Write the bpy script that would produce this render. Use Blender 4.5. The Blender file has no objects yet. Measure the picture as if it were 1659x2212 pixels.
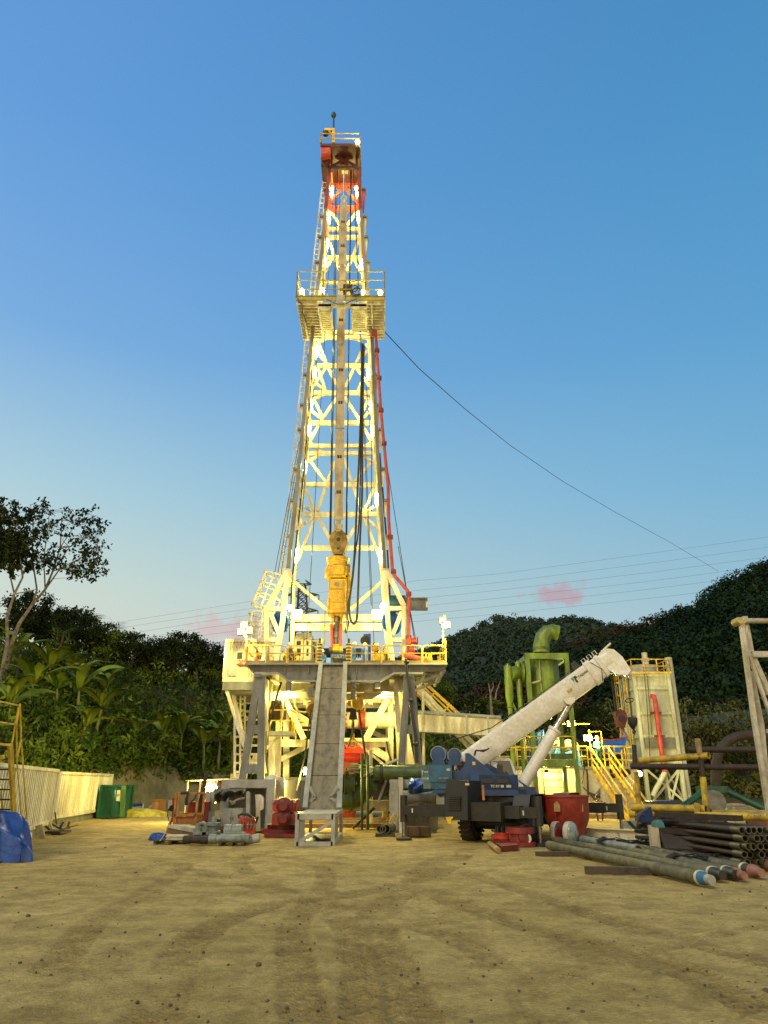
import bpy, math, random
import numpy as np
from mathutils import Vector, Matrix
R = math.radians
sc = bpy.context.scene
COL = sc.collection
rnd = random.Random(7)
# ------------------------------------------------------------------ camera
PITCH = math.atan(584 / 1540); CAMH = 2.0
cd = bpy.data.cameras.new('camera'); cam = bpy.data.objects.new('camera', cd); COL.objects.link(cam)
cam.location = (0, 0, CAMH); cam.rotation_euler = (math.pi / 2 + PITCH, 0, 0)
cd.sensor_fit = 'VERTICAL'; cd.sensor_height = 36; cd.lens = 1540 / 2212 * 36
cd.clip_start = .1; cd.clip_end = 6000
sc.camera = cam
# ------------------------------------------------------------------ view
sc.view_settings.view_transform = 'Standard'; sc.view_settings.look = 'None'
sc.view_settings.exposure = 0; sc.view_settings.gamma = 1
sc.cycles.sample_clamp_indirect = 6; sc.cycles.max_bounces = 6; sc.cycles.diffuse_bounces = 3
sc.cycles.use_light_tree = True
# ------------------------------------------------------------------ dusk sky
w = bpy.data.worlds.new('World'); sc.world = w; w.use_nodes = True
nt = w.node_tree; nt.nodes.clear()
def wn(t, **k):
    n = nt.nodes.new(t)
    for a, b in k.items(): setattr(n, a, b)
    return n
def wl(a, b): nt.links.new(a, b)
def wmath(op, a, b=None, c=None, clamp=False):
    n = wn('ShaderNodeMath', operation=op, use_clamp=clamp)
    for i, x in enumerate((a, b, c)):
        if x is None: continue
        if isinstance(x, (int, float)): n.inputs[i].default_value = x
        else: wl(x, n.inputs[i])
    return n.outputs[0]
def wramp(fac, stops):
    n = wn('ShaderNodeValToRGB'); e = n.color_ramp.elements
    while len(e) < len(stops): e.new(.5)
    for q, (p, c) in zip(e, stops): q.position = p; q.color = (*c, 1)
    wl(fac, n.inputs[0]); return n.outputs[0]
def wmix(f, a, b, bt='MIX'):
    n = wn('ShaderNodeMix', data_type='RGBA', blend_type=bt)
    for i, x in ((0, f), (6, a), (7, b)):
        if isinstance(x, (int, float)): n.inputs[i].default_value = x
        elif isinstance(x, tuple): n.inputs[i].default_value = (*x, 1)
        else: wl(x, n.inputs[i])
    return n.outputs[2]
def lin(r, g, b):
    f = lambda c: c / 12.92 if c <= .04045 else ((c + .055) / 1.055) ** 2.4
    return tuple(f(x / 255) for x in (r, g, b))
tc = wn('ShaderNodeTexCoord'); sep = wn('ShaderNodeSeparateXYZ'); wl(tc.outputs['Generated'], sep.inputs[0])
X, Y_, Z = sep.outputs
blueL = wramp(Z, [(0, lin(214, 208, 190)), (.17, lin(214, 218, 204)), (.24, lin(204, 219, 209)), (.36, lin(172, 207, 220)), (.53, lin(124, 174, 224)), (.72, lin(102, 158, 220)), (.85, lin(98, 152, 216)), (1, lin(58, 100, 160))])
blueR = wramp(Z, [(0, lin(178, 196, 202)), (.17, lin(166, 198, 210)), (.24, lin(148, 190, 209)), (.36, lin(122, 178, 213)), (.53, lin(94, 160, 208)), (.72, lin(76, 145, 196)), (.85, lin(64, 133, 186)), (1, lin(40, 88, 140))])
fx = wmath('MULTIPLY_ADD', X, 1.05, .5, True)
sky = wmix(fx, blueL, blueR)
# assumed afterglow low in the sky behind the photographer, added as warm fill
gl = wmath('MULTIPLY', wmath('SMOOTH_MIN', wmath('MULTIPLY', Y_, -1.6), 1.0, .2), wmath('SUBTRACT', 1.0, wmath('MULTIPLY', Z, 1.25), None, True), None, True)
sky = wmix(gl, sky, (1.9, 1.42, .72))
bg = wn('ShaderNodeBackground'); wl(sky, bg.inputs[0]); bg.inputs[1].default_value = 1.0
out = wn('ShaderNodeOutputWorld'); wl(bg.outputs[0], out.inputs[0])
# warm sun lamp added as front fill, high up behind the camera
sd = bpy.data.lights.new('added_fill_sun', 'SUN'); sd.energy = 1.5; sd.angle = R(12); sd.color = (1, .91, .62)
so = bpy.data.objects.new('added_fill_sun', sd); COL.objects.link(so)
so.rotation_euler = (R(45), 0, R(-34))
# ------------------------------------------------------------------ survey: bearing of a feature + its distance north -> world point
F_ = 1540.0; CP, SP = math.cos(PITCH), math.sin(PITCH)
CR = dict(D=(0, 0, 1), C1=(0, 1026, .3255), C2=(0, 1404, .3255), C3=(432, 1215, .3255), C4=(432, 1539, .3255), C5=(864, 1296, .2604), C6=(1188, 1296, .2839),
    C7=(810, 1566, .293), C8=(1161, 1566, .3001), D1=(594, 226.8, .1953), D2=(594, 540, .1953), D3=(567, 729, .2279), D4=(540, 1053, .2441), D7=(486, 1377, .1465),
    D8=(675, 1458, .1628), E1=(518.4, 1317.7, .1302), E2=(723.7, 1317.7, .14975), E3=(648, 1107, .09766), E4=(891, 1593, .1302), E5=(1053, 1539, .17904),
    E6=(302.4, 1647, .14323), E7=(712.9, 1620, .11719), E8=(1350, 1296, .2197), F1=(1404, 1755, .15365), F2=(0, 1512, .1709), F4=(1296, 1350, .18306))
def ray(c, x, y):
    a, b, k = CR[c]; u = a + x * k; v = b + y * k
    p = (u - 829.5) / F_; q = (1106 - v) / F_
    return Vector((p, CP - q * SP, SP + q * CP))
def S(c, x, y, d):                       # point at distance d north of the camera
    r = ray(c, x, y); return Vector((0, 0, CAMH)) + r * (d / r.y)
def SG(c, x, y, z=0.):                   # point at height z
    r = ray(c, x, y); return Vector((0, 0, CAMH)) + r * ((z - CAMH) / r.z)
def zat(v, d): return S('D', 829.5, v, d).z
def xat(u, v, d): return S('D', u, v, d).x
# ------------------------------------------------------------------ materials
MATS = {}
def mat(name, col, rough=.6, metal=0., dirt=None, amt=.45, scale=3., bump=0., bscale=40., spec=.5, streak=1., coat=0.):
    if name in MATS: return MATS[name]
    m = bpy.data.materials.new(name); m.use_nodes = True; t = m.node_tree; b = t.nodes['Principled BSDF']
    b.inputs['Roughness'].default_value = rough; b.inputs['Metallic'].default_value = metal
    b.inputs['Specular IOR Level'].default_value = spec; b.inputs['Coat Weight'].default_value = coat
    co = t.nodes.new('ShaderNodeTexCoord'); mp = t.nodes.new('ShaderNodeMapping'); t.links.new(co.outputs['Object'], mp.inputs[0])
    mp.inputs['Scale'].default_value = (1, 1, 1 / streak)
    n = t.nodes.new('ShaderNodeTexNoise'); n.inputs['Scale'].default_value = scale; n.inputs['Detail'].default_value = 6; n.inputs['Roughness'].default_value = .65
    t.links.new(mp.outputs[0], n.inputs['Vector'])
    if dirt is None: dirt = tuple(c * .62 for c in col)
    r = t.nodes.new('ShaderNodeValToRGB'); e = r.color_ramp.elements
    e[0].position = max(0, .62 - amt * .55); e[0].color = (*dirt, 1); e[1].position = min(1, .72 - amt * .3); e[1].color = (*col, 1)
    t.links.new(n.outputs['Fac'], r.inputs[0]); 
    n2 = t.nodes.new('ShaderNodeTexNoise'); n2.inputs['Scale'].default_value = scale * 7; n2.inputs['Detail'].default_value = 4
    t.links.new(co.outputs['Object'], n2.inputs['Vector'])
    mr = t.nodes.new('ShaderNodeMapRange'); mr.inputs[1].default_value = .3; mr.inputs[2].default_value = .7; mr.inputs[3].default_value = .86; mr.inputs[4].default_value = 1.1
    t.links.new(n2.outputs['Fac'], mr.inputs[0])
    mx = t.nodes.new('ShaderNodeMix'); mx.data_type = 'RGBA'; mx.blend_type = 'MULTIPLY'; mx.inputs[0].default_value = 1
    t.links.new(r.outputs[0], mx.inputs[6]); t.links.new(mr.outputs[0], mx.inputs[7])
    t.links.new(mx.outputs[2], b.inputs['Base Color'])
    if bump:
        bn = t.nodes.new('ShaderNodeBump'); bn.inputs['Strength'].default_value = bump; bn.inputs['Distance'].default_value = .03
        n3 = t.nodes.new('ShaderNodeTexNoise'); n3.inputs['Scale'].default_value = bscale; n3.inputs['Detail'].default_value = 5
        t.links.new(co.outputs['Object'], n3.inputs['Vector']); t.links.new(n3.outputs['Fac'], bn.inputs['Height']); t.links.new(bn.outputs[0], b.inputs['Normal'])
    MATS[name] = m; return m
def emit(name, col, s):
    if name in MATS: return MATS[name]
    m = bpy.data.materials.new(name); m.use_nodes = True; b = m.node_tree.nodes['Principled BSDF']
    b.inputs['Base Color'].default_value = (.8, .8, .75, 1); b.inputs['Emission Color'].default_value = (*col, 1); b.inputs['Emission Strength'].default_value = s
    MATS[name] = m; return m
def leafmat(name, c1, c2, scale=.35, rough=.55):
    m = bpy.data.materials.new(name); m.use_nodes = True; t = m.node_tree; b = t.nodes['Principled BSDF']; b.inputs['Roughness'].default_value = rough
    b.inputs['Specular IOR Level'].default_value = .06
    co = t.nodes.new('ShaderNodeNewGeometry'); n = t.nodes.new('ShaderNodeTexNoise'); n.inputs['Scale'].default_value = scale; n.inputs['Detail'].default_value = 5
    t.links.new(co.outputs['Position'], n.inputs['Vector'])
    r = t.nodes.new('ShaderNodeValToRGB'); e = r.color_ramp.elements; e[0].position = .35; e[1].position = .66; e[0].color = (*c1, 1); e[1].color = (*c2, 1)
    t.links.new(n.outputs['Fac'], r.inputs[0])
    mx = t.nodes.new('ShaderNodeMix'); mx.data_type = 'RGBA'; mx.blend_type = 'MULTIPLY'; mx.inputs[0].default_value = 1
    rd = t.nodes.new('ShaderNodeMapRange'); rd.inputs[3].default_value = .55; rd.inputs[4].default_value = 1.35
    t.links.new(co.outputs['Random Per Island'], rd.inputs[0]); t.links.new(r.outputs[0], mx.inputs[6]); t.links.new(rd.outputs[0], mx.inputs[7])
    t.links.new(mx.outputs[2], b.inputs['Base Color'])
    return m
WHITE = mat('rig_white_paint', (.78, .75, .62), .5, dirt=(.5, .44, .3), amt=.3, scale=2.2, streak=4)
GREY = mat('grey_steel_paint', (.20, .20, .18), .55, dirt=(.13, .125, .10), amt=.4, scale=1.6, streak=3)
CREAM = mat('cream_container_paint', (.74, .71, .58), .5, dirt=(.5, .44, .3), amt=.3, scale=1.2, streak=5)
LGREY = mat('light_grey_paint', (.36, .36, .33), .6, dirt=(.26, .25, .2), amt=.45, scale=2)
YEL = mat('yellow_paint', (.78, .52, .025), .45, dirt=(.42, .25, .03), amt=.35, scale=2.5)
YELTD = mat('golden_yellow_paint', (.80, .50, .015), .4, dirt=(.45, .26, .02), amt=.35, scale=2.)
YDARK = mat('worn_yellow_pipe_paint', (.56, .38, .03), .5, dirt=(.2, .13, .03), amt=.45, scale=3)
RED = mat('red_paint', (.5, .035, .018), .4, dirt=(.2, .025, .015), amt=.35, scale=3)
DRED = mat('dark_red_paint', (.26, .022, .016), .45, dirt=(.09, .014, .01), amt=.4, scale=3)
REDO = mat('red_oxide_steel', (.62, .10, .045), .5, dirt=(.4, .05, .03), amt=.35, scale=2)
BLUE = mat('crane_blue_paint', (.008, .055, .17), .35, dirt=(.007, .035, .10), amt=.35, scale=1.5)
BBLUE = mat('bright_blue_paint', (.03, .23, .62), .4, dirt=(.02, .12, .34), amt=.35, scale=2)
GREEN = mat('olive_green_paint', (.17, .26, .025), .4, dirt=(.08, .12, .015), amt=.35, scale=1.5, streak=3)
DGREEN = mat('dark_green_pipe_paint', (.075, .12, .022), .45, dirt=(.035, .055, .014), amt=.4, scale=3)
BLACK = mat('black_painted_steel', (.016, .016, .015), .5, dirt=(.03, .027, .02), amt=.3, scale=3)
RUBBER = mat('black_rubber', (.014, .014, .013), .75, dirt=(.04, .034, .024), amt=.3, scale=6, bump=.2)
RUST = mat('dark_rusty_steel', (.026, .018, .013), .7, dirt=(.05, .027, .014), amt=.45, scale=5, bump=.3)
PIPE = mat('muddy_drill_pipe_steel', (.085, .08, .045), .65, .1, dirt=(.17, .15, .085), amt=.5, scale=4, bump=.3)
STEEL = mat('bare_steel', (.5, .49, .46), .3, .9, dirt=(.25, .23, .2), amt=.3, scale=6)
CABLE = mat('greased_wire_rope', (.03, .03, .03), .5, .4)
RAMPM = mat('scuffed_ramp_steel', (.22, .185, .115), .65, 0, dirt=(.10, .085, .05), amt=.55, scale=4, bump=.25, bscale=15, streak=7)
WOOD = mat('weathered_timber', (.22, .14, .07), .8, dirt=(.11, .07, .035), amt=.5, scale=4, bump=.3, streak=.2)
DWOOD = mat('dark_wet_timber', (.07, .05, .03), .75, dirt=(.03, .022, .014), amt=.5, scale=4, bump=.3)
ORWOOD = mat('orange_plywood', (.42, .19, .05), .7, dirt=(.25, .11, .03), amt=.4, scale=2, streak=4)
TARP = mat('blue_tarpaulin', (.015, .08, .36), .35, dirt=(.01, .04, .18), amt=.5, scale=3, bump=1, bscale=4)
ORANGE = mat('orange_basket_paint', (.46, .20, .03), .5, dirt=(.24, .10, .03), amt=.4, scale=3)
GLASS = mat('dark_window_glass', (.03, .04, .04), .08, spec=.8)
GUIDE = mat('weathered_guide_beam_steel', (.40, .34, .21), .6, dirt=(.24, .17, .09), amt=.5, scale=2.2, streak=2)
WRAP = mat('cloudy_plastic_wrap', (.36, .4, .36), .18, dirt=(.2, .24, .2), amt=.5, scale=5, bump=.8, bscale=12, coat=.5)
ROPE = mat('dirty_rope', (.3, .26, .17), .9)
LAMPW = emit('lamp_glow', (1, .84, .40), 16)
LAMPS = emit('flood_lamp_glow', (1, .88, .50), 16)
DIM = emit('dim_lamp_glow', (1, .88, .55), 6)
LC = (1, .85, .22)
# ------------------------------------------------------------------ mesh builder
def basis(d, up=(0, 0, 1)):
    d = Vector(d).normalized(); u = Vector(up)
    if abs(d.dot(u)) > .98: u = Vector((0, 1, 0)) if abs(d.y) < .9 else Vector((1, 0, 0))
    s = d.cross(u).normalized(); return d, s, s.cross(d).normalized()
SPLIT = {'inner_girder', 'lug_plate', 'girder_stiffener', 'a_leg_tie', 'block_edge', 'bail', 'pipe_handler', 'inner_gate', 'guide_horn', 'bolts', 'side_bars', 'cylinder_lug', 'head_sheave', 'crown_sheaves', 'deck_vent', 'studs', 'chevron', 'strap', 'straps', 'collar', 'leg_brace', 'flange_pair', 'knobs', 'slot', 'clamp', 'red_gear', 'step', 'grey_crate', 'falls', 'motor_cover', 'prop', 'frame_rail', 'boom_cheek', 'leg', 'girder_flange', 'tubes', 'red_flange', 'floor_joist', 'drilled_hole', 'cross_rib', 'loose_cable', 'reflector', 'eyes', 'black_bands', 'floor_beams', 'battens', 'ribs', 'tank_ribs', 'fittings', 'side_railing'}
class MB:
    def __init__(s): s.v = []; s.f = []
    def add(s, vs, fs):
        o = len(s.v); s.v += [tuple(v) for v in vs]; s.f += [tuple(i + o for i in f) for f in fs]; return s
    def box(s, x0, x1, y0, y1, z0, z1):
        return s.add([(x, y, z) for x in (x0, x1) for y in (y0, y1) for z in (z0, z1)], [(0, 1, 3, 2), (4, 6, 7, 5), (0, 4, 5, 1), (2, 3, 7, 6), (0, 2, 6, 4), (1, 5, 7, 3)])
    def bar(s, a, b, w, h=None, up=(0, 0, 1)):
        a = Vector(a); b = Vector(b); h = w if h is None else h; d, sd, u = basis(b - a, up); vs = []
        for p in (a, b):
            for i, j in ((-1, -1), (1, -1), (1, 1), (-1, 1)): vs.append(p + sd * (i * w / 2) + u * (j * h / 2))
        return s.add(vs, [(3, 2, 1, 0), (4, 5, 6, 7), (0, 1, 5, 4), (1, 2, 6, 5), (2, 3, 7, 6), (3, 0, 4, 7)])
    def ibeam(s, a, b, w, h, t=.03, up=(0, 0, 1)):
        a = Vector(a); b = Vector(b); d, sd, u = basis(b - a, up)
        s.bar(a + u * (h / 2 - t / 2), b + u * (h / 2 - t / 2), w, t, up); s.bar(a - u * (h / 2 - t / 2), b - u * (h / 2 - t / 2), w, t, up)
        return s.bar(a, b, t, h - 2 * t, up)
    def tube(s, pts, r, n=8, cap=True):
        pts = [Vector(p) for p in pts]; m = len(pts); rr = r if isinstance(r, (list, tuple)) else [r] * m; vs = []; u0 = None
        for i, p in enumerate(pts):
            d = (pts[min(i + 1, m - 1)] - pts[max(i - 1, 0)])
            if d.length < 1e-6: d = Vector((0, 0, 1))
            d.normalize()
            if u0 is None: _, sd, u0 = basis(d)
            else:
                u0 = (u0 - d * u0.dot(d))
                u0 = u0.normalized() if u0.length > 1e-4 else basis(d)[2]
            sd = d.cross(u0)
            for k in range(n):
                a = 2 * math.pi * k / n; vs.append(p + (u0 * math.cos(a) + sd * math.sin(a)) * rr[i])
        fs = [(i * n + k, i * n + (k + 1) % n, (i + 1) * n + (k + 1) % n, (i + 1) * n + k) for i in range(m - 1) for k in range(n)]
        if cap: fs += [tuple(range(n - 1, -1, -1)), tuple(range((m - 1) * n, m * n))]
        return s.add(vs, fs)
    def cyl(s, a, b, r0, r1=None, n=16): return s.tube([a, b], [r0, r0 if r1 is None else r1], n)
    def lathe(s, a, d, prof, n=20, cap=True):         # prof: (distance along d, radius)
        a = Vector(a); d = Vector(d).normalized(); _, sd, u = basis(d); vs = []
        for t, r in prof:
            for k in range(n):
                q = 2 * math.pi * k / n; vs.append(a + d * t + (sd * math.cos(q) + u * math.sin(q)) * r)
        m = len(prof); fs = [(i * n + k, i * n + (k + 1) % n, (i + 1) * n + (k + 1) % n, (i + 1) * n + k) for i in range(m - 1) for k in range(n)]
        if cap: fs += [tuple(range(n - 1, -1, -1)), tuple(range((m - 1) * n, m * n))]
        return s.add(vs, fs)
    def pipe(s, a, b, r, t=.012, n=16):                # open ended hollow pipe
        a = Vector(a); b = Vector(b); L = (b - a).length
        return s.lathe(a, b - a, [(0, r - t), (0, r), (L, r), (L, r - t), (L - min(.5, L / 3), r - t * 1.3)], n, False)
    def prism(s, poly, vec):
        poly = [Vector(p) for p in poly]; vec = Vector(vec); n = len(poly)
        return s.add(poly + [p + vec for p in poly], [tuple(range(n - 1, -1, -1)), tuple(range(n, 2 * n))] + [(i, (i + 1) % n, n + (i + 1) % n, n + i) for i in range(n)])
    def sph(s, c, r, sx=1, sy=1, sz=1, n=12, m=8):
        c = Vector(c); vs = [c + Vector((0, 0, -r * sz))]
        for i in range(1, m):
            t = math.pi * i / m - math.pi / 2
            for k in range(n):
                q = 2 * math.pi * k / n; vs.append(c + Vector((math.cos(t) * math.cos(q) * sx, math.cos(t) * math.sin(q) * sy, math.sin(t) * sz)) * r)
        vs.append(c + Vector((0, 0, r * sz))); L = len(vs) - 1; fs = [(0, 1 + (k + 1) % n, 1 + k) for k in range(n)]
        fs += [(1 + i * n + k, 1 + i * n + (k + 1) % n, 1 + (i + 1) * n + (k + 1) % n, 1 + (i + 1) * n + k) for i in range(m - 2) for k in range(n)]
        fs += [(L, 1 + (m - 2) * n + k, 1 + (m - 2) * n + (k + 1) % n) for k in range(n)]
        return s.add(vs, fs)
    def ring(s, c, R0, r, ax=(0, 0, 1), n=20, m=6):
        c = Vector(c); _, a, b = basis(ax); return s.tube([c + (a * math.cos(2 * math.pi * k / n) + b * math.sin(2 * math.pi * k / n)) * R0 for k in range(n + 1)], r, m, False)
    def grid(s, fn, nu, nv):
        vs = [fn(i / nu, j / nv) for i in range(nu + 1) for j in range(nv + 1)]; q = nv + 1
        return s.add(vs, [(i * q + j, (i + 1) * q + j, (i + 1) * q + j + 1, i * q + j + 1) for i in range(nu) for j in range(nv)])
    def rail(s, pts, post=1.0, h=1.05, r=.025, base=True, mid=(.5,)):  # guard rail along pts
        pts = [Vector(p) for p in pts]; U = Vector((0, 0, 1))
        for a, b in zip(pts, pts[1:]):
            k = max(1, round((b - a).length / post))
            for hh in (1,) + tuple(mid): s.tube([a + U * h * hh, b + U * h * hh], r, 6)
            for i in range(k + 1): p = a.lerp(b, i / k); s.tube([p, p + U * h], r, 6)
        return s
    def ladder(s, a, b, wv, r=.02, step=.3):
        a = Vector(a); b = Vector(b); wv = Vector(wv); s.tube([a - wv / 2, b - wv / 2], r, 6); s.tube([a + wv / 2, b + wv / 2], r, 6)
        k = max(1, int((b - a).length / step))
        for i in range(k): p = a.lerp(b, (i + .5) / k); s.tube([p - wv / 2, p + wv / 2], r * .8, 5)
        return s
    def build(s, name, m, parent=None, W=True, sharp=35):
        if name in SPLIT and len(s.v):              # separate pieces become parts of their own
            up = list(range(len(s.v)))
            def fd(i):
                while up[i] != i: up[i] = up[up[i]]; i = up[i]
                return i
            for f in s.f:
                for j in f[1:]: up[fd(j)] = fd(f[0])
            gr = {}
            for f in s.f: gr.setdefault(fd(f[0]), []).append(f)
            if len(gr) > 1:
                for fs in gr.values():
                    ids = sorted({i for f in fs for i in f}); mp = {k: n for n, k in enumerate(ids)}; q = MB(); q.v = [s.v[i] for i in ids]; q.f = [tuple(mp[i] for i in f) for f in fs]; o = q.build(name, m, parent, W, sharp)
                return o
        me = bpy.data.meshes.new(name); root = parent
        while root is not None and root.parent: root = root.parent
        vs = s.v
        if W and root is not None and root.type == 'EMPTY':
            c, q = math.cos(-root.rotation_euler.z), math.sin(-root.rotation_euler.z); l = root.location
            vs = [((x - l.x) * c - (y - l.y) * q, (x - l.x) * q + (y - l.y) * c, z - l.z) for x, y, z in vs]
        me.from_pydata(vs, [], s.f); me.materials.append(m)
        if sharp: me.shade_smooth(); me.set_sharp_from_angle(angle=R(sharp))
        me.update(); o = bpy.data.objects.new(name, me); COL.objects.link(o)
        if parent is not None: o.parent = parent
        return o
def tag(o, label=None, cat=None, group=None, kind=None):
    for k, v in (('label', label), ('category', cat), ('group', group), ('kind', kind)):
        if v: o[k] = v
    return o
def thing(name, label, cat, loc=(0, 0, 0), rz=0, group=None):
    o = bpy.data.objects.new(name, None); COL.objects.link(o); o.empty_display_size = .3
    o.location = loc; o.rotation_euler = (0, 0, rz); return tag(o, label, cat, group)
def copy_tree(o, parent=None):
    c = o.copy(); COL.objects.link(c)
    if parent is not None: c.parent = parent
    for ch in list(o.children): copy_tree(ch, c)
    return c
def text(body, size, loc, rot, m, parent, name='lettering', ext=.004, align='LEFT', bold=0.):
    cu = bpy.data.curves.new(name, 'FONT'); cu.body = body; cu.size = size; cu.extrude = ext; cu.align_x = align; cu.offset = bold
    t = bpy.data.objects.new('tmp', cu); COL.objects.link(t); bpy.context.view_layer.update()
    me = bpy.data.meshes.new_from_object(t.evaluated_get(bpy.context.evaluated_depsgraph_get())); bpy.data.objects.remove(t)
    Mx = Matrix.Translation(loc) @ rot.to_4x4(); root = parent
    while root.parent: root = root.parent
    me.transform(Matrix.Translation(root.location).inverted() @ Mx if root.rotation_euler.z == 0 else (Matrix.Translation(root.location) @ Matrix.Rotation(root.rotation_euler.z, 4, 'Z')).inverted() @ Mx)
    me.materials.clear(); me.materials.append(m); o = bpy.data.objects.new(name, me); COL.objects.link(o); o.parent = parent; return o
def frame_rot(right, up):
    r = Vector(right).normalized(); u = Vector(up); u = (u - r * u.dot(r)).normalized(); return Matrix((r, u, r.cross(u))).transposed()
def light(pos, P, r=.12, col=LC, spot=None, aim=None, name='lamp_light'):
    l = bpy.data.lights.new(name, 'SPOT' if spot else 'POINT'); l.energy = P; l.shadow_soft_size = r; l.color = col
    o = bpy.data.objects.new(name, l); COL.objects.link(o); o.location = pos
    if spot:
        l.spot_size = R(spot); l.spot_blend = .6; o.rotation_euler = (Vector(aim) - Vector(pos)).to_track_quat('-Z', 'Y').to_euler()
    return o
# ------------------------------------------------------------------ two sunset clouds, part of the sky
def cloud(c, sx, sz, col, gain, nsc, edge, soft):
    global sky
    dv = ray('D', *c).normalized()
    a = wn('ShaderNodeVectorMath', operation='SUBTRACT'); wl(tc.outputs['Generated'], a.inputs[0]); a.inputs[1].default_value = dv
    b = wn('ShaderNodeVectorMath', operation='MULTIPLY'); wl(a.outputs[0], b.inputs[0]); b.inputs[1].default_value = (1 / sx, 1 / sx, 1 / sz)
    l = wn('ShaderNodeVectorMath', operation='LENGTH'); wl(b.outputs[0], l.inputs[0])
    n = wn('ShaderNodeTexNoise'); n.inputs['Scale'].default_value = nsc; n.inputs['Detail'].default_value = 7; n.inputs['Roughness'].default_value = .6; wl(tc.outputs['Generated'], n.inputs['Vector'])
    v = wmath('SUBTRACT', wmath('MULTIPLY_ADD', n.outputs['Fac'], 3.6, -.8), l.outputs['Value'])
    mr = wn('ShaderNodeMapRange', interpolation_type='SMOOTHSTEP'); wl(v, mr.inputs[0]); mr.inputs[1].default_value = edge; mr.inputs[2].default_value = edge + soft; mr.inputs[4].default_value = gain
    sky = wmix(mr.outputs[0], sky, col)
cloud((1195, 1284), .052, .021, lin(188, 164, 176), .85, 32, .05, .9)
cloud((455, 1362), .038, .026, lin(214, 188, 186), .7, 34, .1, .6)
cloud((552, 1360), .036, .020, lin(210, 184, 184), .7, 38, -.05, .6)
cloud((500, 1400), .085, .014, lin(170, 150, 168), .85, 30, .1, .5)
wl(sky, bg.inputs[0])
# ------------------------------------------------------------------ numpy helpers
rng = np.random.default_rng(11)
def npmesh(name, V, Fq, m, parent=None, smooth=False, attr=None):
    me = bpy.data.meshes.new(name); V = np.asarray(V, np.float32); Fq = np.asarray(Fq, np.int32); k = Fq.shape[1]
    me.vertices.add(len(V)); me.vertices.foreach_set('co', V.ravel()); me.loops.add(Fq.size); me.loops.foreach_set('vertex_index', Fq.ravel())
    me.polygons.add(len(Fq)); me.polygons.foreach_set('loop_start', np.arange(len(Fq), dtype=np.int32) * k); me.polygons.foreach_set('loop_total', np.full(len(Fq), k, np.int32))
    if smooth: me.polygons.foreach_set('use_smooth', np.ones(len(Fq), bool))
    me.update(calc_edges=True); me.materials.append(m)
    if attr is not None:
        a = me.attributes.new('wear', 'FLOAT', 'POINT'); a.data.foreach_set('value', np.asarray(attr, np.float32))
    o = bpy.data.objects.new(name, me); COL.objects.link(o)
    if parent is not None: o.parent = parent
    return o
_tab = rng.random((256, 256))
def vnoise(x, y):
    xi = np.floor(x).astype(int); yi = np.floor(y).astype(int); fx = x - xi; fy = y - yi; fx = fx * fx * (3 - 2 * fx); fy = fy * fy * (3 - 2 * fy)
    g = lambda a, b: _tab[a & 255, b & 255]
    return (g(xi, yi) * (1 - fx) + g(xi + 1, yi) * fx) * (1 - fy) + (g(xi, yi + 1) * (1 - fx) + g(xi + 1, yi + 1) * fx) * fy
def fbm(x, y, o=4):
    s = 0; a = .5
    for i in range(o): s = s + a * vnoise(x * 2 ** i + 17 * i, y * 2 ** i + 31 * i); a *= .5
    return s
# ------------------------------------------------------------------ ground: one sheet, finest near the camera, with tyre tracks pressed into it
def gq(*uv): return [SG('D', u, v) for u, v in uv]
def bez(P, n=26):
    P = [np.array((p.x, p.y)) for p in P]; out = []
    for i in range(len(P) - 1):                 # catmull-rom
        a, b, c, d = P[max(i - 1, 0)], P[i], P[i + 1], P[min(i + 2, len(P) - 1)]
        for t in np.linspace(0, 1, n, endpoint=False): out.append(.5 * (2 * b + (c - a) * t + (2 * a - 5 * b + 4 * c - d) * t * t + (3 * b - a - 3 * c + d) * t ** 3))
    out.append(P[-1]); return np.array(out)
TRK = [(bez(gq((300, 2260), (345, 2170), (420, 2030), (560, 1965), (760, 1935), (960, 1880), (1010, 1835))), .30, .022),
       (bez(gq((680, 2300), (660, 2200), (640, 2080), (640, 1990), (700, 1920), (690, 1870), (600, 1850), (480, 1852), (330, 1870))), .26, .02),
       (bez(gq((900, 2320), (885, 2212), (850, 2100), (815, 2010), (840, 1950), (920, 1905), (1000, 1850))), .34, .024),
       (bez(gq((800, 2330), (790, 2180), (780, 2060), (740, 1990), (640, 1940), (520, 1905), (420, 1880))), .28, .016),
       (bez(gq((1250, 2310), (1160, 2170), (1040, 2060), (900, 2000), (700, 1950), (560, 1900), (520, 1860), (590, 1840))), .24, .02),
       (bez(gq((1659, 2190), (1500, 2110), (1300, 2050), (1100, 1990), (960, 1940), (900, 1890), (960, 1850))), .30, .026),
       (bez(gq((1700, 2090), (1500, 2040), (1320, 1990), (1140, 1930), (1010, 1885))), .26, .02),
       (bez(gq((1120, 2190), (1220, 2120), (1400, 2060), (1640, 2000))), .16, .016),
       (bez(gq((60, 2240), (120, 2090), (220, 1980), (360, 1900), (420, 1840), (430, 1790))), .28, .014)]
ys = [-60, -40, -25, -12, -4, 1, 4]
y = 6.0
while y < 62: ys.append(y); y *= 1.0032
while y < 1800: ys.append(y); y *= 1.12
ys = np.array(ys); ss = np.concatenate([np.linspace(-3.2, -.95, 12), np.linspace(-.92, .92, 430), np.linspace(.95, 3.2, 12)])
yy, s2 = np.meshgrid(ys, ss, indexing='ij'); xx = s2 * np.maximum(yy, 6.)
near = (yy > 5) & (yy < 63)
hz = .035 * (fbm(xx * .35, yy * .35) - .45) + .022 * (fbm(xx * 1.6 + 9, yy * 1.6) - .45) + .03 * (fbm(xx * 5, yy * 11) - .45) + .016 * (fbm(xx * 14, yy * 30, 2) - .4)
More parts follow.
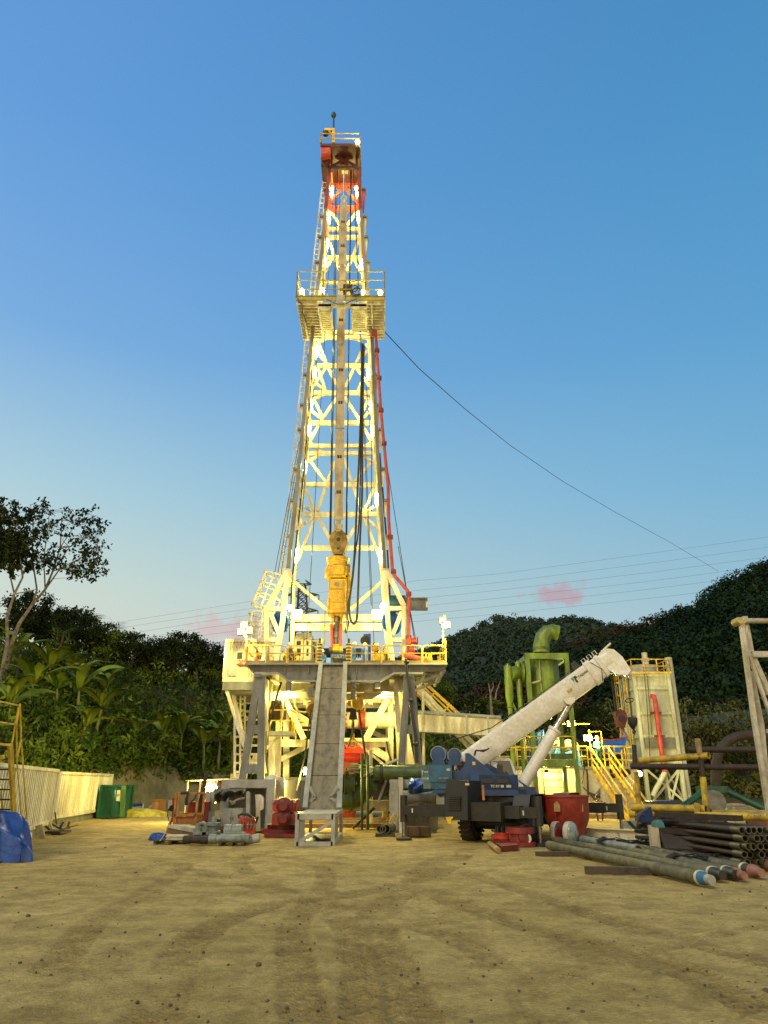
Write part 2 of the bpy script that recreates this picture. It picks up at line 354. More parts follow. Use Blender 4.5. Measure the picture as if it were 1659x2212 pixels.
wear = np.zeros_like(xx); ridge = np.zeros_like(xx)
for pl, hw, dep in TRK:
    seg = pl[1:] - pl[:-1]; L = np.hypot(*seg.T); cum = np.concatenate([[0], np.cumsum(L)])
    lo = pl.min(0) - 1; hi = pl.max(0) + 1
    idx = np.where(near & (xx > lo[0]) & (xx < hi[0]) & (yy > lo[1]) & (yy < hi[1]))
    px, py = xx[idx], yy[idx]; bd = np.full(px.shape, 9.); bs = np.zeros(px.shape); sg = np.zeros(px.shape)
    for i in range(len(seg)):
        t = np.clip(((px - pl[i, 0]) * seg[i, 0] + (py - pl[i, 1]) * seg[i, 1]) / (L[i] ** 2 + 1e-9), 0, 1)
        dx = px - pl[i, 0] - t * seg[i, 0]; dy = py - pl[i, 1] - t * seg[i, 1]; d = np.hypot(dx, dy); k = d < bd
        bd[k] = d[k]; bs[k] = (cum[i] + t * L[i])[k]; sg[k] = (dx * seg[i, 1] - dy * seg[i, 0])[k] / (L[i] + 1e-9)
    broke = np.clip((fbm(px * .8 + 3, py * .8) - .25) * 5, .15, 1)
    ins = np.clip((hw - bd) / .05, 0, 1) * broke; edge = np.exp(-((bd - hw - .03) / .035) ** 2) * broke
    lug = np.sin((bs + np.abs(sg) * .35) * 2 * math.pi / .17)
    hz[idx] += -dep * .8 * ins + edge * dep * .8 + ins * np.clip(lug, -.3, 1) * .02
    wear[idx] = np.maximum(wear[idx], ins * (.62 + .38 * (lug < 0)))
hz = np.where(near, hz, 0) * np.clip((62 - yy) / 8, 0, 1)
ny, nx = xx.shape; ii = np.arange(ny * nx).reshape(ny, nx)
gm = bpy.data.materials.new('packed_dusty_earth'); gm.use_nodes = True; t = gm.node_tree; b = t.nodes['Principled BSDF']; b.inputs['Roughness'].default_value = .9; b.inputs['Specular IOR Level'].default_value = .2
def gn(tp): return t.nodes.new(tp)
geo = gn('ShaderNodeNewGeometry')
def gnoise(sc_, det=6, st=None):
    n = gn('ShaderNodeTexNoise'); n.inputs['Scale'].default_value = sc_; n.inputs['Detail'].default_value = det; n.inputs['Roughness'].default_value = .62
    if st:
        mp = gn('ShaderNodeMapping'); mp.inputs['Scale'].default_value = st; t.links.new(geo.outputs['Position'], mp.inputs[0]); t.links.new(mp.outputs[0], n.inputs['Vector'])
    else: t.links.new(geo.outputs['Position'], n.inputs['Vector'])
    return n.outputs['Fac']
def gramp(f, a, ca, bb, cb):
    r = gn('ShaderNodeValToRGB'); e = r.color_ramp.elements; e[0].position = a; e[0].color = (*ca, 1); e[1].position = bb; e[1].color = (*cb, 1); t.links.new(f, r.inputs[0]); return r.outputs[0]
def gmix(f, a, c, bt='MIX'):
    n = gn('ShaderNodeMix'); n.data_type = 'RGBA'; n.blend_type = bt
    for i, x in ((0, f), (6, a), (7, c)):
        if isinstance(x, (int, float)): n.inputs[i].default_value = x
        elif isinstance(x, tuple): n.inputs[i].default_value = (*x, 1)
        else: t.links.new(x, n.inputs[i])
    return n.outputs[2]
c0 = gramp(gnoise(.28), .36, (.41, .292, .10), .66, (.56, .41, .155))
c0 = gmix(1., c0, gramp(gnoise(1.4, 9), .36, (.84, .81, .77), .6, (1.22, 1.22, 1.2)), 'MULTIPLY'); c0 = gmix(1., c0, gramp(gnoise(4.2, 7), .36, (.88, .86, .83), .62, (1.14, 1.14, 1.12)), 'MULTIPLY')
c0 = gmix(1., c0, gramp(gnoise(14, 5, (1, 2.2, 1)), .32, (.78, .76, .73), .6, (1.16, 1.16, 1.14)), 'MULTIPLY')
at = gn('ShaderNodeAttribute'); at.attribute_name = 'wear'
wm = gn('ShaderNodeMath'); wm.operation = 'MULTIPLY'; wm.inputs[1].default_value = .62; t.links.new(at.outputs['Fac'], wm.inputs[0])
c0 = gmix(wm.outputs[0], c0, gmix(1., c0, (.56, .54, .55), 'MULTIPLY')); t.links.new(c0, b.inputs['Base Color'])
bp = gn('ShaderNodeBump'); bp.inputs['Strength'].default_value = 1; bp.inputs['Distance'].default_value = .06
ad = gn('ShaderNodeMath'); ad.operation = 'ADD'; t.links.new(gnoise(9, 8, (1, 1.8, 1)), ad.inputs[0]); t.links.new(gnoise(38, 6), ad.inputs[1]); t.links.new(ad.outputs[0], bp.inputs['Height']); t.links.new(bp.outputs[0], b.inputs['Normal'])
g = npmesh('ground', np.stack([xx, yy, hz], -1).reshape(-1, 3), np.stack([ii[:-1, :-1], ii[:-1, 1:], ii[1:, 1:], ii[1:, :-1]], -1).reshape(-1, 4), gm, smooth=True, attr=wear.ravel())
tag(g, kind='structure')
mb = MB()
for i in range(760):
    yv = 7.5 * math.exp(rnd.random() * 1.45); xv = (rnd.random() * 1.3 - .65) * yv; r0 = rnd.uniform(.004, .02) * (2. if rnd.random() < .05 else 1)
    mb.sph((xv, yv, r0 * .35), r0, rnd.uniform(.8, 1.5), rnd.uniform(.8, 1.4), rnd.uniform(.6, 1), 5, 4)
tag(mb.build('pebbles', mat('brown_clod', (.13, .09, .045), .9), sharp=0), kind='stuff')
# ------------------------------------------------------------------ hillsides
SOIL = mat('hillside_soil', (.06, .05, .02), .95, dirt=(.022, .03, .01), amt=.5, scale=.5, bump=.6, bscale=3)
ROCK = mat('cut_bank_rock', (.24, .2, .10), .95, dirt=(.09, .09, .03), amt=.55, scale=.8, bump=.9, bscale=2.5, streak=3)
CC = np.array((2., 38.))
BP = [(-20.5, 14), (-20.3, 40), (-19.6, 48), (-17.6, 54), (-13, 59), (-6, 64), (3, 70), (12, 75), (25, 76), (38, 68), (44, 52), (46, 30)]
_a = np.array([math.atan2(p[0] - CC[0], p[1] - CC[1]) for p in BP]); _r = np.array([math.hypot(p[0] - CC[0], p[1] - CC[1]) for p in BP])
def hprof(d, a, x, y):
    cap = np.interp(a, [-2, -1.2, -.8, -.4, 0, .5, 1.2], [23, 22, 19.5, 16.5, 12.5, 11, 11]); cut = np.interp(a, [-2, -1.35, -1., -.3, 0, 1], [.6, .6, 2.6, 2.4, 1., .4])
    z = cut * np.clip(d / .9, 0, 1) ** .7 + .66 * np.maximum(d - .9, 0); z = cap * (1 - np.exp(-z / cap)) * 1.1
    return z + np.clip(d / 3, 0, 1) * 3.2 * (fbm(x * .12 + 5, y * .12) - .45)
def hgt(x, y):
    x = np.asarray(x, float); y = np.asarray(y, float); a = np.arctan2(x - CC[0], y - CC[1]); return hprof(np.maximum(np.hypot(x - CC[0], y - CC[1]) - np.interp(a, _a, _r), -.0), a, x, y)
aa = np.linspace(_a[0], _a[-1], 200); dd = np.concatenate([[0, .15, .4, .7, .9, 1.3], np.linspace(2, 14, 13), np.linspace(17, 75, 18)])
A2, D2 = np.meshgrid(aa, dd, indexing='ij'); rb = np.interp(A2, _a, _r) + D2; hx = CC[0] + np.sin(A2) * rb; hy = CC[1] + np.cos(A2) * rb
jag = np.where(D2 < 1.5, (fbm(hx * .9, hy * .9) - .45) * .9, 0); hx += np.sin(A2) * jag; hy += np.cos(A2) * jag
hzz = hprof(D2, A2, hx, hy); hzz = np.where(D2 == 0, -.15, hzz)
def quads(n, m): i = np.arange(n * m).reshape(n, m); return np.stack([i[:-1, :-1], i[1:, :-1], i[1:, 1:], i[:-1, 1:]], -1).reshape(-1, 4)
tag(npmesh('wooded_bank', np.stack([hx, hy, hzz], -1).reshape(-1, 3), quads(*hx.shape), SOIL, smooth=True), kind='structure')
k = 8; sel = (aa > -1.3) & (aa < -.1)                       # the raw cut face showing at the foot of the bank
fx_, fy_, fz_ = (hx[sel][:, :6] - np.sin(A2[sel][:, :6]) * .06), (hy[sel][:, :6] - np.cos(A2[sel][:, :6]) * .06), hzz[sel][:, :6]
tag(npmesh('cut_bank', np.stack([fx_, fy_, fz_], -1).reshape(-1, 3), quads(*fx_.shape), ROCK, smooth=True), kind='structure')
def hill(name, rid, Yr, Yf, zf, m, nu=90, nv=26, drop=0, nz=6):
    us = np.linspace(rid[0][0], rid[-1][0], nu); vs = np.interp(us, [p[0] for p in rid], [p[1] for p in rid]); V = []
    for u, v in zip(us, vs):
        top = S('D', u, v, Yr); top.z -= drop
        for j in range(nv + 1):
            s = j / nv
            if s < .72:
                q = s / .72; yv = Yf + (Yr - Yf) * q; V.append((top.x * yv / Yr, yv, zf + (top.z - zf) * (q ** .9)))
            else: q = (s - .72) / .28; yv = Yr + (Yr - Yf) * .8 * q; V.append((top.x * yv / Yr, yv, top.z - (top.z - zf) * q ** 1.4))
    V = np.array(V); V[:, 2] += nz * (fbm(V[:, 0] * .03, V[:, 1] * .03) - .47) * np.clip((V[:, 2] - zf) / 20, 0, 1)
    return tag(npmesh(name, V, quads(nu, nv + 1), m, smooth=True), kind='structure'), V.reshape(nu, nv + 1, 3)
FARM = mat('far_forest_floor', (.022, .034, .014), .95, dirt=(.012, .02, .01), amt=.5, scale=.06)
h1, HV1 = hill('right_hill', [(700, 1540), (950, 1490), (1100, 1442), (1205, 1394), (1330, 1342), (1400, 1322), (1480, 1290), (1550, 1246), (1600, 1222), (1659, 1200), (1800, 1120), (2100, 1020)], 190, 92, 2, FARM, drop=4)
h2, HV2 = hill('far_hill', [(300, 1480), (600, 1440), (800, 1420), (905, 1398), (950, 1376), (1010, 1347), (1080, 1325), (1130, 1322), (1180, 1329), (1230, 1322), (1280, 1322), (1330, 1337), (1450, 1372), (1700, 1400)], 430, 210, 5, FARM, drop=4.5, nz=10)
# ------------------------------------------------------------------ foliage
def leafcloud(P, L, Wd, droop=.0, up=.0, N=None):
    P = np.asarray(P); n = len(P); d = rng.normal(size=(n, 3)); d[:, 2] += up - droop
    if N is not None: N = N + rng.normal(size=(n, 3)) * .35; N /= np.linalg.norm(N, axis=1, keepdims=True) + 1e-9; d -= N * (d * N).sum(1, keepdims=True)
    d /= np.linalg.norm(d, axis=1, keepdims=True) + 1e-9
    s = np.cross(d, rng.normal(size=(n, 3)) if N is None else N); s /= np.linalg.norm(s, axis=1, keepdims=True) + 1e-9
    L = np.broadcast_to(L, (n,))[:, None]; Wd = np.broadcast_to(Wd, (n,))[:, None]
    V = np.stack([P - d * L * .5, P + s * Wd * .5 - d * L * .05, P + d * L * .5, P - s * Wd * .5 - d * L * .05], 1).reshape(-1, 3)
    return V, np.arange(4 * n).reshape(-1, 4)
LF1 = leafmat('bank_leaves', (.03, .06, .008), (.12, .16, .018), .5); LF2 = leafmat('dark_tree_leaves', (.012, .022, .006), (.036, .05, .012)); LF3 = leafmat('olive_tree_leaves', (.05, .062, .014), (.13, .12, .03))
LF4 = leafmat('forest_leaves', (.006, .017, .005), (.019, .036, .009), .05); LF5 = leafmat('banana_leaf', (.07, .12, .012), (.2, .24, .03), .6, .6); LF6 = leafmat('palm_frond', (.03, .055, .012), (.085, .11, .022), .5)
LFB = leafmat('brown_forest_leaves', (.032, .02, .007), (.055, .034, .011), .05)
BARK = mat('pale_bark', (.24, .2, .14), .85, dirt=(.1, .085, .06), amt=.5, scale=3, bump=.4); BARKD = mat('dark_bark', (.09, .07, .045), .9, bump=.4)
def crowns(V, n, r0, r1, per, leaf, m, name, mb_=None, mfrac=0):
    nu, nv = V.shape[:2]; P = []; ls = []; P2 = []; l2 = []; N = []; N2 = []
    for i in range(n):
        a = rng.random() * (nu - 1.01); b_ = (rng.random() ** .75) * (nv * .78); i0, j0 = int(a), int(b_); p = V[i0, j0] * (1 - a + i0) + V[i0 + 1, j0] * (a - i0); p = p + (V[i0, min(j0 + 1, nv - 1)] - V[i0, j0]) * (b_ - j0)
        r = r0 + (r1 - r0) * rng.random() ** 1.6; q = rng.normal(size=(per, 3)); q /= np.linalg.norm(q, axis=1, keepdims=True); q[:, 2] = np.abs(q[:, 2]) * 1.15 - .25; nn = q.copy(); q *= r * (.65 + .4 * rng.random((per, 1)))
        q += p + np.array((0, 0, r * .55)); br = mb_ is not None and vnoise(np.array([p[0] * .045]), np.array([p[1] * .03 + p[2] * .03]))[0] > mfrac
        (P2 if br else P).append(q); (N2 if br else N).append(nn); (l2 if br else ls).append(np.full(per, leaf * (.7 + .6 * rng.random())))
    o = npmesh(name, *leafcloud(np.concatenate(P), np.concatenate(ls), np.concatenate(ls) * .7, N=np.concatenate(N)), m); tag(o, kind='stuff')
    if P2: tag(npmesh('brown_' + name, *leafcloud(np.concatenate(P2), np.concatenate(l2), np.concatenate(l2) * .7, N=np.concatenate(N2)), mb_), kind='stuff')
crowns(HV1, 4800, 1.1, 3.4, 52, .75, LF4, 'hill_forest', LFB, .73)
crowns(HV2, 5200, 1.4, 3.6, 26, 1.5, leafmat('hazed_far_leaves', (.026, .046, .026), (.042, .062, .034), .012), 'far_forest')  # paler, bluer leaf colour: distance haze put into the far hill
# undergrowth on the near bank
def under(n, a0, a1, dmax, L, dens=1.6):
    a = a0 + (a1 - a0) * rng.random(n); d = dmax * rng.random(n) ** dens + .5; r = np.interp(a, _a, _r) + d; x = CC[0] + np.sin(a) * r; y = CC[1] + np.cos(a) * r
    hum = np.clip(fbm(x * .55 + 40, y * .55, 3) * 3.2 - 1.05, 0, 1); z = hgt(x, y) + rng.random(n) ** .7 * (.25 + 3.2 * hum); return np.stack([x, y, z], 1), L * (.6 + .9 * rng.random(n))
U1 = under(60000, -1.9, -.35, 30, .5); U2 = under(20000, -.35, .45, 20, .55); U3 = under(26000, .45, 1.25, 18, .5)
tag(npmesh('bank_undergrowth', *leafcloud(np.concatenate([U1[0], U2[0]]), np.concatenate([U1[1], U2[1]]), np.concatenate([U1[1], U2[1]]) * .3, up=.5), LF1), kind='stuff')
tag(npmesh('scrub', *leafcloud(U3[0], U3[1], U3[1] * .4, up=.2), LF3), kind='stuff')
TREEV = []
def tree_kind(seed, H, rx, rz, ncl, per, leaf, lm, bark, sparse=False):
    q = random.Random(seed); t_ = MB(); top = H * .62; cl = []
    trunk = [(0, 0, -.6), (q.uniform(-.2, .2), q.uniform(-.2, .2), top * .5), (q.uniform(-.4, .4), q.uniform(-.4, .4), top)]; t_.tube(trunk, [H * .028, H * .02, H * .012], 7)
    for i in range(ncl):
        th = q.random() * 6.283; rr = q.random() ** .5; zz = H - rz + rz * q.uniform(-.9, .95) * math.sqrt(max(.05, 1 - rr * rr * .8)); c = Vector((math.cos(th) * rr * rx, math.sin(th) * rr * rx, zz)); cl.append(c)
        s0 = Vector(trunk[1]).lerp(Vector(trunk[2]), q.random()); t_.tube([s0, s0.lerp(c, .5) + Vector((0, 0, -.15 * rx * q.random())), c], [H * .011, H * .007, H * .003], 5)
    P = np.concatenate([np.array(c) + rng.normal(size=(per, 3)) * np.array((rx, rx, rz * .7)) * (.13 if sparse else .19) for c in cl]); L = leaf * (.6 + .8 * rng.random(len(P)))
    return t_, leafcloud(P, L, L * .55, droop=.3)
def bake(t_, lc, lm, bark):
    r = thing('tree', '', 'tree'); t_.build('trunk', bark, r, W=False); npmesh('crown', *lc, lm, r); return r
KINDS = [(1, 8.5, 3., 2.9, 22, 130, .42, LF2, BARKD, False), (2, 7, 2.6, 2.2, 18, 130, .42, LF1, BARKD, False), (3, 10, 3.2, 3.4, 24, 120, .46, LF2, BARKD, False), (4, 7, 2.6, 2.6, 22, 34, .34, LF2, BARK, True), (5, 5.5, 2.4, 2., 18, 95, .36, LF3, BARK, False), (6, 6.5, 2.6, 2.8, 20, 34, .36, LF3, BARK, True)]
PROT = [bake(*tree_kind(*k_), k_[7], k_[8]) for k_ in KINDS]; used = set()
LABT = ['dark dense broadleaf tree on the steep left bank', 'rounded mid green tree on the left bank', 'tall dark dome-crowned tree on the ridge of the left bank', 'thin open-crowned tree with sparse leaves on the ridge skyline', 'olive leafy tree at the foot of the right hill behind the tower tank', 'sparse pale-limbed tree at the foot of the right hill']
def put(kind, x, y, s, rz):
    o = PROT[kind] if kind not in used else copy_tree(PROT[kind]); used.add(kind)
    o.location = (x, y, float(hgt(x, y)) - .15); o.rotation_euler = (0, 0, rz); o.scale = (s, s, s * rnd.uniform(.9, 1.15)); o.name = 'tree'
    return tag(o, LABT[kind], 'tree', ['trees on the left bank', 'trees on the left bank', 'trees on the left bank', 'sparse ridge trees', 'trees at the foot of the right hill', 'trees at the foot of the right hill'][kind])
def polar(a, d): r = float(np.interp(a, _a, _r)) + d; return CC[0] + math.sin(a) * r, CC[1] + math.cos(a) * r
for i in range(84):
    a = -1.75 + 1.6 * ((i * .618) % 1); d = 5 + 36 * ((i * .381 + .13) % 1); x, y = polar(a, d); put(0 if d < 22 and i % 3 else (1 if i % 3 == 0 else 2), x, y, rnd.uniform(.38, .66), rnd.random() * 6.28)
for i in range(16):
    x, y = polar(-.15 + .75 * ((i * .618) % 1), 5 + 20 * ((i * .381) % 1)); put([0, 1, 2][i % 3], x, y, rnd.uniform(.45, .7), rnd.random() * 6.28)
for c, x, y, d, s in (('D', 340, 1345, 92, .75), ('D', 372, 1350, 94, .6), ('D', 470, 1405, 96, .55), ('D', 500, 1400, 98, .5), ('D', 150, 1300, 85, .6)):
    p = S(c, x, y, d); put(3, p.x, p.y, s, rnd.random() * 6)
for i in range(20):
    x, y = polar(.5 + .62 * ((i * .618) % 1), 1.5 + 13 * ((i * .381 + .4) % 1)); put(4 if i % 2 else 5, x, y, rnd.uniform(.75, 1.15), rnd.random() * 6.28)
def onhill(u, v):
    for d in np.arange(30, 130, .5):
        p = S('D', u, v, d)
        if float(hgt(p.x, p.y)) >= max(p.z, .4): return p
    return S('D', u, v, 80)
# palms
def palm(x, y, H, s, lab):
    z0 = float(hgt(x, y)); r = thing('palm_tree', lab, 'palm tree', (x, y, z0), 0, 'palms on the left bank'); q = random.Random(int(x * 97 + y))
    lean = Vector((q.uniform(-.4, .4), q.uniform(-.3, .3), H)); MB().tube([(0, 0, -.4), lean * .5 + Vector((.1, 0, 0)), lean], [.16, .12, .1], 7).build('trunk', BARKD, r, W=False)
    V = []; n = 15
    for i in range(n):
        th = i * 2.4 + q.random(); el = q.uniform(.1, 1.15); L = s * q.uniform(.8, 1.1); h = Vector((math.cos(th), math.sin(th), 0)); sd = Vector((-h.y, h.x, 0)); prev = None
        for j in range(15):
            f = j / 14; p = lean + h * (L * f * math.cos(el * (1 - f * .3))) + Vector((0, 0, L * (math.sin(el) * f - .75 * f * f)))
            if prev is not None:
                ll = .22 * L * math.sin(min(1, f * 1.25 + .1) * math.pi) ** .6 + .05
                for sg_ in (-1, 1):
                    tip = p + sd * sg_ * ll * .75 + h * ll * .45 + Vector((0, 0, -ll * .5)); V += [prev, prev.lerp(p, .5) , tip, prev.lerp(p, .25) + Vector((0, 0, .01))]
            prev = p
    V = np.array([tuple(v) for v in V]); npmesh('fronds', V, np.arange(len(V)).reshape(-1, 4), LF6, r); return r
PALMLAB = 'palm with drooping fronds standing out on the left bank'
for u, v, d, H, s in ((186, 1352, 88, 4.5, 3.2), (245, 1362, 90, 4., 2.6), (262, 1365, 90, 3., 2.2), (408, 1388, 94, 4.5, 3.4), (425, 1510, 62, 3, 3), (25, 1500, 50, 3, 3.2), (470, 1550, 70, 3, 3), (118, 1440, 66, 3.2, 3), (395, 1570, 70, 3, 2.6), (330, 1480, 70, 3, 3)):
    p = onhill(u, v); palm(p.x, p.y, H, s, PALMLAB)
# banana plants
def banana(x, y, H, lab):
    z0 = float(hgt(x, y)); r = thing('banana_plant', lab, 'banana plant', (x, y, z0), 0, 'banana plants on the left bank'); q = random.Random(int(x * 31 + y * 7)); lean = Vector((q.uniform(-.3, .3), q.uniform(-.2, .2), H * .5))
    MB().tube([(0, 0, -.3), lean * .6, lean], [.16, .12, .07], 8).build('stem', mat('banana_stem', (.16, .17, .05), .6), r, W=False); m_ = MB()
    for i in range(8):
        th = i * 2.4 + q.random() * .7; el = q.uniform(.8, 1.45); L = H * q.uniform(.55, .85); wd = L * .1; h = Vector((math.cos(th), math.sin(th), 0)); sd = Vector((-h.y, h.x, 0))
        def fn(a, b, h=h, sd=sd, L=L, el=el, wd=wd, tw=q.uniform(-.6, .6)):
            w_ = wd * math.sin(math.pi * min(1, max(.04, a)) ** .8) ** .7; o = (b - .5) * 2; return lean + h * (L * a * math.cos(el) + .25 * L * a * a) + Vector((0, 0, L * (math.sin(el) * a - .5 * a ** 2.6))) + sd * (o * w_ * math.cos(tw)) + Vector((0, 0, -abs(o) * w_ * .35 + o * w_ * math.sin(tw)))
        m_.grid(fn, 9, 2)
    m_.build('leaves', LF5, r, W=False, sharp=0)
BANLAB = 'banana plant with broad paddle leaves low on the left bank'
for u, v, d, H in ((60, 1560, 46, 5), (120, 1560, 47, 4.5), (165, 1570, 50, 5.2), (205, 1590, 52, 4.), (95, 1510, 50, 5), (15, 1600, 42, 4.5), (170, 1630, 48, 3.6), (20, 1480, 40, 5), (345, 1650, 60, 4), (385, 1655, 62, 4.5), (440, 1672, 66, 4.2), (470, 1668, 68, 4.6), (500, 1680, 70, 4), (455, 1640, 70, 3.4), (290, 1640, 58, 3.6), (410, 1630, 60, 3.6), (480, 1620, 60, 3.6), (150, 1520, 50, 4.6), (230, 1540, 50, 4)):
    p = onhill(u, v); banana(p.x, p.y, H, BANLAB)
# the tall half-bare trees at the left edge
def bigtree(name, lab, limbs, tips, d0, seed, leafm, tw=14):
    q = random.Random(seed); b0 = S('C1', *limbs[0][0][0], d0); zb = float(hgt(b0.x, b0.y)); r = thing('tree', lab, 'tree', (b0.x, b0.y, zb)); m_ = MB(); ends = []
    for pts, r0, r1 in limbs:
        r0 *= .62; r1 *= .7
        P = [S('C1', x, y, d0 + dz) for (x, y), dz in zip(pts, [0] + [q.uniform(-1.2, 1.2) for _ in pts[1:]])]
        if pts is limbs[0][0]: P = [Vector((b0.x, b0.y, min(zb, b0.z) - .4))] + P
        m_.tube(P, [r0 + (r1 - r0) * i / (len(P) - 1) for i in range(len(P))], 7); ends.append(P)
    C = []
    for x, y in tips:
        e = S('C1', x, y, d0 + q.uniform(-2.2, 2.2)); best = min((p for P in ends for p in P[1:]), key=lambda p: (p - e).length + (2 if p.z > e.z + .5 else 0)); m = best.lerp(e, .5) + Vector((q.uniform(-.4, .4), q.uniform(-.4, .4), q.uniform(-.1, .5)))
        m_.tube([best, m, e], [.035, .022, .01], 5)
        for _ in range(3): e2 = e + Vector((q.uniform(-1, 1), q.uniform(-1, 1), q.uniform(-.6, .8))); m_.tube([e.lerp(m, q.random() * .6), e2], [.014, .007], 4); C.append(e2)
        C.append(e)
    m_.build('trunk', BARK, r); P = np.concatenate([np.array(c) + rng.normal(size=(tw, 3)) * .15 for c in C]); V, Fq = leafcloud(P - np.array((b0.x, b0.y, zb)), .32, .2, droop=.5); npmesh('crown', V, Fq, leafm, r)
q = random.Random(5)
tipA = [(q.uniform(200, 640), 0) for _ in range(74)]; tipA = [(x, max(150 + abs(x - 330) * .45, 0) + q.random() ** .8 * (430 + (x - 200) * .2 - abs(x - 330) * .25)) for x, _ in tipA]
bigtree('tree', 'tall half-bare tree with a forked pale trunk leaning right at the left edge', [([(70, 1140), (125, 990), (215, 860), (300, 760), (350, 640), (400, 480), (410, 300)], .3, .05), ([(300, 760), (400, 620), (520, 560), (640, 600)], .12, .03), ([(350, 640), (460, 480), (560, 420)], .1, .03), ([(215, 860), (245, 760), (215, 560), (220, 330), (200, 200)], .15, .03), ([(300, 760), (290, 560), (310, 400), (330, 240)], .1, .03), ([(400, 480), (500, 330), (610, 280)], .07, .02)], tipA[:52] + [(620, 290), (640, 440), (600, 380), (690, 635), (650, 500), (655, 660), (570, 670), (510, 250), (470, 680)], 56, 3, LF2, 8)
tipB = [(q.uniform(-60, 200), q.uniform(230, 620)) for _ in range(46)]
bigtree('tree', 'dense-topped tree with a crooked pale trunk at the far left edge', [([(50, 1100), (45, 950), (95, 790), (150, 680), (130, 520), (100, 350)], .24, .05), ([(95, 790), (60, 640), (20, 480)], .12, .03), ([(95, 790), (240, 760)], .08, .03), ([(130, 520), (40, 400), (10, 260)], .08, .03)], tipB, 54, 4, LF2, 26)
# dead bare trees behind the rig on the right
for lab, c, P in (('slim leafless grey tree on the dark slope left of the green vessel', 'C5', [([(755, 850), (750, 780), (735, 690)], .16, .05), ([(750, 780), (775, 720), (770, 680)], .1, .03), ([(790, 830), (800, 760), (835, 670)], .12, .04)]), ('dim bare trunk on the dark slope behind the crane', 'C5', [([(420, 1300), (420, 1120), (440, 1040)], .25, .12), ([(420, 1150), (470, 1100)], .1, .05)])):
    b0 = S(c, *P[0][0][0], 84); z0 = float(hgt(b0.x, b0.y)); r = thing('dead_tree', lab, 'tree', (b0.x, b0.y, min(z0, b0.z))); m_ = MB()
    for pts, r0, r1 in P: m_.tube([S(c, x, y, 84) for x, y in pts], [r0 + (r1 - r0) * i / (len(pts) - 1) for i in range(len(pts))], 6)
    m_.tube([Vector((b0.x, b0.y, min(z0, b0.z) - .5)), b0], .17, 6); m_.build('trunk', BARK, r)
# ================================================================== DRILLING RIG
FZ = 7.55; YF, YB = 40.0, 42.4
JIT = [0]
def segs(m, c, lines, d, wd, h=None):
    for l in lines:
        JIT[0] += 1; d = d + .006 * (JIT[0] % 5 - 2)
        for a, b in zip(l, l[1:]): m.bar(S(c, *a, d), S(c, *b, d), wd, h or wd, (0, 1, 0))
    return m
def part(parent, name, m, fn, **k): b_ = MB(); fn(b_); return b_.build(name, m, parent, **k)
mast = thing('drilling_mast', 'tall cream lattice drilling mast lit by its own lamps, rising from the raised floor', 'drilling mast', (-2.7, 41, FZ))
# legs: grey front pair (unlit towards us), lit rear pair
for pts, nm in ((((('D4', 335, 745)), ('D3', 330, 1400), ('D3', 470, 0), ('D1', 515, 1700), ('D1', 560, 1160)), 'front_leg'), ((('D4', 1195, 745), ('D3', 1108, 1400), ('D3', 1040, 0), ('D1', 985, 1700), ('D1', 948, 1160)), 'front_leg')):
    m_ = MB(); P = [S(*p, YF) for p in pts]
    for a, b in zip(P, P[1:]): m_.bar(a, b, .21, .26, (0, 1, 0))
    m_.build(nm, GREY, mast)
    P2 = [P[-1], S('D1', 606 if pts[0][1] < 600 else 922, 700, YF)]; m_ = MB(); m_.bar(P2[0], P2[1], .24, .28, (0, 1, 0)); m_.build('upper_leg', DRED if 1 else RED, mast)  # darker red than the rear one, the unlit side put into its colour
for pts in ((('D4', 372, 1420), ('D4', 388, 800), ('D3', 402, 1250), ('D3', 488, 60), ('D1', 550, 1750), ('D1', 597, 1160)), (('D4', 1215, 1420), ('D4', 1172, 800), ('D3', 1078, 1400), ('D3', 1008, 60), ('D1', 956, 1750), ('D1', 928, 1160))):
    m_ = MB(); P = [S(*p, YB) for p in pts]
    for a, b in zip(P, P[1:]): m_.bar(a, b, .22, .22, (0, 1, 0))
    m_.build('rear_leg', WHITE, mast)
    m_ = MB(); m_.bar(P[-1], S('D1', 640 if pts[0][1] < 600 else 897, 715, YB), .28, .28, (0, 1, 0)); m_.build('upper_leg', REDO, mast)
# rear-face girts
for c, x0, x1, y, wd in (('D1', 590, 935, 1378, .42), ('D1', 585, 940, 1465, .42), ('D1', 565, 960, 1690, .4), ('D2', 520, 985, 360, .4), ('D2', 478, 1010, 912, .36), ('D2', 470, 1020, 968, .36), ('D2', 465, 1030, 1280, .36),
                         ('D3', 480, 1030, 525, .36), ('D3', 455, 1040, 810, .36), ('D3', 440, 1045, 1030, .34), ('D3', 425, 1062, 1098, .34), ('D3', 412, 1085, 1395, .36), ('D4', 470, 1140, 240, .38), ('D4', 480, 1092, 536, .36)):
    b_ = MB(); b_.bar(S(c, x0, y, YB), S(c, x1, y, YB), .2, wd * .76, (0, 0, 1)); b_.build('girt', WHITE, mast)
for y0, nm in ((1158, 'girt'), (1240, 'girt')):
    b_ = MB(); b_.ibeam(S('D4', 388, y0, 42.6), S('D4', 1168, y0, 42.6), .3, .42, .06); b_.build(nm, WHITE, mast)
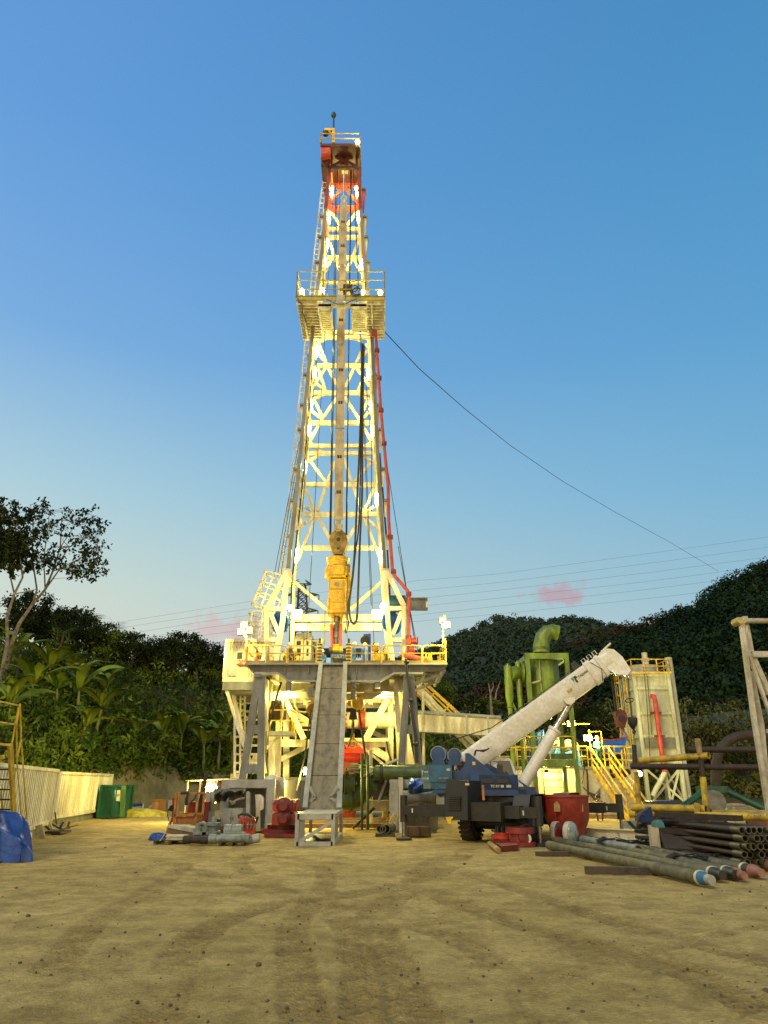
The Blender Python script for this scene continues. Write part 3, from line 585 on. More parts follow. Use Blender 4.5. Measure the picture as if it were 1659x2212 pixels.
# rear-face diagonals
DG = [('D4', [[(590, 245), (412, 665)], [(590, 240), (490, 10)], [(1000, 240), (1180, 700)], [(1000, 245), (1095, 10)], [(595, 245), (780, 600)], [(995, 245), (780, 600)], [(600, 235), (395, 385)], [(1000, 250), (1160, 385)], [(400, 840), (680, 1082)], [(1162, 840), (890, 1082)], [(480, 165), (600, 238)], [(1095, 170), (1005, 235)]], .19),
      ('D3', [[(610, 1385), (690, 1180)], [(610, 1385), (455, 1175)], [(610, 1385), (520, 1650)], [(850, 1390), (770, 1140)], [(850, 1390), (1035, 1180)], [(850, 1390), (945, 1650)], [(420, 975), (565, 1088)], [(565, 1095), (430, 1180)], [(1030, 995), (958, 1052)], [(948, 1122), (1062, 1190)],
              [(705, 570), (570, 770), (450, 985)], [(490, 590), (570, 762)], [(470, 700), (570, 782)], [(780, 562), (910, 770), (1032, 985)], [(1002, 590), (925, 768)], [(1030, 690), (940, 778)], [(518, 262), (597, 512)], [(465, 390), (592, 512)], [(592, 532), (470, 590)], [(955, 390), (902, 515)], [(910, 532), (1012, 592)],
              [(535, 60), (605, 250), (702, 452)], [(520, 140), (605, 252)], [(602, 285), (470, 490)], [(935, 140), (880, 260), (785, 472)], [(890, 290), (1020, 470)], [(980, 60), (1010, 110), (960, 170)]], .185),
      ('D2', [[(500, 835), (600, 962)], [(592, 970), (430, 1050)], [(965, 840), (885, 962)], [(890, 985), (960, 1012)]], .17),
      ('D1', [[(592, 1490), (660, 1680), (712, 1830)], [(930, 1490), (860, 1680), (788, 1850)], [(628, 1700), (545, 1860)], [(870, 1700), (945, 1850)], [(612, 1168), (716, 1335)], [(922, 1158), (800, 1335)]], .2)]
for c, ls, wd in DG:
    for l in ls: segs(MB(), c, [l], YB + .05, wd, .14).build('diagonal_brace', WHITE, mast)
for l in ([(765, 890), (655, 738)], [(765, 890), (895, 738)], [(765, 895), (612, 1085)], [(765, 895), (918, 1105)]): segs(MB(), 'D1', [l], YB, .2, .16).build('diagonal_brace', REDO, mast)
for y0, x0, x1, wd in ((890, 620, 912, .32), (1150, 600, 928, .46)): b_ = MB(); b_.bar(S('D1', x0, y0, YB), S('D1', x1, y0, YB), .25, wd); b_.build('girt', REDO, mast)
# side faces: struts from front leg to rear leg
for c, ya, yb_, xl, xr, ml in (('D3', 365, 270, 437, 1042, WHITE), ('D3', 655, 525, 412, 1062, WHITE), ('D3', 890, 810, 385, 1082, WHITE), ('D3', 1265, 1098, 345, 1105, WHITE), ('D3', 1560, 1395, 318, 1122, WHITE), ('D1', 1240, 1150, 555, 960, REDO), ('D1', 1745, 1690, 505, 995, WHITE), ('D1', 1465, 1465, 535, 975, WHITE)):
    for xx_, sx in ((xl, 1), (xr, -1)):
        a = S(c, xx_, ya, YF); b = Vector((a.x, YB, a.z)); b_ = MB(); b_.bar(a, b, .16); b2 = Vector((a.x, YB, a.z - 2.6)); b_.bar(a, b2, .12); b_.build('side_strut', ml, mast)
# outboard brackets on the front legs
for c, y0, xl, xr, hh, ml in (('D3', 180, 425, 1050, 90, WHITE), ('D3', 362, 390, 1060, 150, WHITE), ('D3', 650, 355, 1080, 150, WHITE), ('D3', 882, 335, 1102, 150, WHITE), ('D3', 1258, 295, 1125, 130, WHITE), ('D3', 1555, 262, 1150, 120, WHITE), ('D1', 940, 540, 960, 200, REDO), ('D1', 1245, 500, 975, 205, WHITE), ('D1', 1470, 480, 988, 200, WHITE), ('D1', 1750, 448, 1008, 180, WHITE), ('D4', 440, 330, 1200, 90, WHITE)):
    sc_ = 1.2 if c == 'D1' else 1
    for xx_, sg_ in ((xl, 1), (xr, 1)):
        b_ = MB(); dx = 34 * sc_; le = xx_ == xl
        q_ = [(xx_ + 2, y0), (xx_ + dx, y0), (xx_ + (dx if le else dx * .55), y0 + hh), (xx_ + (dx * .55 if le else 8), y0 + hh)]; b_.prism([S(c, *p, YF + .05) for p in q_], (0, .5, 0)); b_.build('bracket', ml, mast)
        b_ = MB(); a = S(c, xx_ - 2, y0, YF); b = S(c, xx_ + dx + 2, y0, YF); b_.box(min(a.x, b.x), max(a.x, b.x), YF - .12, YF + .65, a.z, a.z + .14); b_.build('bracket_cap', GREY, mast)
# left climbing ladder with its rails
b_ = MB(); P = [S('D4', 290, 760, 41.2), S('D3', 268, 1600, 41.2), S('D3', 425, 40, 41.2), S('D1', 440, 1800, 41.2), S('D1', 530, 1000, 41.2), S('D1', 582, 660, 41.2)]
for a, b in zip(P, P[1:]): b_.ladder(a, b, (.32, 0, 0), .045, .45)
b_.build('ladder', WHITE, mast)
# lower A-shaped side frames with rear twins
for yd, nm in ((39.7, 'a_frame'), (42.2, 'a_frame')):
    for c, ls in (('D4', [[(150, 1560), (152, 1078), (328, 742)], [(332, 740), (290, 1180), (232, 1560)], [(165, 1076), (312, 1076)], [(165, 1352), (275, 1352)], [(178, 1105), (264, 1310)], [(268, 1330), (200, 1500)]]), ('D4', [[(1366, 1560), (1362, 1050), (1205, 742)], [(1193, 740), (1220, 1180), (1262, 1560)], [(1212, 1072), (1352, 1072)], [(1250, 1352), (1352, 1352)], [(1342, 1105), (1262, 1310)]])):
        b_ = MB()
        for i, l in enumerate(ls): segs(b_, c, [l], yd, .27 if i < 2 else .23, .3)
        b_.build(nm, WHITE, mast)
for xl in (318, 1205): b_ = MB(); b_.bar(S('D4', xl, 745, 39.7), S('D4', xl, 745, 39.7) + Vector((0, 2.6, 0)), .4); a = S('D4', 152 if xl < 600 else 1362, 1078, 39.7); b_.bar(a, a + Vector((0, 2.6, 0)), .36); b_.build('cross_tie', WHITE, mast)
for c, x, y, rx, tl in (('D4', 268, 1190, .5, .5), ('D4', 1252, 1195, .45, -.5)):
    a = S(c, x, y, 40.6); b_ = MB(); b_.lathe(a - Vector((tl * .14, .1, 0)), (tl * 1.5, .8, .2 * tl), [(0, .12), (.02, .6), (.05, .72), (.16, .72), (.2, .6), (.22, .18), (.34, .14)], 28); b_.build('line_sheave', mat('sheave_blue', (.012, .15, .85), .4, dirt=(.01, .1, .5), amt=.3), mast)
# fan of pipes and hose bundles running up inside the legs
for pts, r_, ml in (([('D4', 345, 1500), ('D4', 372, 820), ('D3', 395, 1240), ('D3', 470, 300)], .05, BLACK), ([('D4', 1245, 1500), ('D4', 1235, 900), ('D4', 1212, 500), ('D3', 1110, 1100)], .07, BLACK), ([('D3', 375, 1650), ('D3', 432, 1000), ('D3', 520, 180)], .025, CABLE), ([('D3', 1032, 1650), ('D3', 1035, 1050), ('D3', 985, 470)], .025, CABLE)):
    b_ = MB(); b_.tube([S(*p, 41.2) for p in pts], r_, 6); b_.build('cable_run', ml, mast)
# crown
def bx(m, c, x0, x1, y0, y1, d0, d1):     # box whose front face at distance d0 spans those bearings
    a = S(c, x0, y1, d0); b = S(c, x1, y0, d0); return m.box(a.x, b.x, d0, d1, a.z, b.z)
b_ = MB(); bx(b_, 'D1', 502, 935, 425, 450, 38.9, 42.8); bx(b_, 'D1', 612, 915, 455, 512, 39.5, 42.4); CRN = mat('shaded_red_crown_paint', (.085, .014, .011), .5, dirt=(.04, .01, .008), amt=.4); b_.build('crown_platform', CRN, mast)  # crown red darkened here: shade on its front put into the paint
b_ = MB(); z0 = zat(226.8 + 425 * .1953, 38.9); xl, xr = S('D1', 502, 425, 38.9).x, S('D1', 935, 425, 38.9).x; b_.rail([(xl, 38.9, z0), (xr, 38.9, z0), (xr, 42.7, z0), (xl, 42.7, z0), (xl, 38.9, z0)], 2.6, zat(226.8 + 316 * .1953, 38.9) - z0, .04); b_.build('crown_railing', YEL, mast)
b_ = MB()
for x0, x1 in ((612, 640), (888, 918)): bx(b_, 'D1', x0, x1, 515, 705, 39.8, 40.1)
for l in ([(630, 540), (900, 690)], [(900, 540), (630, 690)], [(612, 697), (918, 697)], [(612, 525), (918, 525)]): segs(b_, 'D1', [l], 39.9, .24, .2)
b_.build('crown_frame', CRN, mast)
b_ = MB(); bx(b_, 'D1', 640, 890, 520, 690, 42.2, 42.4); b_.build('crown_back_plate', REDO, mast)
b_ = MB()
for x0 in (690, 730, 770, 810, 850): a = S('D1', x0, 585, 41.); b_.cyl(a - Vector((.12, 0, 0)), a + Vector((.12, 0, 0)), 1.0, n=20)
b_.build('crown_sheaves', REDO, mast)
b_ = MB(); bx(b_, 'D1', 735, 805, 612, 690, 40.1, 40.7); b_.build('crown_bracket', YEL, mast)
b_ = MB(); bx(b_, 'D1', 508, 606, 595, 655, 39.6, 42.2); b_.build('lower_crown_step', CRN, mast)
z0 = zat(226.8 + 595 * .1953, 39.6); xl, xr = S('D1', 508, 595, 39.6).x, S('D1', 604, 595, 39.6).x; b_ = MB(); b_.rail([(xr, 39.6, z0), (xl, 39.6, z0), (xl, 42.1, z0)], 1.6, 1.3, .035); b_.build('step_railing', WHITE, mast)
b_ = MB(); b_.prism([S('D1', *p, 39) for p in ((502, 445), (612, 445), (612, 520), (508, 540))], (0, 3, 0)); b_.build('crown_skirt', REDO, mast)
jib = thing('crown_jib', 'small yellow jib hoist standing at the left of the mast crown', 'jib hoist', S('D1', 646, 420, 40.5)); b_ = MB(); b_.bar(S('D1', 646, 420, 40.5), S('D1', 646, 275, 40.5), .2); b_.bar(S('D1', 660, 280, 40.5), S('D1', 548, 280, 40.5), .22); b_.bar(S('D1', 646, 350, 40.5), S('D1', 590, 285, 40.5), .12); b_.build('jib_arm', YEL, jib); b_ = MB(); b_.sph(S('D1', 560, 315, 40.5), .25); b_.tube([S('D1', 560, 315, 40.5), S('D1', 560, 282, 40.5)], .04); b_.build('hoist', BLACK, jib)
an = thing('whip_antenna', 'thin black lightning rod with a round tip on top of the mast', 'antenna', S('D1', 648, 275, 40.5)); b_ = MB(); b_.tube([S('D1', 648, 275, 40.5), S('D1', 649, 115, 40.5)], .07, 6); b_.build('rod', BLACK, an); b_ = MB(); b_.sph(S('D1', 649, 112, 40.5), .2, 1, 1, 1.4, 8, 6); b_.build('tip', BLACK, an)
# racking (monkey) board
mk = thing('racking_board', 'railed racking platform projecting from the mast about two thirds of the way up', 'platform', S('D2', 725, 530, 37.2)); YM = 37.2
zm = S('D2', 725, 532, YM).z; xl, xr = S('D2', 235, 532, YM).x, S('D2', 1212, 545, YM).x; xm0, xm1 = S('D2', 668, 530, YM).x, S('D2', 782, 530, YM).x
b_ = MB(); b_.ibeam((xl, YM, zm), (xr, YM, zm), .14, .34, .04); b_.build('edge_beam', mat('olive_rail_paint', (.4, .34, .06), .5), mk)
b_ = MB(); b_.box(xl, xl + 1.25, YM + .08, 41.6, zm - .14, zm - .04); b_.box(xr - 1.1, xr, YM + .08, 41.2, zm - .14, zm - .04)
b_.build('frame_rail', WHITE, mk)
for x0, x1 in ((xl, xl + 1.3), (xr - 1.15, xr)):
    b_ = MB(); b_.box(x0 + .3, x0 + .4, YM + .2, 41.1, zm - .4, zm - .301)
    for i in range(13): yv = YM + .25 + i * .31; b_.box(x0, x1, yv, yv + .06, zm - .3, zm - .145)
    b_.build('walkway_slats', WHITE, mk)
for x0, x1 in ((xl + 1.35, xm0 - .3), (xm1 + .3, xr - 1.15)):
    b_ = MB()
    for i in range(12): yv = YM + 1.0 + i * .21; b_.box(x0, x1, yv, yv + .13, zm - .32, zm - .14)
    b_.box(x0, x1, YM + .6, YM + .85, zm - .3, zm); b_.box(x0, x0 + .12, YM + .86, 39.8, zm - .46, zm - .33); b_.box(x1 - .12, x1, YM + .86, 39.8, zm - .46, zm - .33); b_.build('finger_rack', WHITE, mk)
b_ = MB(); b_.bar(S('D2', 318, 612, 37.9), S('D2', 1115, 612, 37.9), .2, .3); b_.build('support_beam', WHITE, mk)
b_ = MB(); hh = S('D2', 250, 240, YM).z - zm
b_.rail([(xl, 41.2, zm), (xl, YM, zm), (S('D2', 525, 530, YM).x, YM, zm)], 1.35, hh, .04, mid=(.33, .68)); b_.rail([(xm1, YM, zm), (xr, YM, zm), (xr, 41., zm)], 1.35, hh, .04, mid=(.33, .68)); b_.rail([(S('D2', 525, 530, YM).x, YM, zm), (xm1, YM, zm)], 1.3, hh * .66, .04, mid=(.5,)); b_.build('railing', mat('olive_rail_paint', (.4, .34, .06), .5), mk)
b_ = MB(); bx(b_, 'D2', 680, 768, 505, 585, YM - .25, YM + .2); b_.build('centre_bracket', LGREY, mk)
b_ = MB(); b_.tube([S('D2', 250, 530, YM - .1), S('D2', 265, 570, YM - .1), S('D2', 300, 600, YM - .05), S('D2', 305, 680, 37.6), S('D2', 345, 800, 38.5)], .035, 6); b_.tube([S('D2', 570, 540, YM - .15), S('D2', 640, 580, YM - .2), S('D2', 690, 598, YM - .3), S('D2', 770, 598, YM - .3), S('D2', 830, 570, YM - .2), S('D2', 900, 540, YM - .15)], .03, 6); b_.build('loose_cable', BLACK, mk)
for x0, z1 in ((330, 450), (420, 470)): pass
for nm, lab, cat, x, y, rx, ry, rz, ml in (('orange_cloth', 'rumpled orange cloth bundle lying on the racking platform', 'cloth', 372, 478, .5, .4, .32, mat('orange_cloth', (.55, .16, .05), .8, bump=.6, bscale=8)), ('blue_cloth', 'rumpled blue cloth bundle beside the orange one on the racking platform', 'cloth', 420, 482, .3, .3, .22, TARP)):
    b_ = MB(); p = S('D2', x, y, 38); p.z = zm + .1; b_.sph(p, 1, rx, ry, rz, 10, 7); tag(b_.build(nm, ml), lab, cat)
hs = thing('cable_coil', 'black cable coil hung on the racking platform railing', 'cable coil', S('D2', 900, 480, 37.4)); b_ = MB(); 
for k_, (x, y, r_) in enumerate(((880, 425, .28), (900, 465, .36), (905, 455, .33))): b_.ring(S('D2', x, y, 37.05), r_ * .8, .03, (0, 1, 0))
b_.tube([S('D2', 795, 400, 37.1), S('D2', 850, 350, 37.1), S('D2', 930, 335, 37.1), S('D2', 1000, 360, 37.1), S('D2', 1000, 410, 37.1)], .025, 5); b_.build('cable', CABLE, hs)
ht = thing('winch_box', 'dark winch drum standing behind the racking platform railing', 'winch', S('D2', 808, 500, 38)); b_ = MB(); a = S('D2', 808, 440, 38); b_.cyl(a - Vector((.3, 0, 0)), a + Vector((.3, 0, 0)), .35); b_.build('drum', RUST, ht); b_ = MB(); bx(b_, 'D2', 792, 830, 460, 505, 37.8, 38.2); b_.build('stand', WHITE, ht)
# lamps up the mast
def twin(c, x0, y0, x1, y1, d=41.9, P=100, sz=1.):
    r = None; a = S(c, x0, y0, d); b = S(c, x1, y1, d); h = MB(); h.bar(a + Vector((0, .16, .35)), b + Vector((0, .16, -.35)), .16, .06, (0, 1, 0)); ho = h.build('floodlight', LGREY, mast)
    for p in (a, b): m_ = MB(); m_.sph(p, .14 * sz, .85, .8, 1.75, 10, 8); m_.build('bulb', LAMPW, ho)
    mid = (a + b) / 2; light(mid + Vector((.45 if mid.x < -2.8 else -.45, -.25, 0)), P)
for t_ in (('D1', 632, 920, 626, 985), ('D1', 900, 920, 906, 985), ('D1', 603, 1205, 599, 1265), ('D1', 920, 1200, 922, 1262), ('D1', 576, 1505, 570, 1570), ('D1', 554, 1705, 550, 1775), ('D1', 953, 1730, 957, 1795), ('D2', 461, 1085, 457, 1155), ('D2', 441, 1325, 438, 1375), ('D2', 1030, 1330, 1032, 1385), ('D3', 465, 620, 459, 675),
           ('D3', 1026, 625, 1029, 675), ('D3', 446, 848, 441, 908), ('D3', 1041, 855, 1045, 912), ('D3', 408, 1205, 402, 1262), ('D3', 1080, 1500, 1084, 1562), ('D4', 413, 570, 406, 632), ('D4', 1152, 575, 1157, 640)): twin(*t_)
for c, x, y, d in (('D1', 912, 405, 38.7), ('D2', 297, 452, 37.6), ('D2', 525, 440, 39.6), ('D2', 975, 455, 39.6), ('D2', 1165, 470, 37.6), ('D2', 1166, 520, 37.5), ('D2', 975, 525, 39.4), ('D2', 992, 775, 39.9), ('D4', 357, 1065, 39.4), ('D4', 1177, 1050, 39.4)):
    p = S(c, x, y, d); h = MB(); h.box(p.x - .12, p.x + .12, p.y + .12, p.y + .3, p.z - .2, p.z + .2); ho = h.build('floodlight', LGREY, mast); m_ = MB(); m_.sph(p, .16 if y != 775 else .1, 1, .8, 1.15, 10, 8); m_.build('bulb', LAMPW, ho); light(p + Vector((.3 if p.x < -2.8 else -.3, .5, .1 if y != 775 else -.5)), 140 if y != 775 else 420)
for x in (408, 1132): p = S('D4', x, 1125, 42.1); h = MB(); h.box(p.x - .36, p.x + .36, 42.15, 42.4, p.z - .3, p.z + .3); ho = h.build('floodlight', LGREY, mast); m_ = MB(); m_.box(p.x - .32, p.x + .32, 42.0, 42.14, p.z - .26, p.z + .26); m_.build('lens', LAMPS, ho); light(p + Vector((0, -.6, -.3)), 420, .5)
# torque guide: hinged sections hanging under the crown
gd = thing('guide_beam', 'long weathered sectioned guide beam hanging down the middle of the mast', 'guide beam', S('D1', 760, 1110, 39.3)); YG = 39.3
GS = [(('D1', 757, 1112), ('D1', 745, 1772), .52), (('D1', 744, 1808), ('D2', 726, 1045), .50), (('D2', 733, 1075), ('D3', 737, 862), .50), (('D3', 735, 895), ('D4', 783, 288), .52), (('D4', 783, 328), ('D4', 782, 372), .5)]
for a, b, wd in GS:
    A, B = S(*a, YG), S(*b, YG); b_ = MB(); b_.bar(A, B, wd, .22, (0, 1, 0)); sec = b_.build('section', GUIDE, gd); L = (A - B).length
    if L > 3:
        b_ = MB()
        for f in ((.12, .5, .86) if L > 7 else (.3, .7)):
            p = A.lerp(B, f)
            for sx in (-.075, .075): b_.box(p.x + sx - .06, p.x + sx + .06, YG - .13, YG - .112, p.z - .1, p.z + .1)
        b_.build('slot', BLACK, sec)
for (a, b, _), (c_, d_, _) in zip(GS, GS[1:]):
    b_ = MB(); A, B = S(*b, YG), S(*c_, YG); b_.bar(A + Vector((0, 0, .4)), B - Vector((0, 0, .4)), .26, .14, (0, 1, 0))
    for sx in (-.06, .06): b_.bar(A + Vector((sx, -.1, .45)), B + Vector((sx, -.1, -.45)), .03, .03)
    b_.build('hinge', GUIDE, gd)
b_ = MB(); b_.tube([S('D1', 765, 720, YG), S('D1', 765, 1020, YG)], .06); b_.build('hanger_line', STEEL, gd)
b_ = MB()
for y in (1035, 1070, 1095): b_.ring(S('D1', 762, y, YG), .19, .06, (0, 1, .2) if y != 1070 else (1, .2, 0), 12)
b_.build('shackle', WHITE, gd)
# drilling lines
dl = thing('drilling_lines', 'taut dark wire ropes running from the crown down to the travelling block', 'wire ropes', S('D4', 780, 380, 40.2))
for a, b in ((('D1', 676, 700), ('D4', 706, 420)), (('D1', 692, 700), ('D4', 716, 420)), (('D1', 836, 700), ('D4', 857, 420)), (('D1', 846, 700), ('D4', 850, 420)), (('D1', 720, 700), ('D4', 745, 400)), (('D1', 660, 715), ('D4', 500, 1390)), (('D1', 872, 710), ('D4', 1098, 1400)), (('D1', 866, 710), ('D4', 1072, 1050))):
    b_ = MB(); b_.tube([S(*a, 40.3), S(*b, 40.3)], .036 if a[1] in (676, 692, 836, 846) else .02, 5); b_.build('rope', CABLE, dl)
for x in (640, 842): b_ = MB(); p = S('D4', 658 if x == 640 else 866, 1385, 38.2); q_ = S('D4', 665 if x == 640 else 850, 1060, 39.5); b_.tube([p, q_], .03, 5); b_.build('tong_line', ROPE, dl)
# travelling block + top drive
td = thing('top_drive', 'yellow travelling block and top drive hanging in the mast over the floor', 'top drive', S('D4', 770, 1100, 40)); YT = 39.6
blk = [(758, 378), (815, 378), (845, 405), (862, 455), (856, 510), (822, 590), (745, 590), (708, 510), (700, 455), (716, 405)]
b_ = MB(); b_.prism([S('D4', *p, YT) for p in blk], (0, .8, 0)); b_.build('block_plate', mat('shaded_yellow_block_paint', (.30, .2, .02), .5, dirt=(.16, .1, .02), amt=.4), td)  # block is yellow; the shade on its front is put into this colour
b_ = MB(); b_.prism([S('D4', *p, YT + .15) for p in [(700, 470), (735, 600), (755, 610), (745, 590), (708, 510)]], (0, .5, 0)); b_.prism([S('D4', *p, YT + .15) for p in [(862, 470), (822, 610), (805, 610), (822, 590), (856, 510)]], (0, .5, 0)); b_.build('block_edge', YELTD, td)
b_ = MB(); a = S('D4', 782, 458, YT - .04); b_.lathe(a, (0, 1, 0), [(0, .04), (0, .1), (.03, .12)], 16); a = S('D4', 781, 538, YT - .02); b_.lathe(a, (0, 1, 0), [(0, .08), (.02, .08)], 12); b_.build('sheave_pin', BLACK, td)
b_ = MB()
for p in ([(735, 605), (765, 600), (768, 710), (722, 712)], [(800, 600), (830, 605), (832, 712), (798, 710)]): b_.prism([S('D4', *q_, YT + .1) for q_ in p], (0, .45, 0))
b_.build('bail', mat('amber_paint', (.6, .3, .02), .5), td)
b_ = MB(); b_.prism([S('D4', *q_, YT + .15) for q_ in [(768, 600), (802, 600), (800, 690), (768, 690)]], (0, .3, 0)); b_.build('swivel_stem', YELTD, td)
b_ = MB(); a = S('D4', 778, 705, YT + .35); z1 = S('D4', 778, 800, YT + .35).z; b_.lathe((a.x, a.y, z1), (0, 0, 1), [(0, .75), (.55, .75), (.56, .62), (.9, .62), (.95, .68), (1.15, .68), (1.2, .5), (a.z - z1, .45)], 20); b_.build('swivel_housing', YELTD, td)
b_ = MB(); bx(b_, 'D4', 700, 706, 690, 800, YT + .1, YT + .3); b_.bar(S('D4', 704, 735, YT + .2), S('D4', 740, 715, YT + .2), .16); b_.build('side_bar', mat('amber_paint', (.6, .3, .02)), td)
b_ = MB(); b_.prism([S('D4', *q_, YT - .1) for q_ in [(826, 658), (860, 658), (862, 772), (845, 795), (826, 782)]], (0, .7, 0)); bx(b_, 'D4', 862, 886, 678, 752, YT, YT + .5); b_.build('blower_duct', GREY, td)
b_ = MB(); bx(b_, 'D4', 690, 846, 808, 1105, YT - .25, YT + 1.1); bx(b_, 'D4', 682, 698, 985, 1105, YT - .3, YT + .9); bx(b_, 'D4', 836, 852, 985, 1105, YT - .3, YT + .9); b_.box(*(lambda a, b: (a.x, b.x, YT - .3, YT + 1.1, b.z, b.z + .12))(S('D4', 688, 806, YT), S('D4', 850, 806, YT))); mh = b_.build('motor_housing', YELTD, td)
b_ = MB(); bx(b_, 'D4', 708, 832, 905, 1010, YT - .29, YT - .252); bx(b_, 'D4', 708, 832, 1018, 1075, YT - .28, YT - .252); bx(b_, 'D4', 708, 832, 822, 892, YT - .28, YT - .252); b_.build('louvre_panel', mat('mesh_panel_paint', (.62, .36, .02), .55, dirt=(.4, .22, .02), amt=.4, scale=14), mh)
b_ = MB(); bx(b_, 'D4', 767, 771, 912, 1010, YT - .31, YT - .291); bx(b_, 'D4', 708, 832, 895, 901, YT - .3, YT - .252); bx(b_, 'D4', 708, 832, 1011, 1016, YT - .3, YT - .252); b_.build('panel_trim', YEL, mh)
b_ = MB(); bx(b_, 'D4', 752, 784, 832, 878, YT - .3, YT - .281); b_.build('nameplate_frame', YEL, mh); b_ = MB(); b_.lathe(S('D4', 768, 855, YT - .315), (0, 1, 0), [(0, .05), (0, .13), (.01, .13)], 14); b_.build('gauge', GREY, mh)
b_ = MB(); b_.tube([S('D4', 862, 800, YT), S('D4', 874, 790, YT), S('D4', 878, 830, YT), S('D4', 872, 980, YT), S('D4', 858, 1100, YT)], .14, 8); b_.build('mud_pipe', YEL, td)
b_ = MB(); b_.prism([S('D4', *q_, YT) for q_ in [(690, 1105), (845, 1105), (820, 1145), (800, 1145), (785, 1135), (755, 1135), (735, 1145), (715, 1145)]], (0, .7, 0)); b_.build('lower_yoke', YELTD, td)
b_ = MB()
for p in ([(722, 1145), (748, 1145), (740, 1250), (715, 1250)], [(795, 1145), (820, 1145), (820, 1250), (800, 1250)]): b_.prism([S('D4', *q_, YT + .1) for q_ in p], (0, .5, 0))
b_.build('pipe_handler', YELTD, td)
b_ = MB(); a = S('D4', 766, 1130, YT + .35); z1 = S('D4', 766, 1390, YT + .35).z; H = a.z - z1; b_.lathe((a.x, a.y, z1), (0, 0, 1), [(0, .22), (H * .2, .22), (H * .21, .28), (H * .4, .28), (H * .41, .2), (H * .6, .24), (H * .72, .3), (H * .74, .2), (H, .2)], 14); b_.build('drive_stem', STEEL, td)
for x0, x1 in ((717, 727), (806, 800)): b_ = MB(); b_.tube([S('D4', x0, 1210, YT), S('D4', x1, 1415, YT)], .09, 8); b_.build('elevator_link', REDO, td)
b_ = MB(); bx(b_, 'D4', 732, 790, 1385, 1440, YT - .1, YT + .6); bx(b_, 'D4', 785, 818, 1405, 1445, YT - .1, YT + .5); b_.build('elevator', YELTD, td); b_ = MB(); bx(b_, 'D4', 698, 732, 1410, 1440, YT - .1, YT + .5); b_.build('tong', mat('brown_steel', (.2, .1, .05)), td)
# service hoses
for lab, pts, r_ in (('looping black service hose beside the top drive, the one reaching lowest', (('D3', 945, 60), ('D3', 925, 900), ('D4', 950, 60), ('D4', 930, 500), ('D4', 915, 720), ('D4', 890, 930), ('D4', 878, 1060), ('D4', 888, 1160), ('D4', 912, 1205), ('D4', 938, 1185), ('D4', 950, 1110), ('D4', 958, 900), ('D4', 968, 600), ('D4', 985, 200), ('D4', 993, 0), ('D3', 950, 700), ('D3', 962, 80)), .061), ('thin black hose hanging from the mast to the side of the top drive', (('D3', 955, 60), ('D3', 935, 1000), ('D4', 965, 300), ('D4', 935, 560), ('D4', 905, 850), ('D4', 870, 1010), ('D4', 862, 1140), ('D4', 872, 1200), ('D4', 850, 1290), ('D4', 842, 1240)), .04)):
    h = thing('service_hose', lab, 'hose', S(*pts[0], 39)); P = [S(*p, 39 if r_ > .06 else 39.2) for p in pts]
    PP = []
    for i in range(len(P) - 1):
        a, b, c_, d_ = P[max(i - 1, 0)], P[i], P[i + 1], P[min(i + 2, len(P) - 1)]
        for t_ in (0, .25, .5, .75): PP.append(.5 * (2 * b + (c_ - a) * t_ + (2 * a - 5 * b + 4 * c_ - d_) * t_ ** 2 + (3 * b - a - 3 * c_ + d_) * t_ ** 3))
    b_ = MB(); b_.tube(PP + [P[-1]], r_, 8); b_.build('hose', RUBBER, h)
# red standpipe
sp = thing('standpipe', 'red mud standpipe climbing the right side of the mast from the floor', 'pipe', S('D4', 1405, 1480, 39.4)); b_ = MB(); P = [S(*p, 39.4) for p in (('D4', 1404, 1500), ('D4', 1405, 960), ('D4', 1395, 915), ('D4', 1275, 775), ('D4', 1262, 740), ('D4', 1228, 300), ('D3', 1190, 1400), ('D3', 1150, 1000), ('D3', 1120, 680), ('D3', 1075, 0), ('D2', 1112, 905))]
b_.tube(P, .1, 10); b_.build('riser', mat('standpipe_red', (.42, .05, .025), .45), sp)
b_ = MB(); b_.tube([S('D2', 1118, 890, 39.4), S('D2', 1098, 905, 39.4), S('D2', 1068, 950, 39.4)], .11, 8); b_.build('gooseneck', RED, sp)
for c, x, y in (('D4', 1270, 745), ('D4', 1405, 945), ('D4', 1242, 440), ('D3', 1153, 1005), ('D3', 1125, 690), ('D3', 1106, 385), ('D3', 1086, 125), ('D2', 1128, 1110), ('D4', 1405, 1330)): a = S(c, x, y, 39.4); b_ = MB(); b_.cyl(a - Vector((0, 0, .12)), a + Vector((0, 0, .12)), .155, n=12); b_.build('coupling', DRED, sp)
b_ = MB(); bx(b_, 'D4', 1385, 1425, 1330, 1385, 39.1, 39.7); b_.cyl(S('D4', 1420, 1358, 39.4), S('D4', 1470, 1358, 39.4), .17); b_.cyl(S('D4', 1455, 1325, 39.4), S('D4', 1455, 1390, 39.4), .05, n=6); b_.ring(S('D4', 1482, 1358, 39.4), .2, .04, (1, 0, 0)); b_.cyl(S('D4', 1405, 1430, 39.4), S('D4', 1455, 1430, 39.4), .22); b_.build('valve', RED, sp)
ob = thing('tugger_beam', 'grey beam sticking out to the right of the mast behind the red standpipe', 'beam', S('D4', 1300, 1030, 40.5)); b_ = MB(); b_.ibeam(S('D4', 1300, 1030, 40.5), S('D4', 1572, 1032, 40.5), .3, .72, .06); b_.build('beam', GREY, ob); b_ = MB(); bx(b_, 'D4', 1558, 1575, 1010, 1062, 40.3, 40.7); b_.build('end_plate', WHITE, ob); b_ = MB(); a = S('D4', 1285, 1030, 40.5); b_.cyl(a - Vector((.6, 0, 0)), a + Vector((.6, 0, 0)), .5, n=16); b_.build('motor', mat('teal_paint', (.02, .1, .2)), ob)
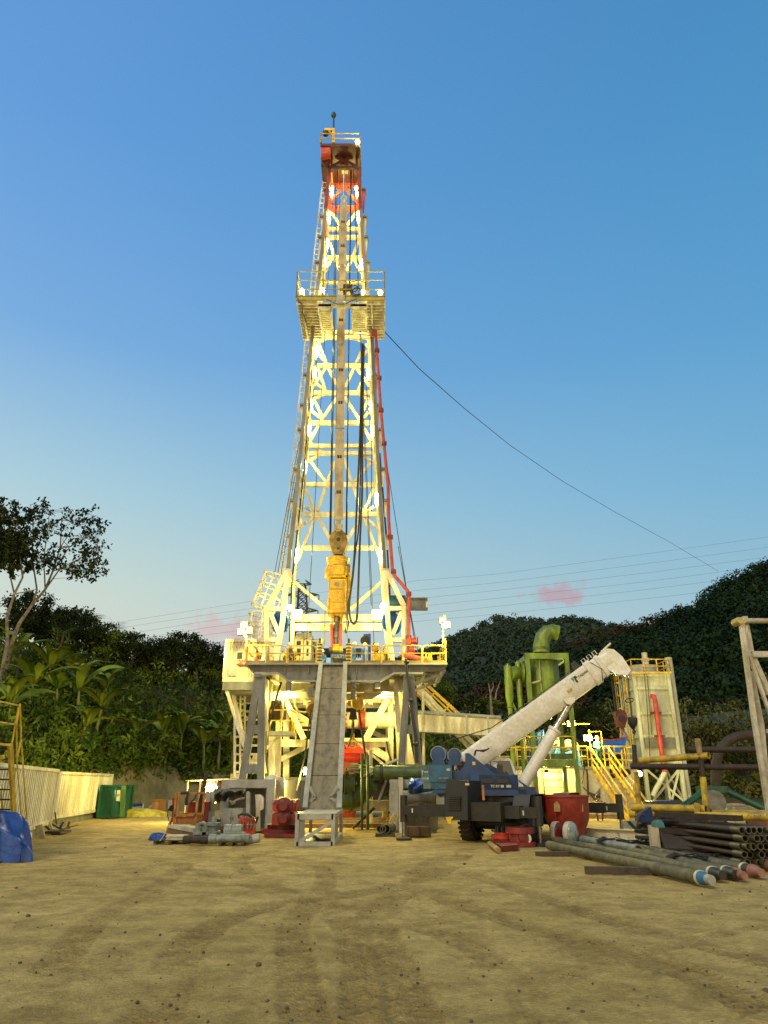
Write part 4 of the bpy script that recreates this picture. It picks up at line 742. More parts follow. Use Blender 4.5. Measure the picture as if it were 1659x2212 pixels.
# ladder cages on the left
for lab, pts, r_ in (('tilted white safety cage on the left leg of the mast', (('D4', 232, 785), ('D4', 120, 1065)), .75), ('upright white safety cage above the floor beside the left leg', (('D4', 105, 1120), ('D4', 88, 1385)), .75)):
    A, B = S(*pts[0], 41.2), S(*pts[1], 41.2); cg = thing('safety_cage', lab, 'ladder cage', B); b_ = MB(); dv, s1, s2 = basis(A - B)
    for f in (0, .33, .66, 1): b_.ring(A.lerp(B, f), r_, .06, dv, 16, 5)
    for k_ in range(7): q_ = k_ / 7 * 6.283; o = (s1 * math.cos(q_) + s2 * math.sin(q_)) * r_; b_.bar(A + o, B + o, .08, .05)
    b_.build('hoops', WHITE, cg); b_ = MB(); b_.ladder(A + s2 * r_ * .8, B + s2 * r_ * .8, s1 * .45, .035); b_.build('ladder', WHITE, cg)
# ------------------------------------------------------------------ raised floor and substructure
sub = thing('rig_substructure', 'grey and cream steel substructure carrying the raised drill floor', 'rig substructure', (-2.6, 40, 0)); Y0 = 36.0
b_ = MB(); prof = [(300, 676), (1640, 676), (1630, 700), (1590, 722), (1495, 722), (1480, 738), (1290, 738), (1190, 790), (590, 790), (520, 738), (365, 738)]
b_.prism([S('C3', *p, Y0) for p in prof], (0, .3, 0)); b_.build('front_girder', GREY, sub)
b_ = MB()
for pa, pb in (((365, 738), (520, 738)), ((520, 738), (590, 790)), ((590, 790), (1190, 790)), ((1190, 790), (1290, 738)), ((1290, 738), (1480, 738)), ((300, 676), (1640, 676))): b_.bar(S('C3', *pa, Y0 - .06), S('C3', *pb, Y0 - .06), .42, .09, (0, 0, 1))
b_.build('girder_flange', LGREY, sub)
b_ = MB()
for x in (355, 458, 565, 720, 1040, 1180, 1260, 1390): a = S('C3', x, 680, Y0 - .03); b = S('C3', x, 735, Y0 - .03); b_.bar(a, b, .05, .12, (0, 1, 0))
b_.build('girder_stiffener', GREY, sub)
xl, xr = S('C3', 300, 672, Y0).x, S('C3', 1638, 672, Y0).x
b_ = MB(); b_.box(xl, S('C3', 1480, 672, Y0).x, Y0 + .01, 47.5, FZ - .12, FZ); b_.box(S('C3', 1480, 672, Y0).x, xr, Y0 + .01, 41, FZ - .12, FZ - .005); b_.build('deck', LGREY, sub)
b_ = MB()
for d in (38.5, 41, 44, 47): b_.ibeam((xl + .4, d, FZ - .62), (xr - 2, d, FZ - .62), .3, .98, .05)
for x in (-5.6, -3.9, -1.4, .4): b_.ibeam((x, Y0 + .35, FZ - .45), (x, 47, FZ - .45), .25, .6, .05)
b_.build('floor_beams', WHITE, sub)
# second deeper girder behind
b_ = MB(); b_.prism([S('C3', *p, 38.6) for p in [(560, 805), (600, 805), (680, 862), (800, 862), (800, 910), (690, 910), (570, 845)]], (0, .3, 0)); b_.prism([S('C3', *p, 38.6) for p in [(960, 870), (1130, 862), (1200, 812), (1250, 805), (1250, 850), (1140, 905), (960, 912)]], (0, .3, 0)); b_.build('inner_girder', LGREY, sub)
for x, y0, y1 in ((585, 790, 850), (748, 755, 805), (735, 825, 890), (1018, 750, 830), (1178, 790, 830), (1018, 850, 905)): b_ = MB(); bx(b_, 'C3', x - 17, x + 17, y0, y1, Y0 - .2, Y0 + .2); b_.build('hang_block', GREY, sub)
for p in ([(700, 790), (770, 925)], [(655, 795), (662, 850)], [(1115, 790), (1118, 850)]): segs(MB(), 'C3', [p], 38, .42, .3).build('floor_joist', WHITE, sub)
# toe boards + railings with rounded hoops
def hoop(x0, x1, posts, yt=552, ym=603, yb_=672, c='C3', d=Y0 - .08):
    b_ = MB(); k_ = 20; P = [S(c, x0, yb_ + 14, d), S(c, x0, yt + k_, d), S(c, x0 + k_ * .35, yt + 5, d), S(c, x0 + k_, yt, d), S(c, x1 - k_, yt, d), S(c, x1 - k_ * .35, yt + 5, d), S(c, x1, yt + k_, d), S(c, x1, yb_ + 14, d)]
    b_.tube(P, .034, 8); b_.tube([S(c, x0, ym, d), S(c, x1, ym, d)], .026, 6)
    for x in posts: b_.tube([S(c, x, yt, d), S(c, x, yb_ + 14, d)], .03, 6)
    r_ = b_.build('guard_rail', YEL, sub); b_ = MB(); bx(b_, c, x0 + 4, x1 - 4, 650, 671, d - .02, d + .02); b_.build('toe_board', mat('olive_brown_board', (.24, .17, .03), .6), r_)
hoop(303, 575, (437,)); hoop(584, 770, ()); hoop(1005, 1200, (1100,)); hoop(1205, 1470, (1345,)); hoop(1477, 1628, ())
b_ = MB(); z0 = FZ
b_.rail([(xl + .05, Y0, z0), (xl + .05, 43, z0)], 1.6, 1.2, .045); b_.rail([(xr - .05, Y0, z0), (xr - .05, 41, z0)], 1.6, 1.2, .045); b_.build('side_railing', YEL, sub)
b_ = MB()
for x0, x1 in ((1500, 1520), (1535, 1590)): P = [S('C3', x0, 650, 37.2), S('C3', x0, 605, 37.2), S('C3', x1, 605, 37.2), S('C3', x1, 650, 37.2)]; b_.tube(P, .05, 6)
b_.build('inner_gate', YEL, sub)
# right porch underside lattice
b_ = MB()
for i in range(7): yv = 36.3 + i * .7; b_.bar((xr - 2.3, yv, FZ - .3), (xr - .05, yv, FZ - .3), .08, .14)
for i in range(3): b_.bar((xr - .3 - i * .8, 36.1, FZ - .45), (xr - .3 - i * .8, 41, FZ - .45), .1, .16)
b_.bar((xr - .2, 36.4, FZ - .4), (xr - 2.4, 36.4, FZ - 1.3), .14); b_.bar((xr - .2, 39.4, FZ - .4), (xr - 2.4, 39.4, FZ - 1.3), .14); b_.build('porch_frame', LGREY, sub)
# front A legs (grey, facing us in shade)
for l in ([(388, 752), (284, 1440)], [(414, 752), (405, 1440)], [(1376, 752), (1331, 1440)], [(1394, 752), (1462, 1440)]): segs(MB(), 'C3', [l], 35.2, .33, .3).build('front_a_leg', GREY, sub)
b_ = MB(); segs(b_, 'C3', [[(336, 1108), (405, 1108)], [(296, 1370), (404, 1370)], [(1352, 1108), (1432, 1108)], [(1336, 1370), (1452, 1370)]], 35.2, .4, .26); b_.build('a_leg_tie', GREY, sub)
for x in (385, 1382): b_ = MB(); bx(b_, 'C3', x - 24, x + 24, 738, 760, 34.95, 35.9); b_.build('hinge_pin_block', GREY, sub)
# lit inner columns and braces
for c, ls, d, wd in (('C3', [[(432, 770), (412, 1400)]], 38, .5), ('C3', [[(475, 775), (440, 1000)]], 38.4, .34), ('D7', [[(560, 620), (600, 1380)]], 37, .36), ('D7', [[(740, 640), (640, 1290)]], 39.5, .3), ('D7', [[(905, 850), (905, 2300)]], 43.5, .46), ('D7', [[(810, 660), (770, 2300)]], 40.2, .4), ('D7', [[(700, 1430), (690, 2300)]], 42, .5),
    ('D8', [[(1035, 190), (1040, 1300)]], 43, .42), ('D8', [[(992, 110), (985, 1300)]], 44.5, .2), ('D8', [[(1090, 40), (1150, 760)]], 38.5, .36), ('D8', [[(1190, 40), (1215, 1200)]], 39.5, .5), ('D8', [[(1110, 380), (1150, 1250)]], 41, .26)): segs(MB(), c, ls, d, wd * .74, wd * .8).build('column', WHITE, sub)
b_ = MB(); b_.prism([S('D8', *p, 42.2) for p in [(1215, 700), (1262, 700), (1360, 1190), (1195, 1190)]], (0, .5, 0)); b_.build('gusset_foot', WHITE, sub)
b_ = MB(); b_.prism([S('C4', *p, 42.2) for p in [(355, 270), (400, 270), (445, 360), (330, 360)]], (0, .5, 0)); b_.build('gusset_foot', WHITE, sub)
for c, ls, d, wd in (('D7', [[(870, 880), (1165, 1500)]], 41.5, .4), ('D7', [[(960, 1075), (1255, 1260)]], 44, .42), ('D7', [[(820, 1800), (1235, 1590)]], 43, .36), ('D7', [[(610, 1640), (815, 1440)]], 39.5, .16), ('D7', [[(1060, 1700), (1245, 1600)]], 44.5, .12),
    ('D8', [[(1000, 320), (700, 870)]], 42.5, .46), ('D8', [[(680, 702), (985, 850)]], 45.5, .36), ('D8', [[(720, 930), (1015, 1110)]], 42.5, .52), ('D8', [[(590, 895), (1035, 1262)]], 40, .16), ('D8', [[(620, 930), (1000, 1230)]], 40.2, .1), ('D8', [[(880, 510), (690, 640)]], 45.5, .3)): segs(MB(), c, ls, d, wd * .78, .25).build('diagonal_brace', WHITE, sub)
for c, ls, d, wd in (('D7', [[(830, 1560), (1245, 1560)]], 42.5, .52), ('D7', [[(1030, 1285), (1310, 1285)]], 44, .28), ('D8', [[(380, 900), (1010, 900)]], 42.5, .62), ('D8', [[(390, 862), (1005, 862)]], 42.1, .24), ('D8', [[(380, 672), (1000, 672)]], 44.5, .4), ('D8', [[(400, 245), (990, 245)]], 44, .22), ('D7', [[(880, 905), (1250, 905)]], 44, .2), ('E7', [[(130, 1025), (1095, 1025)]], 36, .6)): segs(MB(), c, ls, d, wd * .76, .3).build('cross_beam', WHITE, sub)
# small platforms under the floor
b_ = MB(); bx(b_, 'D7', 600, 985, 1382, 1432, 38.2, 40); b_.build('inner_platform', LGREY, sub)
b_ = MB(); z0 = S('D7', 700, 1382, 38.2).z; b_.rail([(S('D7', 660, 1382, 38.2).x, 38.2, z0), (S('D7', 965, 1382, 38.2).x, 38.2, z0), (S('D7', 965, 1382, 38.2).x, 40, z0)], .7, 1.05, .03); b_.build('platform_railing', YEL, sub); b_ = MB(); z0 = S('D7', 1100, 1500, 42).z; b_.rail([(S('D7', 1042, 1500, 42).x, 42, z0), (S('D7', 1300, 1500, 42).x, 42, z0)], .7, .98, .035); b_.build('platform_railing', YEL, sub)
b_ = MB(); bx(b_, 'D8', 400, 445, 320, 540, 45, 45.2); bx(b_, 'D8', 400, 700, 320, 345, 45, 45.2); bx(b_, 'D8', 685, 705, 340, 540, 45, 45.2)
for y in (380, 430, 480): bx(b_, 'D8', 625, 690, y - 5, y + 5, 45, 45.1)
b_.build('landing_frame', YEL, sub)
# base boxes (skids) left and right
for side, xa, xb in (('l', S('C4', 122, 780, 33).x, S('C4', 470, 780, 33).x), ('r', S('C4', 1270, 780, 33).x, S('C4', 1575, 780, 33).x)):
    b_ = MB(); zt = zat(1539 + 448 * .3255, 33.2); b_.box(xa, xb, 33.4, 49, zt - .35, zt); b_.box(xa, xa + .25, 33.4, 49, .1, zt - .35); b_.box(xb - .25, xb, 33.4, 49, .1, zt - .35); b_.box(xa, xb, 33.4, 49, 0, .1); b_.box(xa, xb, 34.8, 35, .1, zt - .35)
    for k_ in range(5): b_.box(xa + .25, xb - .25, 36 + k_ * 3, 36.2 + k_ * 3, .1, zt - .35)
    b_.build('base_box', LGREY if side == 'l' else WHITE, sub)
    b_ = MB(); b_.box(xa - .05, xb + .05, 33.2, 33.4, zt - .32, zt + .02); b_.box(xa - .05, xa + .3, 33.2, 33.4, .1, zt - .32); b_.box(xb - .3, xb + .05, 33.2, 33.4, .1, zt - .32); b_.build('base_end_frame', LGREY, sub)
b_ = MB(); bx(b_, 'E7', 1270, 1345, 505, 1610, 32.9, 33.2); b_.prism([S('E7', *p, 34.2) for p in [(1100, 640), (1135, 560), (1200, 525), (1270, 520), (1270, 1600), (1180, 1600), (1150, 1250), (1140, 880), (1105, 870)]], (0, .25, 0)); b_.build('lug_plate', WHITE, sub)
b_ = MB(); b_.prism([S('C4', *p, 33.0) for p in [(365, 545), (400, 545), (420, 565), (420, 640), (395, 655), (400, 790), (370, 790), (370, 610)]], (0, .3, 0)); b_.prism([S('C4', *p, 34.5) for p in [(430, 430), (480, 410), (560, 440), (560, 560), (480, 560), (480, 720), (430, 720)]], (0, .2, 0)); b_.build('lug_plate', WHITE, sub)
# ramp up to the V door
rp = thing('pipe_ramp', 'long scuffed grey slide ramp sloping from the ground crate up to the drill floor', 'ramp', S('C4', 810, 645, 30.6)); YR0, YR1 = 30.6, 35.95
T0, T1 = S('C3', 818, 676, YR1), S('C3', 950, 676, YR1); B0, B1 = S('C4', 716, 650, YR0), S('C4', 905, 640, YR0); B1.z = B0.z; T1.z = T0.z
nrm = (T0 - B0).cross(B1 - B0).normalized(); nrm = nrm if nrm.y < 0 else -nrm
b_ = MB(); nseg = 5
for i in range(nseg):
    f0, f1 = i / nseg + .002, (i + 1) / nseg - .002; b_.prism([B0.lerp(T0, f0), B1.lerp(T1, f0), B1.lerp(T1, f1), B0.lerp(T0, f1)], -nrm * .12)
b_.build('slide_plate', RAMPM, rp)
for A, B, sg_ in ((B0, T0, -1), (B1, T1, 1)): b_ = MB(); o = Vector((sg_ * .11, 0, 0)); b_.bar(A + o + nrm * .02, B + o + nrm * .02, .2, .34, tuple(nrm)); b_.build('side_rail', LGREY, rp)
b_ = MB()
for f in np.linspace(.06, .97, 12): b_.bar(B0.lerp(T0, f) - nrm * .2, B1.lerp(T1, f) - nrm * .2, .14, .16, tuple(nrm))
b_.build('cross_rib', LGREY, rp)
b_ = MB(); segs(b_, 'C4', [[(728, 490), (762, 562), (718, 600)], [(912, 490), (862, 562), (905, 590)]], 30.9, .11, .1); b_.build('guide_horn', LGREY, rp)
# crate frame the ramp stands on
cr = thing('ramp_crate', 'white open steel crate frame on the ground at the foot of the ramp', 'steel frame', S('C4', 760, 885, 28.8)); A = SG('C4', 640, 885); B = SG('C4', 885, 880); z1 = zat(1539 + 672 * .3255, A.y); yb_ = 31.3; xa, xb, ya = A.x, B.x, A.y
b_ = MB(); t_ = .13
for x in (xa, xb):
    for y in (ya, yb_): b_.box(x - t_ / 2, x + t_ / 2, y - t_ / 2, y + t_ / 2, 0, z1)
    b_.bar((x, ya, z1 - t_ / 2), (x, yb_, z1 - t_ / 2), t_); b_.bar((x, ya, t_ / 2), (x, yb_, t_ / 2), t_)
for y in (ya, yb_): b_.bar((xa, y, z1 - t_ * .7), (xb, y, z1 - t_ * .7), t_, t_ * 1.4); b_.bar((xa, y, t_ / 2), (xb, y, t_ / 2), t_)
b_.bar((xa + .1, ya, .12), (xb - .05, ya, z1 - .25), t_ * .9, t_ * .8, (0, 1, 0)); b_.build('frame', LGREY, cr)
b_ = MB()
for x in (xa, xb):
    for k_ in range(8): y = ya + .25 + k_ * .29; b_.bar((x, y, t_), (x, y, z1 - t_), .06)
b_.build('side_bars', LGREY, cr); b_ = MB(); b_.box(xa, xb, ya + .08, yb_ - .08, z1 - .06, z1 - .01); b_.build('top_plate', LGREY, cr); b_ = MB(); b_.box(xa + .1, xb - .1, ya + .2, yb_ - .2, .04, .09); b_.build('floor_plate', BLACK, cr)
# dog house on the left with its props
dh = thing('dog_house', 'cream corrugated cabin hung off the left side of the drill floor', 'cabin', S('C3', 300, 790, 38.5)); a, b = S('C3', 152, 792, 38.5), S('C3', 432, 512, 38.5); xa, xb = a.x, b.x
za = a.z; zb = S('C3', 180, 512, 38.5).z; b_ = MB(); yv = 38.5; n = 40; P = []
for i in range(n + 1):
    x = xa + .12 + (xb - xa - .24) * i / n; P += [(x, yv + (.06 if (i // 2) % 2 else 0))]
vs = [(x, y, z) for x, y in P for z in (za + .25, zb - .1)]; b_.add(vs, [(2 * i, 2 * i + 2, 2 * i + 3, 2 * i + 1) for i in range(n)]); b_.box(xa, xb, yv + .08, 44.5, za + .1, zb - .02); b_.build('wall', CREAM, dh)
b_ = MB(); b_.box(xa - .03, xb + .03, yv - .05, yv + .07, za, za + .25); b_.box(xa - .03, xb + .03, yv - .05, yv + .07, zb - .12, zb); b_.box(xa - .04, xa + .1, yv - .05, yv + .07, za + .25, zb - .12); b_.box(xa, xb, yv - .03, 44.5, zb - .02, zb + .04); b_.build('frame', CREAM, dh)
b_ = MB(); bx(b_, 'C3', 240, 288, 590, 645, yv - .05, yv); w_ = b_.build('window', WHITE, dh); b_ = MB(); bx(b_, 'C3', 246, 284, 596, 640, yv - .07, yv - .052); b_.build('pane', GLASS, w_)
b_ = MB()
for i in range(10): z = S('C3', 215, 700 + i * 5.6, yv - .06).z; b_.box(S('C3', 189, 700, yv).x, S('C3', 245, 700, yv).x, yv - .08, yv - .03, z - .03, z + .02)
b_.build('vent_louvre', LGREY, dh)
b_ = MB(); b_.box(xa, xb, yv - .05, 44.4, za - .42, za - .01); b_.build('under_frame', GREY, dh)
b_ = MB(); segs(b_, 'C3', [[(170, 825), (302, 1240), (360, 1400)]], 38.6, .17, .17); segs(b_, 'C3', [[(215, 850), (310, 1240)]], 41, .18, .18); b_.build('prop', WHITE, dh)
# ladder tower under the cabin
lt = thing('ladder_tower', 'cream rung ladder tower under the cabin left of the rig', 'ladder', S('C3', 300, 1300, 41.5)); b_ = MB(); b_.ladder(S('C3', 312, 1420, 41.5), S('C3', 312, 850, 41.5), (1.35, 0, 0), .08, .42); b_.ladder(S('C3', 282, 1420, 41.4), S('C3', 282, 850, 41.4), (.25, 0, 0), .06, .3); segs(b_, 'C3', [[(282, 900), (350, 870)], [(282, 1000), (350, 1060)], [(282, 1150), (350, 1100)]], 41.5, .08); b_.build('rungs', WHITE, lt)
# lamp masts at the floor corners
def lampmast(lab, c, x, yb0, yt, d, heads, P, aim):
    r = thing('lamp_post', lab, 'flood lamp', S(c, x, yb0, d)); b_ = MB(); b_.tube([S(c, x, yb0, d), S(c, x, yt, d)], .05, 8); b_.build('post', GREY, r)
    for hx_, hy_, sx in heads:
        p = S(c, hx_, hy_, d - .25); b_ = MB(); b_.box(p.x - .2 * sx, p.x + .2 * sx, d - .2, d + .05, p.z - .14, p.z + .2); ho = b_.build('lamp_housing', BLACK, r); b_ = MB(); b_.sph(p, .16 * sx, 1, .5, .9, 12, 8); b_.build('lens', LAMPS, ho)
    p = S(c, *heads[0][:2], d - .25); light(p + Vector((.1, -.9, -.1)), P, .2)
lampmast('twin flood lamp on a thin post at the right corner of the drill floor', 'C3', 1612, 670, 390, 36.4, [(1632, 415, 1.1), (1600, 385, .5), (1622, 372, .4)], 1700, None)
lampmast('flood lamp cluster on a bent post above the left cabin', 'C3', 310, 670, 500, 37, [(290, 415, .9), (328, 452, .7), (262, 460, .6)], 1500, None)
light(S('C3', 262, 440, 36.2), 8000, .25, spot=78, aim=(-31, 49, 4))
b_ = MB(); b_.tube([S('C3', 310, 500, 37), S('C3', 283, 465, 37), S('C3', 290, 425, 37)], .06, 6); b_.tube([S('C3', 250, 462, 37), S('C3', 340, 455, 37)], .04, 6); b_.build('bent_arm', WHITE, bpy.data.objects['lamp_post.001'])
# lamps slung under the floor
for lab, c, x, y, d, s_, P in (('round work lamp under the floor left of the ramp', 'D7', 938, 838, 39, .22, 600), ('long work lamp under the floor right of the ramp', 'D8', 928, 258, 39.5, .18, 600), ('glaring work lamp low down beside the left edge of the ramp', 'C4', 712, 390, 36.5, .17, 700)):
    r = thing('work_lamp', lab, 'lamp', S(c, x, y, d)); p = S(c, x, y, d); b_ = MB(); b_.box(p.x - .2, p.x + .2, d + .18, d + .34, p.z - .16, p.z + .2); ho = b_.build('lamp_housing', LGREY, r); b_ = MB(); b_.sph(p, s_, 1.25, .6, .8, 12, 8); b_.build('lens', LAMPS, r); b_ = MB(); b_.tube([p + Vector((0, .26, 0)), p + Vector((0, .26, 1.2 if c != 'C4' else -1.8))], .04, 6); b_.build('bracket', GREY, r); light(p + Vector((-.2 if c == 'C4' else 0, .15 if c == 'C4' else .9, -.35)), P, .15); 
    if c != 'C4': light(p + Vector((0, -.6, -.1)), 250, .15)
# ================================================================== DRILL FLOOR EQUIPMENT
def on_floor(c, x, y, d): p = S(c, x, y, d); return Vector((p.x, d, FZ))
def floorbox(m, c, x0, x1, yt, d0, d1, z0=FZ): a, b = S(c, x0, yt, d0), S(c, x1, yt, d0); return m.box(a.x, b.x, d0, d1, z0, a.z)
dc = thing('driller_cabin', 'cream driller cabin with glazed doors standing at the left of the floor', 'cabin', on_floor('E1', 1020, 800, 43.5))
b_ = MB(); floorbox(b_, 'E1', 850, 1195, 455, 43.6, 46); b_.build('wall', WHITE, dc)
b_ = MB(); a, b = S('E1', 840, 440, 43.5), S('E1', 1205, 440, 43.5); b_.box(a.x, b.x, 43.4, 46.2, a.z - .15, a.z); a2, b2 = S('E1', 950, 425, 44), S('E1', 1180, 425, 44); b_.box(a2.x, b2.x, 44, 45.6, a.z + .004, a2.z + .15); b_.build('roof', CREAM, dc)
for x0, x1 in ((900, 1050), (1062, 1180)):
    b_ = MB(); bx(b_, 'E1', x0, x1, 480, 840, 43.46, 43.58); dd_ = b_.build('door', WHITE, dc); b_ = MB(); bx(b_, 'E1', x0 + 38, x1 - 40, 515, 590, 43.43, 43.455); bx(b_, 'E1', x0 + 38, x1 - 40, 640, 760, 43.43, 43.455); b_.build('pane', GLASS, dd_)
hn = thing('horn_speaker', 'small pale horn loudspeaker on the right corner of the driller cabin', 'loudspeaker', S('E1', 1200, 515, 43.6)); b_ = MB(); b_.lathe(S('E1', 1195, 512, 43.7), (1, -.1, -.1), [(0, .08), (.3, .12), (.75, .35)], 12, True); b_.build('horn', WHITE, hn)
dw = thing('drawworks', 'bright blue drawworks at the back of the floor seen through the V door gap', 'winch', on_floor('C3', 920, 650, 45))
b_ = MB(); floorbox(b_, 'C3', 868, 975, 606, 44.6, 46.8); b_.build('housing', BBLUE, dw); b_ = MB(); bx(b_, 'C3', 872, 972, 622, 634, 44.5, 44.56); b_.build('front_rail', BBLUE, dw); b_ = MB(); bx(b_, 'C3', 885, 968, 642, 662, 44.52, 44.58); b_.build('dark_opening', BLACK, dw)
text('NATIONAL OIL', .34, S('C3', 873, 632, 44.46) + Vector((0, 0, -.05)), frame_rot((1, 0, 0), (0, 0, 1)), YEL, dw)
b_ = MB(); a = S('C3', 905, 590, 45.4); b_.cyl(a - Vector((1.4, 0, .1)), a + Vector((1.6, 0, -.1)), .3, n=14); b_.build('dark_drum', BLACK, dw)
rc = thing('rotary_clutter', 'dark tangle of tongs and hoses on the floor below the top drive', 'rig tongs', on_floor('C3', 900, 590, 42)); b_ = MB()
for i in range(14): p = Vector((rnd.uniform(S('C3', 865, 590, 42).x, S('C3', 990, 590, 42).x), 42 + rnd.random(), FZ + rnd.uniform(.4, .95))); b_.tube([p, p + Vector((rnd.uniform(-.7, .7), .2, rnd.uniform(-.2, .2))), p + Vector((rnd.uniform(-1.1, 1.1), .3, rnd.uniform(-.35, .1)))], rnd.uniform(.03, .08), 6)
b_.build('tangle', BLACK, rc)
for x, lab in ((790, 'black and yellow ringed post left of the V door'), (985, 'black and yellow ringed post right of the V door')):
    p = on_floor('C3', x, 672, 36.6); r = thing('safety_post', lab, 'post', p); z1 = S('C3', x, 538, 36.6).z; b_ = MB(); b_.cyl((p.x, 36.6, FZ), (p.x, 36.6, z1), .13, n=10); b_.build('post', YEL, r); b_ = MB(); H = z1 - FZ
    for k_ in range(7): z = FZ + H * (k_ + .5) / 7; b_.cyl((p.x, 36.6, z - .035), (p.x, 36.6, z + .035), .15, n=10)
    b_.cyl((p.x, 36.6, z1), (p.x, 36.6, z1 + .25), .06, n=8); b_.build('black_bands', BLACK, r)
bp_ = thing('blue_hydraulic_panel', 'tall saturated blue panel frame behind the two workers', 'hydraulic unit', on_floor('E2', 470, 700, 41.5)); b_ = MB(); floorbox(b_, 'E2', 478, 515, 340, 41.4, 42); floorbox(b_, 'E2', 412, 478, 345, 41.5, 42, S('E2', 420, 400, 41.5).z); b_.build('frame', mat('deep_blue_paint', (.02, .07, .5), .4), bp_); b_ = MB(); b_.cyl(S('E2', 432, 440, 41.3), S('E2', 432, 440, 41.9), .27, n=18); b_.build('hose_reel', BLACK, bp_)
for lab, c, x0, x1, yt, d in (('yellow pipe spinner machine on the floor right of the two workers', 'E2', 515, 660, 470, 40.8), ('yellow iron tong unit on the floor before the right mast leg', 'E2', 672, 780, 545, 39.0), ('yellow hydraulic tong beside the driller cabin', 'E1', 805, 990, 640, 41.5), ('yellow air hoist behind the left railing', 'E1', 680, 780, 690, 39), ('pale yellow winch with a cloth cover at the left end of the floor', 'E1', 230, 400, 690, 38.5)):
    r = thing('rig_machine', lab, 'machine', on_floor(c, (x0 + x1) / 2, 700, d)); a, b = S(c, x0, yt, d), S(c, x1, yt, d); w_ = b.x - a.x; H = a.z - FZ; cx = (a.x + b.x) / 2; Lx = lambda f: a.x + w_ * f; Lz = lambda f: FZ + H * f
    b_ = MB(); b_.box(Lx(.05), Lx(.95), d, d + .8, Lz(0), Lz(.12)); b_.box(Lx(.12), Lx(.32), d + .1, d + .5, Lz(.12), Lz(.9)); b_.box(Lx(.68), Lx(.85), d + .1, d + .5, Lz(.12), Lz(.8)); b_.build('frame', YELTD, r)
    b_ = MB(); b_.cyl((Lx(.1), d + .3, Lz(.55)), (Lx(.95), d + .3, Lz(.55)), H * .24, n=14); b_.cyl((Lx(.3), d + .05, Lz(.86)), (Lx(.75), d + .05, Lz(.86)), H * .13, n=12); b_.build('drum', YEL, r)
    b_ = MB(); b_.tube([(Lx(.2), d - .05, Lz(.9)), (Lx(.35), d - .05, Lz(1.0)), (Lx(.6), d - .05, Lz(.95)), (Lx(.8), d - .05, Lz(.3))], .035, 6); b_.tube([(Lx(.5), d - .08, Lz(.7)), (Lx(.55), d - .08, Lz(.3)), (Lx(.9), d - .08, Lz(.2))], .03, 6); b_.build('hose', BLACK, r)
for lab, c, x, y, d, sx, sz, m in (('red crumpled sheet lying at the left end of the drill floor', 'E1', 230, 825, 36.8, .8, .25, RED), ('white cloth heap on the floor behind the left railing', 'E1', 370, 825, 36.8, .4, .22, WHITE), ('bright blue hose reel before the driller cabin', 'E1', 1075, 800, 39, .2, .35, BBLUE), ('red hose heap at the foot of the standpipe', 'E2', 1040, 660, 38, 1.0, .25, RED), ('white sack heap behind the right railing', 'E2', 1180, 655, 38.2, .35, .35, WHITE)):
    p = S(c, x, y, d); o = MB().grid(lambda a, b, p=p, sx=sx, sz=sz: Vector((p.x + (a - .5) * 2 * sx, p.y + (b - .5) * .9, FZ + .02 + sz * 1.6 * max(0, math.sin(a * math.pi) * math.sin(b * math.pi)) ** .6 * (.7 + .5 * math.sin(a * 17 + b * 9) * math.cos(b * 13)))), 14, 8); o.box(p.x - sx, p.x + sx, p.y - .44, p.y + .44, FZ + .004, FZ + .03); tag(o.build('heap', m), lab, 'heap')
pp = thing('pink_hose_pipe', 'long pinkish red pipe lying on the right of the drill floor', 'pipe', on_floor('E2', 1050, 660, 37)); b_ = MB(); b_.tube([S('E2', 950, 645, 37), S('E2', 1100, 675, 37), S('E2', 1230, 700, 36.8), S('E2', 1340, 705, 36.8)], .12, 8); b_.build('pipe', REDO, pp)
ec = thing('electric_cable', 'thick black cable hanging from the drill floor down the right front leg', 'cable', S('C3', 1362, 650, 35.6)); b_ = MB(); b_.tube([S('C3', *p, 34.9) for p in ((1366, 640), (1372, 720), (1392, 860), (1405, 1000), (1432, 1150), (1440, 1330), (1446, 1400))], .07, 7); b_.build('cable', BLACK, ec)
b_ = MB()
for x, y in ((1398, 915), (1433, 1205), (1372, 660)): p = S('C3', x, y, 34.9); b_.sph(p, .14, 1, 1, .8, 8, 6)
b_.build('clamp', BLACK, ec)
# things under the floor
for lab, pts, d, r_ in (('black hose hanging along the left inner leg under the floor', (('D7', 545, 555), ('D7', 700, 640)), 37, .05), ('long black hose draped down from the girder to the left base box', (('D7', 830, 660), ('D7', 700, 1080), ('D7', 600, 1400), ('D7', 600, 1700), ('D7', 640, 2050)), 37.2, .06), ('pale hose loop hanging under the floor left of the ramp', (('D7', 1028, 900), ('D7', 1030, 1000), ('D7', 1080, 1095), ('D7', 1180, 1105), ('D7', 1250, 1075)), 39, .06), ('black cable swinging down beside the left edge of the ramp', (('D7', 1270, 1060), ('D7', 1225, 1400), ('D7', 1180, 1750), ('C4', 640, 520)), 37, .045), ('black cable dropping from the yellow hoist right of the ramp', (('D8', 615, 460), ('D8', 650, 700), ('D8', 690, 1000), ('D8', 760, 1400), ('E7', 860, 870), ('E7', 960, 1050), ('E7', 1050, 1150), ('E7', 1150, 1168)), 37.5, .06), ('black rope loop hanging against the right edge of the ramp', (('D8', 402, 640), ('D8', 408, 900), ('D8', 440, 985), ('D8', 480, 940), ('D8', 530, 780), ('D8', 548, 600)), 37.4, .04), ('thin black hose curving behind the right inner column', (('D8', 985, 880), ('D8', 1000, 1000), ('D8', 1050, 1150), ('D8', 1100, 1255)), 38, .05)):
    r = thing('hanging_hose', lab, 'hose', S(*pts[0], d)); P = [S(*p, d) for p in pts]; b_ = MB(); b_.tube(P, r_, 7); b_.build('hose', ROPE if 'pale' in lab else BLACK, r)
